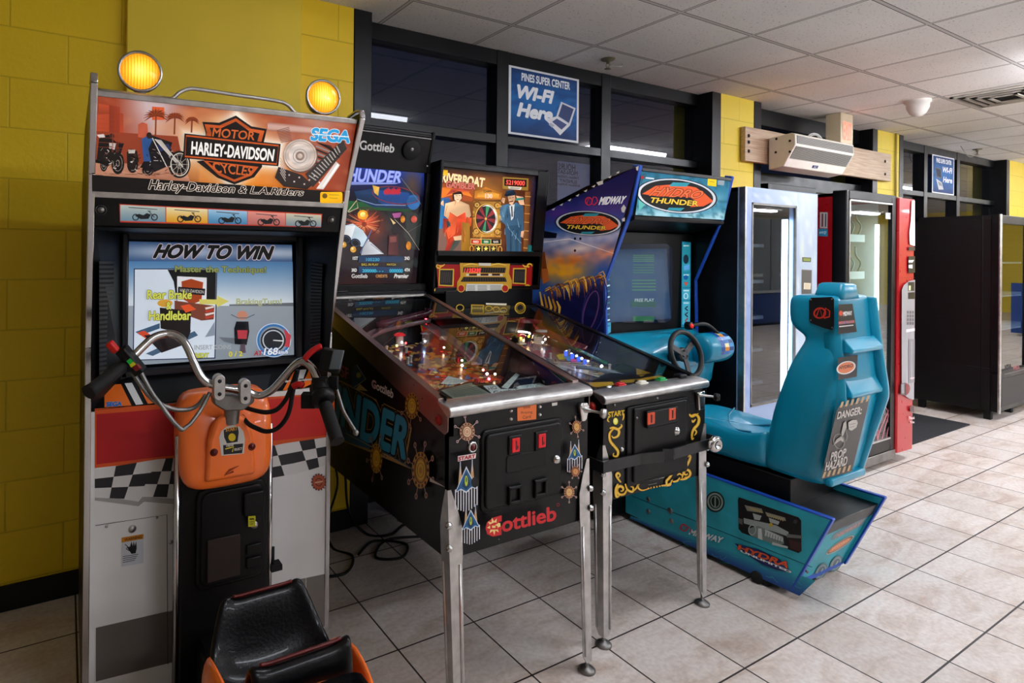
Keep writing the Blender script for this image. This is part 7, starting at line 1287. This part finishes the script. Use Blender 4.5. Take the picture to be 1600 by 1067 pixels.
mb = MB(artmat(.03, .25)); m_ = mb.m
def flat(x0_, z0_, x1_, z1_, nx, nz_, fn, y):
    vs = []; cs = []
    for j in range(nz_ + 1):
        for i in range(nx + 1): vs.append((x0_ + (x1_ - x0_) * i / nx, y, z1_ + (z0_ - z1_) * j / nz_)); cs.append(lin(fn(i / nx, j / nz_)))
    mb.add(vs, [(j * (nx + 1) + i, j * (nx + 1) + i + 1, (j + 1) * (nx + 1) + i + 1, (j + 1) * (nx + 1) + i) for j in range(nz_) for i in range(nx)], m_, False, cs)
flat(a + .012, .31, WX0 - .003, 1.78, 2, 40, lambda u, v: mix(hx('#7d98d0'), hx('#b8c8e8'), ns(u, v * 8, 4)), yf - .0008); flat(WX1 + .003, .31, c - .004, 1.78, 10, 40, lambda u, v: vdoor(.5 + u / 2, v), yf - .0008); flat(WX0 - .003, WZ1 + .002, WX1 + .003, 1.78, 12, 4, lambda u, v: vdoor(u * .6, v), yf - .0008)
mb.build('door_print', dr, recalc=False)
q = MB(STEEL); q.box((a - .002, yf - .004, .30), (a + .012, yf + .03, 1.785)); q.build('door_edge', dr)
q = MB(DSTEEL); w = .012
for p, r in (((WX0, yf - .003, WZ0), (WX0 + w, yf + .01, WZ1)), ((WX1 - w, yf - .003, WZ0), (WX1, yf + .01, WZ1)), ((WX0, yf - .003, WZ1 - w), (WX1, yf + .01, WZ1)), ((WX0, yf - .003, WZ0), (WX1, yf + .01, WZ0 + w))): q.box(p, r)
q.build('window_frame', dr)
q = MB(VG); q.box((WX0 + w, yf + .006, WZ0 + w), (WX1 - w, yf + .010, WZ1 - w)); q.build('window_pane', dr)
q = MB(LED); q.tube([(3.765, 2.00, .58), (3.765, 2.00, 1.62)], .016, seg=10); q.build('light_tube', vm)
q = MB(LED2); q.tube([(3.325, 2.01, .58), (3.325, 2.01, 1.66)], .007, seg=8); q.build('side_light', vm)
for i, z in enumerate((.62, .82, 1.02, 1.24, 1.46)):
    q = MB(mat('dark_shelf', '#23282e', .5)); q.box((3.30, 2.12, z), (3.74, 2.62, z + .012)); q.box((3.30, 2.11, z - .008), (3.74, 2.12, z + .012)); q.build('shelf', vm)
    q = MB(mat('white_knob', '#e6eef6', .3, emit=.25)); q.lathe([(0, .03), (.012, .03), (.014, 0), (.02, -.002), (.02, -.012)], (3.36, 2.05, z + .05), (.3, -1, 0), seg=14); q.build('motor_knob', vm)
mb = MB(artmat(.05, .3)); D = Dec(mb, (3.9, yf, 1.2), AN, m=mb.m, off=.002).crop(1140, 280, 1300, 948)
D.poly([(672, 722), (755, 726), (752, 768), (674, 764)], '#4a4a3c'); D.poly([(682, 730), (748, 733), (746, 760), (683, 757)], '#8a9a4a'); D.poly([(668, 835), (762, 840), (758, 1400), (664, 1395)], '#7a7672'); D.poly([(672, 845), (756, 849), (752, 1100), (668, 1095)], '#5f5c58'); D.poly([(688, 958), (752, 962), (748, 1020), (686, 1018)], '#e8dcc0')
for k in range(4): D.line([(696, 972 + k * 12), (740, 974 + k * 12)], 3, '#9a8a6a')
mb.build('selector_panel', dr, recalc=False)
# drink machine
ck = empty('vending_machine', (4.67, 2.25, 0), 'tall red drink vending machine with a big glass door and red selection panel', 'vending machine', 'vending machines beside the entrance')
a, c, yf = 4.205, 5.135, 1.865
RED = mat('red_enamel', '#b8141e', .3, coat=.3, nz=.05)
q = MB(RED); q.box((a, 1.945, .06), (a + .02, 2.66, 1.80)); q.box((c - .02, 1.945, .06), (c, 2.66, 1.80)); q.box((a, 2.64, .06), (c, 2.66, 1.80)); q.box((a, 1.945, 1.78), (c, 2.66, 1.80)); q.box((a, 1.945, .06), (c, 2.66, .10)); q.box((4.86, 1.945, .1), (4.88, 2.64, 1.78)); bd = q.build('body', ck)
mb = MB(artmat(0, .4)); D = Dec(mb, (a, 2.0, 1.5), (-1, 0, 0), m=mb.m, off=.001).crop(1140, 280, 1300, 948)
D.poly([(836, 305), (908, 306), (906, 455), (834, 452)], '#d8d0cc'); D.line([(860, 318), (858, 440)], 16, '#8a4a50'); D.line([(890, 318), (888, 440)], 10, '#4a4a50'); D.poly([(822, 458), (908, 460), (908, 530), (822, 526)], '#3a9ac0'); D.text('energy', [(832, 512), (898, 508), (898, 480), (832, 486)], '#d8f0f8', .02, .2)
mb.build('energy_sticker', bd, recalc=False)
gx0, gx1, gz0, gz1 = 4.20, 4.845, .12, 1.80
q = MB(BLACK); yd = yf
for p, r in (((a - .005, yd, .10), (4.235, 1.945, 1.815)), ((4.815, yd, .10), (4.872, 1.945, 1.815)), ((4.235, yd, 1.76), (4.815, 1.945, 1.815)), ((4.235, yd, .10), (4.815, 1.945, .18))): q.box(p, r)
q.build('glass_door_frame', ck, bevel=.006)
q = MB(STEEL); q.box((4.236, yd - .002, .18), (4.246, yd + .01, 1.76)); q.box((4.236, yd - .002, 1.75), (4.815, yd + .01, 1.76)); q.box((4.236, yd - .002, .18), (4.815, yd + .01, .19)); q.build('door_trim', ck)
q = MB(glassmat('cooler_glass', (.82, .90, .89), 1.5)); q.box((4.24, yd + .012, .185), (4.815, yd + .016, 1.755)); gp_ = q.build('glass_door_pane', ck)
q = MB(DSTEEL); q.box((a, yf + .01, .03), (4.87, 2.6, .10)); q.box((a - .004, yf - .004, .04), (4.88, yf + .03, .10)); q.box((4.87, 1.90, .05), (c, 2.6, .10)); q.build('base_plinth', ck, bevel=.004)
for x in (a + .08, c - .1):
    for y in (1.95, 2.58): q = MB(RUBBER); q.lathe([(0, 0), (.022, 0), (.018, .035), (0, .035)], (x, y, .001), (0, 0, 1), seg=12); q.build('foot', ck)
# rounded red selection panel
q = MB(RED); pr = [(4.878, 1.945), (4.878, 1.86)] + [(4.885 + .0, 1.852)] + [(5.02 + .115 * math.sin(math.radians(t)), 1.965 - .115 * math.cos(math.radians(t)) - .0) for t in (0, 15, 30, 45, 60, 75, 90)] + [(5.135, 1.99)]
pr = [(4.878, 1.99), (4.878, 1.862), (4.886, 1.853), (5.085, 1.846), (5.11, 1.853), (5.125, 1.868), (5.133, 1.895), (5.135, 1.945), (5.135, 1.99)]
q.prism(pr, 'z', .075, 1.80, smooth=False); sp2 = q.build('selection_panel', ck)
mb = MB(artmat(.02, .3)); D = Dec(mb, (4.95, 1.845, 1.0), (-.0, -1, 0), m=mb.m, off=.003).crop(1290, 290, 1450, 948); D.xl = (4.89, 5.1)
D.poly([(798, 140), (826, 138), (828, 560), (780, 545), (775, 440), (790, 320)], '#efe6e4'); D.line([(800, 322), (800, 360)], 3, '#c84a50'); D.poly([(770, 566), (828, 568), (828, 602), (770, 600)], '#2a2426'); D.poly([(768, 655), (828, 652), (828, 806), (768, 808)], '#1c181a'); D.poly([(768, 690), (820, 688), (805, 712), (770, 712)], '#e8e4e4'); D.poly([(768, 735), (805, 730), (805, 768), (768, 762)], '#e0dcdc'); D.line([(690, 848), (828, 852)], 2, '#7a0c14')
D.poly([(830, 870), (770, 885), (725, 920), (706, 965), (704, 1500), (706, 1900), (728, 1940), (770, 1970), (830, 1980)], '#9c9a9e')
D.poly([(762, 895), (822, 890), (822, 975), (762, 975)], '#20201f'); D.poly([(770, 925), (790, 925), (788, 970), (770, 970)], '#c8d0a8'); D.poly([(762, 990), (825, 985), (825, 1050), (764, 1050)], '#151516')
for r_ in range(4):
    for k in range(3): D.poly([(752 + k * 24, 1160 + r_ * 34), (770 + k * 24, 1159 + r_ * 34), (770 + k * 24, 1184 + r_ * 34), (752 + k * 24, 1186 + r_ * 34)], '#5a585c')
D.poly([(745, 1330), (826, 1320), (826, 1345), (745, 1360)], '#d8d8da'); D.poly([(770, 1420), (826, 1420), (826, 1820), (770, 1830)], '#7d7b80'); D.line([(798, 1440), (798, 1800)], 6, '#a8a6aa')
D.crop(1290, 540, 1450, 854); D.text('enjoy', [(705, 282), (742, 276), (742, 260), (705, 265)], '#f0d8d8', .04); D.poly([(628, 318), (664, 308), (664, 412), (628, 408)], '#4a4648'); D.poly([(635, 325), (655, 318), (655, 398), (635, 395)], '#8a888a'); D.poly([(668, 308), (700, 330), (706, 360), (695, 395), (668, 418)], '#7a0c14'); D.poly([(704, 508), (738, 505), (738, 555), (708, 552)], '#3a1012'); D.text('Thank', [(694, 615), (745, 612), (745, 590), (694, 592)], '#f0d8d8', .02); D.text('You', [(704, 648), (742, 646), (742, 625), (704, 628)], '#f0d8d8', .02)
mb.build('panel_graphics', sp2, recalc=False)
# lit inside: light column, shelves, bottle shutters
q = MB(LED); q.tube([(4.775, 1.935, .42), (4.775, 1.935, .95)], .013, seg=8); q.build('light_tube', ck)
q = MB(LED); q.tube([(4.775, 1.935, 1.0), (4.775, 1.935, 1.62)], .013, seg=8); q.build('light_tube', ck)
q = MB(mat('liner', '#c8d4d2', .5)); q.box((4.226, 2.60, .12), (4.855, 2.63, 1.77)); q.box((4.226, 1.96, .12), (4.232, 2.62, 1.77)); q.box((4.85, 1.96, .12), (4.857, 2.62, 1.77)); q.box((4.23, 1.96, .12), (4.855, 2.62, .2)); q.build('liner', ck)
for z in (.42, .72, 1.0, 1.27, 1.52):
    q = MB(mat('white_shelf', '#cfd8d8', .4)); q.box((4.24, 2.0, z), (4.74, 2.58, z + .015)); q.box((4.24, 1.992, z - .02), (4.74, 2.0, z + .03)); q.build('shelf', ck)
    for k in range(5):
        q = MB(mat('clear_shutter', '#9fb4bc', .15, .1)); x = 4.29 + k * .1; q.tube(bez([(x, 2.01, z + .03), (x + .015, 2.0, z + .09), (x - .006, 2.02, z + .14), (x + .01, 2.03, z + .2)], 4), .006, seg=6); q.build('shutter', ck)
mb = MB(artmat(.0, .4)); D = Dec(mb, (4.5, yd + .011, 1.0), AN, m=mb.m, off=.0).crop(1290, 290, 1450, 948)
D.poly([(176, 120), (205, 105), (235, 122), (238, 285), (205, 300), (176, 285)], '#d4d8d8')
for k in range(3): D.line([(184, 146 + k * 65), (230, 144 + k * 65)], 20, '#4a4e52')
D.poly([(556, 252), (620, 252), (620, 312), (556, 308)], '#dce2e2'); D.line([(566, 270), (610, 270)], 4, '#9aa0a4'); D.line([(566, 284), (605, 284)], 4, '#9aa0a4'); D.poly([(618, 320), (650, 320), (648, 440), (622, 436)], '#dce2e2'); D.line([(634, 350), (634, 400)], 7, '#3a3e42')
mb.build('door_stickers', gp_, recalc=False)
mb = MB(artmat(.0, .4)); D = Dec(mb, (4.5, yd + .011, .4), AN, m=mb.m, off=.0).crop(1290, 540, 1450, 854); PK = '#b06a74'
D.line(bez([(320, 840), (380, 700), (430, 520), (480, 505), (515, 540), (520, 640)], 6), [5] * 30 + [5], PK); D.line(bez([(548, 490), (500, 600), (450, 720), (436, 800), (450, 830), (480, 800)], 6), 10, PK); D.line(bez([(548, 520), (520, 600), (480, 740), (470, 820), (492, 835), (515, 800)], 6), 9, PK); D.line(bez([(548, 650), (520, 700), (508, 790), (525, 835), (548, 820)], 6), 9, PK); D.line(bez([(440, 700), (430, 760), (440, 830)], 6), 8, PK); D.ell((330, 868), 22, 20, '#b8404a'); D.ell((398, 842), 22, 20, '#b8404a'); D.line([(290, 890), (545, 800)], 4, PK)
mb.build('glass_script', gp_, recalc=False)
# black glass-door cooler at the end
fr = empty('display_cooler', (7.7, 2.2, 0), 'tall black display cooler with a glass front, beyond the red drink machine', 'cooler')
a, c, yf = 6.90, 8.4, 1.91
q = MB(mat('black_gloss_side', '#08080a', .42)); q.box((a, 1.96, .08), (a + .03, 2.50, 1.77)); q.box((c - .03, 1.96, .08), (c, 2.5, 1.77)); q.box((a, 2.47, .08), (c, 2.5, 1.77)); q.box((a, 1.96, 1.73), (c, 2.5, 1.77)); q.box((a, 1.96, .08), (c, 2.5, .45)); q.box((a - .003, 2.015, .09), (a, 2.022, 1.765), BLACKP); q.build('body', fr, bevel=.004)
q = MB(BLACK); q.box((a, yf, 1.70), (c, 1.96, 1.77)); q.box((a, yf, .08), (c, 1.96, .42)); q.box((a, yf, .42), (a + .05, 1.96, 1.70)); q.box((7.62, yf, .42), (7.68, 1.96, 1.70)); q.box((c - .05, yf, .42), (c, 1.96, 1.70)); ff = q.build('front_frame', fr, bevel=.004)
q = MB(STEEL); q.box((a - .004, yf - .012, .07), (a + .03, yf + .004, 1.775)); q.build('steel_edge', ff, bevel=.004)
q = MB(VG); q.box((a + .05, yf + .02, .42), (c - .05, yf + .024, 1.70)); q.build('glass_front', fr)
q = MB(mat('dark_grille', '#1c1c1e', .5)); q.box((a + .06, yf - .006, .12), (c - .06, yf, .36)); gr_ = q.build('lower_grille', fr)
mb = MB(artmat(0)); D = Dec(mb, (7.3, yf - .006, .3), AN, m=mb.m, off=.001).crop(1380, 200, 1600, 489); D.text('VISA', [(450, 842), (474, 838), (474, 822), (450, 826)], '#8a2a3a', .04); D.line([(422, 855), (489, 838)], 3, '#6a6a6a'); mb.build('grille_print', gr_, recalc=False)
for z in (.75, 1.05, 1.35):
    q = MB(mat('grey_shelf', '#8f979c')); q.box((a + .05, 2.0, z), (c - .05, 2.46, z + .012)); q.build('shelf', fr)
for x, y in ((a + .06, 1.99), (c - .06, 1.99), (a + .06, 2.45), (c - .06, 2.45), (7.45, 1.99)):
    q = MB(RUBBER); q.box((x - .025, y - .025, 0), (x + .025, y + .025, .09)); q.build('foot', fr, bevel=.004)
# the shop opposite, met only as reflections in the vending machine glass
cb = empty('service_counter', (12.4, -3.3, 0), 'long service counter with blue base and grey cabinets across the shop', 'counter')
q = MB(mat('counter_blue', '#1c3f86', .4)); q.box((10.6, -3.6, .06), (14.4, -2.9, .66)); q.build('base', cb, bevel=.004)
q = MB(BLACKP); q.box((10.6, -3.55, 0), (14.4, -2.96, .06)); q.build('kick_board', cb)
q = MB(mat('counter_top', '#b8babc', .4)); q.box((10.55, -3.62, .66), (14.45, -2.86, .70)); q.build('top', cb)
for k in range(4):
    x = 10.64 + k * .94; q = MB(mat('cabinet_grey', '#7d8388', .45)); q.box((x, -3.55, .70), (x + .9, -3.0, 2.15)); c_ = q.build('grey_cabinet', cb, bevel=.006)
    q = MB(mat('drawer_slot', '#d8dcdf', .4)); q.box((x + .3, -3.0, .98), (x + .62, -2.985, 1.04)); q.build('handle', c_)
for k, x in enumerate((15.6, 17.2, 18.8)):
    t = empty('shelf_unit', (x, .2, 0), 'low blue shop shelf, %s from the black cooler along the end aisle' % ('nearest', 'second', 'third')[k], 'shelf', 'low blue shelves in the end aisle')
    q = MB(mat('counter_blue')); q.box((x - .7, -.1, .05), (x + .7, .5, .12)); q.box((x - .7, .46, .12), (x + .7, .5, .95)); q.box((x - .7, -.1, .12), (x - .66, .5, .95)); q.box((x + .66, -.1, .12), (x + .7, .5, .95)); q.build('frame', t)
    q = MB(mat('goods_red', '#a02428', .5)); q.box((x - .62, .0, .12), (x + .62, .4, .40)); q.build('lower_goods', t); q = MB(mat('goods_blue', '#2458a8', .5)); q.box((x - .62, .05, .55), (x + .62, .4, .82)); q.build('upper_goods', t); q = MB(mat('counter_top')); q.box((x - .66, -.05, .5), (x + .66, .46, .53)); q.build('shelf_board', t)
# ------------------------------------------------------------------ things on the wall, ceiling and floor
def box3(q, x0, y0, z0, x1, y1, z1, m=None): q.box((x0, y0, z0), (x1, y1, z1), m)
# poster of a laptop, twice
def poster(x0, x1, z0, z1, label, mirror, tilt=0.0):
    y = YW - .006; q = MB(mat('poster_card', '#e4e6ea', .4)); q.box((x0, y, z0), (x1, y + .004, z1)); o = q.build('poster'); tag(o, label, 'poster')
    mb = MB(artmat(.0, .5, .2)); m_ = mb.m; n = AN; w, h = x1 - x0, z1 - z0
    P = lambda u, v, k: (x0 + u * w, y - .0006 - k * .0002, z0 + v * h)
    nx, nz_ = 14, 18; vs = []; cs = []
    for j in range(nz_ + 1):
        for i in range(nx + 1): u, v = .03 + .94 * i / nx, .03 + .94 * j / nz_; vs.append(P(u, v, 0)); cs.append(lin(mix(mix(hx('#0c2a5c'), hx('#1f72bc'), math.sin(v * 3.1) * .8 + .1), hx('#0c2c62'), (ns(u * 2, v * 22, 3) > .58) * .35)))
    mb.add(vs, [(j * (nx + 1) + i, j * (nx + 1) + i + 1, (j + 1) * (nx + 1) + i + 1, (j + 1) * (nx + 1) + i) for j in range(nz_) for i in range(nx)], m_, False, cs)
    def tx(s, u0, v0, u1, v1, b_, sh):
        vs_, fs = text_mesh(s, 0.0, sh); a0 = min(v[0] for v in vs_); a1 = max(v[0] for v in vs_); c0 = min(v[1] for v in vs_); c1 = max(v[1] for v in vs_)
        [mb.add([P(u0 + (u1 - u0) * (v[0] + dx - a0) / (a1 - a0), v0 + (v1 - v0) * (v[1] + dy - c0) / (c1 - c0), 2 + i_ * .12) for v in vs_], fs, m_, False, [lin('#eef2f6')]) for i_, (dx, dy) in enumerate(thick(b_ * .8))]
    def pl(pts, c, k): mb.add([P(u, v, k) for u, v in pts], [tuple(range(len(pts)))], m_, False, [lin(c)])
    tx('PINES SUPER CENTER', .17, .81, .86, .92, .045, 0)
    if not mirror:
        tx('WI-FI', .12, .55, .62, .73, .065, .25); tx('Here', .12, .28, .60, .47, .065, .25)
        pl([(.73, .60), (.95, .54), (.87, .26), (.66, .36)], '#d8dce4', 5); pl([(.75, .57), (.92, .52), (.85, .29), (.69, .37)], '#3a4a78', 6); pl([(.66, .36), (.87, .26), (.72, .08), (.50, .29)], '#e6e6ea', 6); pl([(.67, .33), (.82, .26), (.74, .17), (.60, .27)], '#4a5688', 7); pl([(.58, .25), (.64, .22), (.60, .18), (.55, .22)], '#b8bcc8', 7)
    else:
        tx('WI-FI', .46, .58, .90, .72, .04, .2); tx('Here', .48, .32, .90, .46, .04, .2); pl([(.12, .68), (.38, .66), (.42, .40), (.16, .42)], '#5a6068', 5); pl([(.15, .65), (.35, .63), (.39, .43), (.19, .45)], '#1c2a44', 6); pl([(.16, .38), (.42, .30), (.50, .12), (.28, .10)], '#c8ccd0', 6); pl([(.24, .32), (.40, .28), (.44, .2), (.28, .22)], '#8a929a', 7)
    mb.build('print', o, recalc=False); return o
poster(2.352, 2.945, 2.138, 2.560, 'blue wireless internet poster with a white laptop, above the casino pinball table', False)
poster(8.40, 8.99, 2.125, 2.556, 'blue wireless internet poster on the far window, above the black cooler', True)
# paper notice taped outside, its words seen reversed through the glass
q = MB(mat('notice_paper', '#8e90a4', .8)); y = YW + .066; q.box((2.83, y, 1.74), (3.13, y + .002, 2.02)); nt_ = q.build('paper_notice'); tag(nt_, 'paper opening-hours notice seen reversed through the window glass', 'notice')
mb = MB(artmat(0, .8)); D = Dec(mb, (3, y - .001, 1.9), AN, m=mb.m, off=.0).crop(550, 20, 1130, 1600)
for t_, q_ in (('HOURS', [(890, 672), (962, 682), (962, 655), (890, 648)]), ('MON-SAT', [(886, 692), (972, 702), (972, 684), (886, 674)]), ('7:00am-10:00pm', [(880, 710), (978, 722), (978, 708), (880, 697)]), ('SUNDAY', [(895, 728), (970, 738), (970, 724), (895, 714)]), ('8:00am-9:00pm', [(880, 742), (982, 754), (982, 742), (880, 731)])): D.text(t_, q_, '#4a3440', .02, flip=True)
mb.build('print', nt_, recalc=False)
# wooden board and air curtain over the entrance
WOOD = bpy.data.materials.new('pale_oak'); WOOD.use_nodes = True; N = WOOD.node_tree.nodes; L = WOOD.node_tree.links
tc = N.new('ShaderNodeTexCoord'); mpp = N.new('ShaderNodeMapping'); mpp.inputs['Scale'].default_value = (2, 30, 40); nn = N.new('ShaderNodeTexNoise'); nn.inputs['Scale'].default_value = 2; nn.inputs['Detail'].default_value = 6; cr = N.new('ShaderNodeValToRGB')
cr.color_ramp.elements[0].color = (*lin('#a98d70'), 1); cr.color_ramp.elements[1].color = (*lin('#cdb497'), 1); cr.color_ramp.elements[0].position = .3; cr.color_ramp.elements[1].position = .7
L.new(tc.outputs['Object'], mpp.inputs[0]); L.new(mpp.outputs[0], nn.inputs['Vector']); L.new(nn.outputs['Fac'], cr.inputs[0]); L.new(cr.outputs[0], N['Principled BSDF'].inputs['Base Color']); N['Principled BSDF'].inputs['Roughness'].default_value = .5
q = MB(WOOD); q.box((4.585, 2.737, 2.142), (7.03, 2.774, 2.41)); bo = q.build('mounting_board', bevel=.003); tag(bo, 'long pale wooden board fixed across the entrance behind the air curtain', 'board')
for px, py in ((1170, 212), (1170, 222), (1170, 236), (1383, 252), (1383, 272)):
    q = MB(RUBBER); q.lathe([(0, .005), (.012, .004), (.015, 0)], onY(px, py, 2.735), AN, seg=12); q.build('bolt', bo)
ac = empty('air_curtain', (5.22, 2.6, 2.07), 'cream air curtain unit with grey louvres on the wooden board', 'air curtain')
CREAM = mat('cream_enamel', '#ece8dc', .4, nz=.04)
q = MB(CREAM); ap_ = [(2.725, 2.345), (2.55, 2.36), (2.524, 2.345), (2.522, 2.265), (2.61, 2.105), (2.725, 2.09)]; ax0, ax1 = 4.885, 5.80
q.prism(ap_, 'x', ax0, ax1); q.build('casing', ac, bevel=.006)
q = MB(mat('louvre_grey', '#a8a69f', .5, .3)); 
pa, pb = Vector((0, 2.524, 2.338)), Vector((0, 2.522, 2.275)); pc, pd_ = Vector((0, 2.527, 2.256)), Vector((0, 2.575, 2.168))
gp2 = MB(mat('louvre_gap', '#3c3b38', .8))
for (s0, s1, n_) in ((pa, pb, 9), (pc, pd_, 13)):
    d = s1 - s0; nn_ = Vector((0, -d.z, d.y)).normalized(); nn_ = nn_ if nn_.y < 0 else -nn_
    gp2.add([Vector((ax0 + .02, 0, 0)) + s0 + nn_ * .001, Vector((ax1 - .02, 0, 0)) + s0 + nn_ * .001, Vector((ax1 - .02, 0, 0)) + s1 + nn_ * .001, Vector((ax0 + .02, 0, 0)) + s1 + nn_ * .001], [(0, 1, 2, 3)])
    for k in range(n_): c = s0.lerp(s1, (k + .5) / n_); q.obox(Vector(((ax0 + ax1) / 2, 0, 0)) + c + nn_ * .002, ((ax1 - ax0) / 2 - .02, 0, 0), d / n_ * .26, nn_ * .003)
q.add(gp2.v, gp2.f, gp2.m); q.build('louvres', ac, recalc=False)
mb = MB(artmat(0)); d = Vector((0, 2.52 - 2.425, 2.085 - 2.25)).normalized(); nn_ = Vector((0, d.z, -d.y)); D = Dec(mb, (5.3, 2.522, 2.265), Vector((0, -.16, -.088)).normalized(), m=mb.m, off=.002).crop(1080, 120, 1600, 1600)
D.poly([(585, 425), (612, 428), (606, 442), (580, 438)], '#1c2c5c'); D.text('AC', [(588, 438), (603, 440), (606, 430), (591, 428)], '#c8d0e0', .02); mb.build('maker_plate', ac, recalc=False)
for px, py in ((1213, 217), (1234, 220), (1212, 238), (1234, 237)):
    q = MB(RUBBER); q.lathe([(0, .004), (.008, .003), (.01, 0)], onX(px, py, ax0), (-1, 0, 0), seg=10); q.build('screw', ac)
q = MB(mat('white_cable', '#d8d8d4', .5)); base = Vector((5.25, 2.64, 2.352))
q.tube(bez([base, base + Vector((.05, -.02, .05)), base + Vector((.2, 0, .07)), base + Vector((.33, .02, .03)), base + Vector((.28, .03, .0)), base + Vector((.12, .02, .04)), base + Vector((.3, .05, .08)), base + Vector((.38, .06, .0))], 6), .006, seg=6); q.build('cable', ac)
# exit sign hanging from the ceiling
ex = MB(mat('sign_cream', '#d6c8a8', .5)); z0_ = 2.366; sy = 2.60
lx, rx = onY(1314, 200, sy).x, onY(1333, 200, sy).x
ex.box((lx, sy, z0_), (rx, sy + .12, ZC - .002)); eo = ex.build('exit_sign', bevel=.004); tag(eo, 'cream exit sign with glowing red letters under the ceiling', 'exit sign')
mb = MB(artmat(1.4, .4)); D = Dec(mb, (5.2, sy, 2.5), AN, m=mb.m, off=.002).crop(1250, 130, 1600, 1600)
D.poly([(306, 268), (370, 288), (370, 408), (306, 400)], '#e0a890', m=artmat(.12)); D.text('EXIT', [(312, 398), (366, 404), (366, 296), (312, 276)], '#e85040', .03); mb.build('letters', eo, recalc=False)
# conduit on the far pier
q = MB(mat('conduit_paint', '#a8963c', .5)); p = onY(1397, 300, YP); q.tube([(p.x, YP - .012, ZC), (p.x, YP - .012, 2.0)], .009, seg=8); co = q.build('conduit'); tag(co, 'thin conduit running down the yellow pier to a small box', 'conduit')
q = MB(mat('conduit_box', '#b5aa8c', .5)); q.box((p.x - .05, YP - .05, 1.83), (p.x + .05, YP - .001, 2.0)); q.build('junction_box', co, bevel=.004)
# ceiling fittings
p = onZ(1434, 157, ZC); q = MB(mat('white_plastic', '#d8d4cc', .4)); q.lathe([(.085, 0), (.085, -.02), (.075, -.022), (.072, -.06), (.055, -.10), (.03, -.125), (0, -.13)], p, (0, 0, 1), seg=28); do = q.build('dome_camera'); tag(do, 'white dome camera hanging from the ceiling tiles', 'camera')
def sprinkler(px, py, label):
    p = onZ(px, py, ZC); t = empty('sprinkler', p, label, 'sprinkler', 'ceiling sprinklers'); q = MB(mat('brass_plate', '#8a8468', .4, .7)); q.lathe([(.045, 0), (.04, -.008), (.012, -.01), (.010, -.03), (0, -.03)], p, (0, 0, 1), seg=18); q.build('escutcheon', t)
    q = MB(mat('brass_plate')); q.tube([p + Vector((.012, 0, -.03)), p + Vector((.016, 0, -.05)), p + Vector((0, 0, -.062))], .003, seg=6); q.tube([p + Vector((-.012, 0, -.03)), p + Vector((-.016, 0, -.05)), p + Vector((0, 0, -.062))], .003, seg=6); q.lathe([(0, -.06), (.022, -.062), (.022, -.065), (0, -.066)], p, (0, 0, 1), seg=14); q.build('head', t); return t
t = sprinkler(950, 92, 'brass ceiling sprinkler with a loose wire above the blue laptop poster'); p = WL[t]; q = MB(mat('wire_grey', '#9a988c', .5)); q.tube(bez([p + Vector((0, 0, -.05)), p + Vector((.05, -.01, -.04)), p + Vector((.12, .0, -.03)), p + Vector((.16, .02, -.0))], 5), .004, seg=6); q.build('wire', t)
t = sprinkler(1527, 233, 'distant ceiling sprinkler in front of the far window'); p = WL[t]; q = MB(mat('wire_grey')); q.tube(bez([p + Vector((-.05, 0, -.03)), p + Vector((-.15, 0, -.1)), p + Vector((-.3, .0, -.09)), p + Vector((-.4, .02, -.0))], 5), .004, seg=6); q.build('wire', t)
# air vent, smudged slots
va = empty('air_vent', (6.25, 1.72, ZC), 'square ceiling air vent with dark slots, beside the white dome camera', 'air vent')
q = MB(mat('vent_enamel', '#b9b4aa', .5, nz=.25, nscale=6)); vx0, vx1, vy0, vy1 = 5.92, 6.50, 1.43, 1.93
for k in range(4):
    i = k * .055; z = ZC - .004 - k * .004
    for p, r in (((vx0 + i, vy0 + i, z - .01), (vx1 - i, vy0 + i + .02, z)), ((vx0 + i, vy1 - i - .02, z - .01), (vx1 - i, vy1 - i, z)), ((vx0 + i, vy0 + i, z - .01), (vx0 + i + .02, vy1 - i, z)), ((vx1 - i - .02, vy0 + i, z - .01), (vx1 - i, vy1 - i, z))): q.box(p, r)
q.build('vanes', va); q = MB(mat('vent_dark', '#1a1815', .9)); q.box((vx0 + .02, vy0 + .02, ZC - .003), (vx1 - .02, vy1 - .02, ZC - .001)); q.build('duct_opening', va)
# entrance mat
m = mat('mat_carpet', '#26272b', .95, nz=.5, nscale=120, bump=.8, bscale=300); q = MB(m); q.box((4.9, 1.985, 0.0), (6.56, 2.60, .012)); ma = q.build('floor_mat', bevel=.004); tag(ma, 'dark grey ribbed entrance mat on the tiles beside the red drink machine', 'mat')
# loose black cables behind the machines
CB = mat('black_cable', '#0c0c0d', .5)
def floorcable(pts, r, label, name='power_cable'):
    q = MB(CB); q.tube(bez(pts, 8), r, seg=8); o = q.build(name); tag(o, label, 'cable'); return o
floorcable([(1.13, 2.765, .60), (1.14, 2.755, .45), (1.18, 2.75, .25), (1.12, 2.73, .08), (1.10, 2.62, .006), (1.15, 2.5, .006), (1.06, 2.38, .006), (.92, 2.42, .006)], .006, 'black power cable hanging down the yellow wall behind the orange machine')
floorcable([(1.18, 2.765, .64), (1.20, 2.755, .48), (1.22, 2.75, .3), (1.24, 2.74, .1), (1.30, 2.66, .007), (1.4, 2.6, .007), (1.52, 2.66, .007), (1.62, 2.58, .007)], .007, 'second black cable, looping over the floor under the pinball tables')
floorcable([(1.18, 2.5, .006), (1.3, 2.58, .006), (1.42, 2.48, .006), (1.34, 2.38, .006), (1.24, 2.44, .006), (1.36, 2.56, .006), (1.55, 2.50, .006)], .006, 'coiled black cable lying on the tiles under the first pinball table')
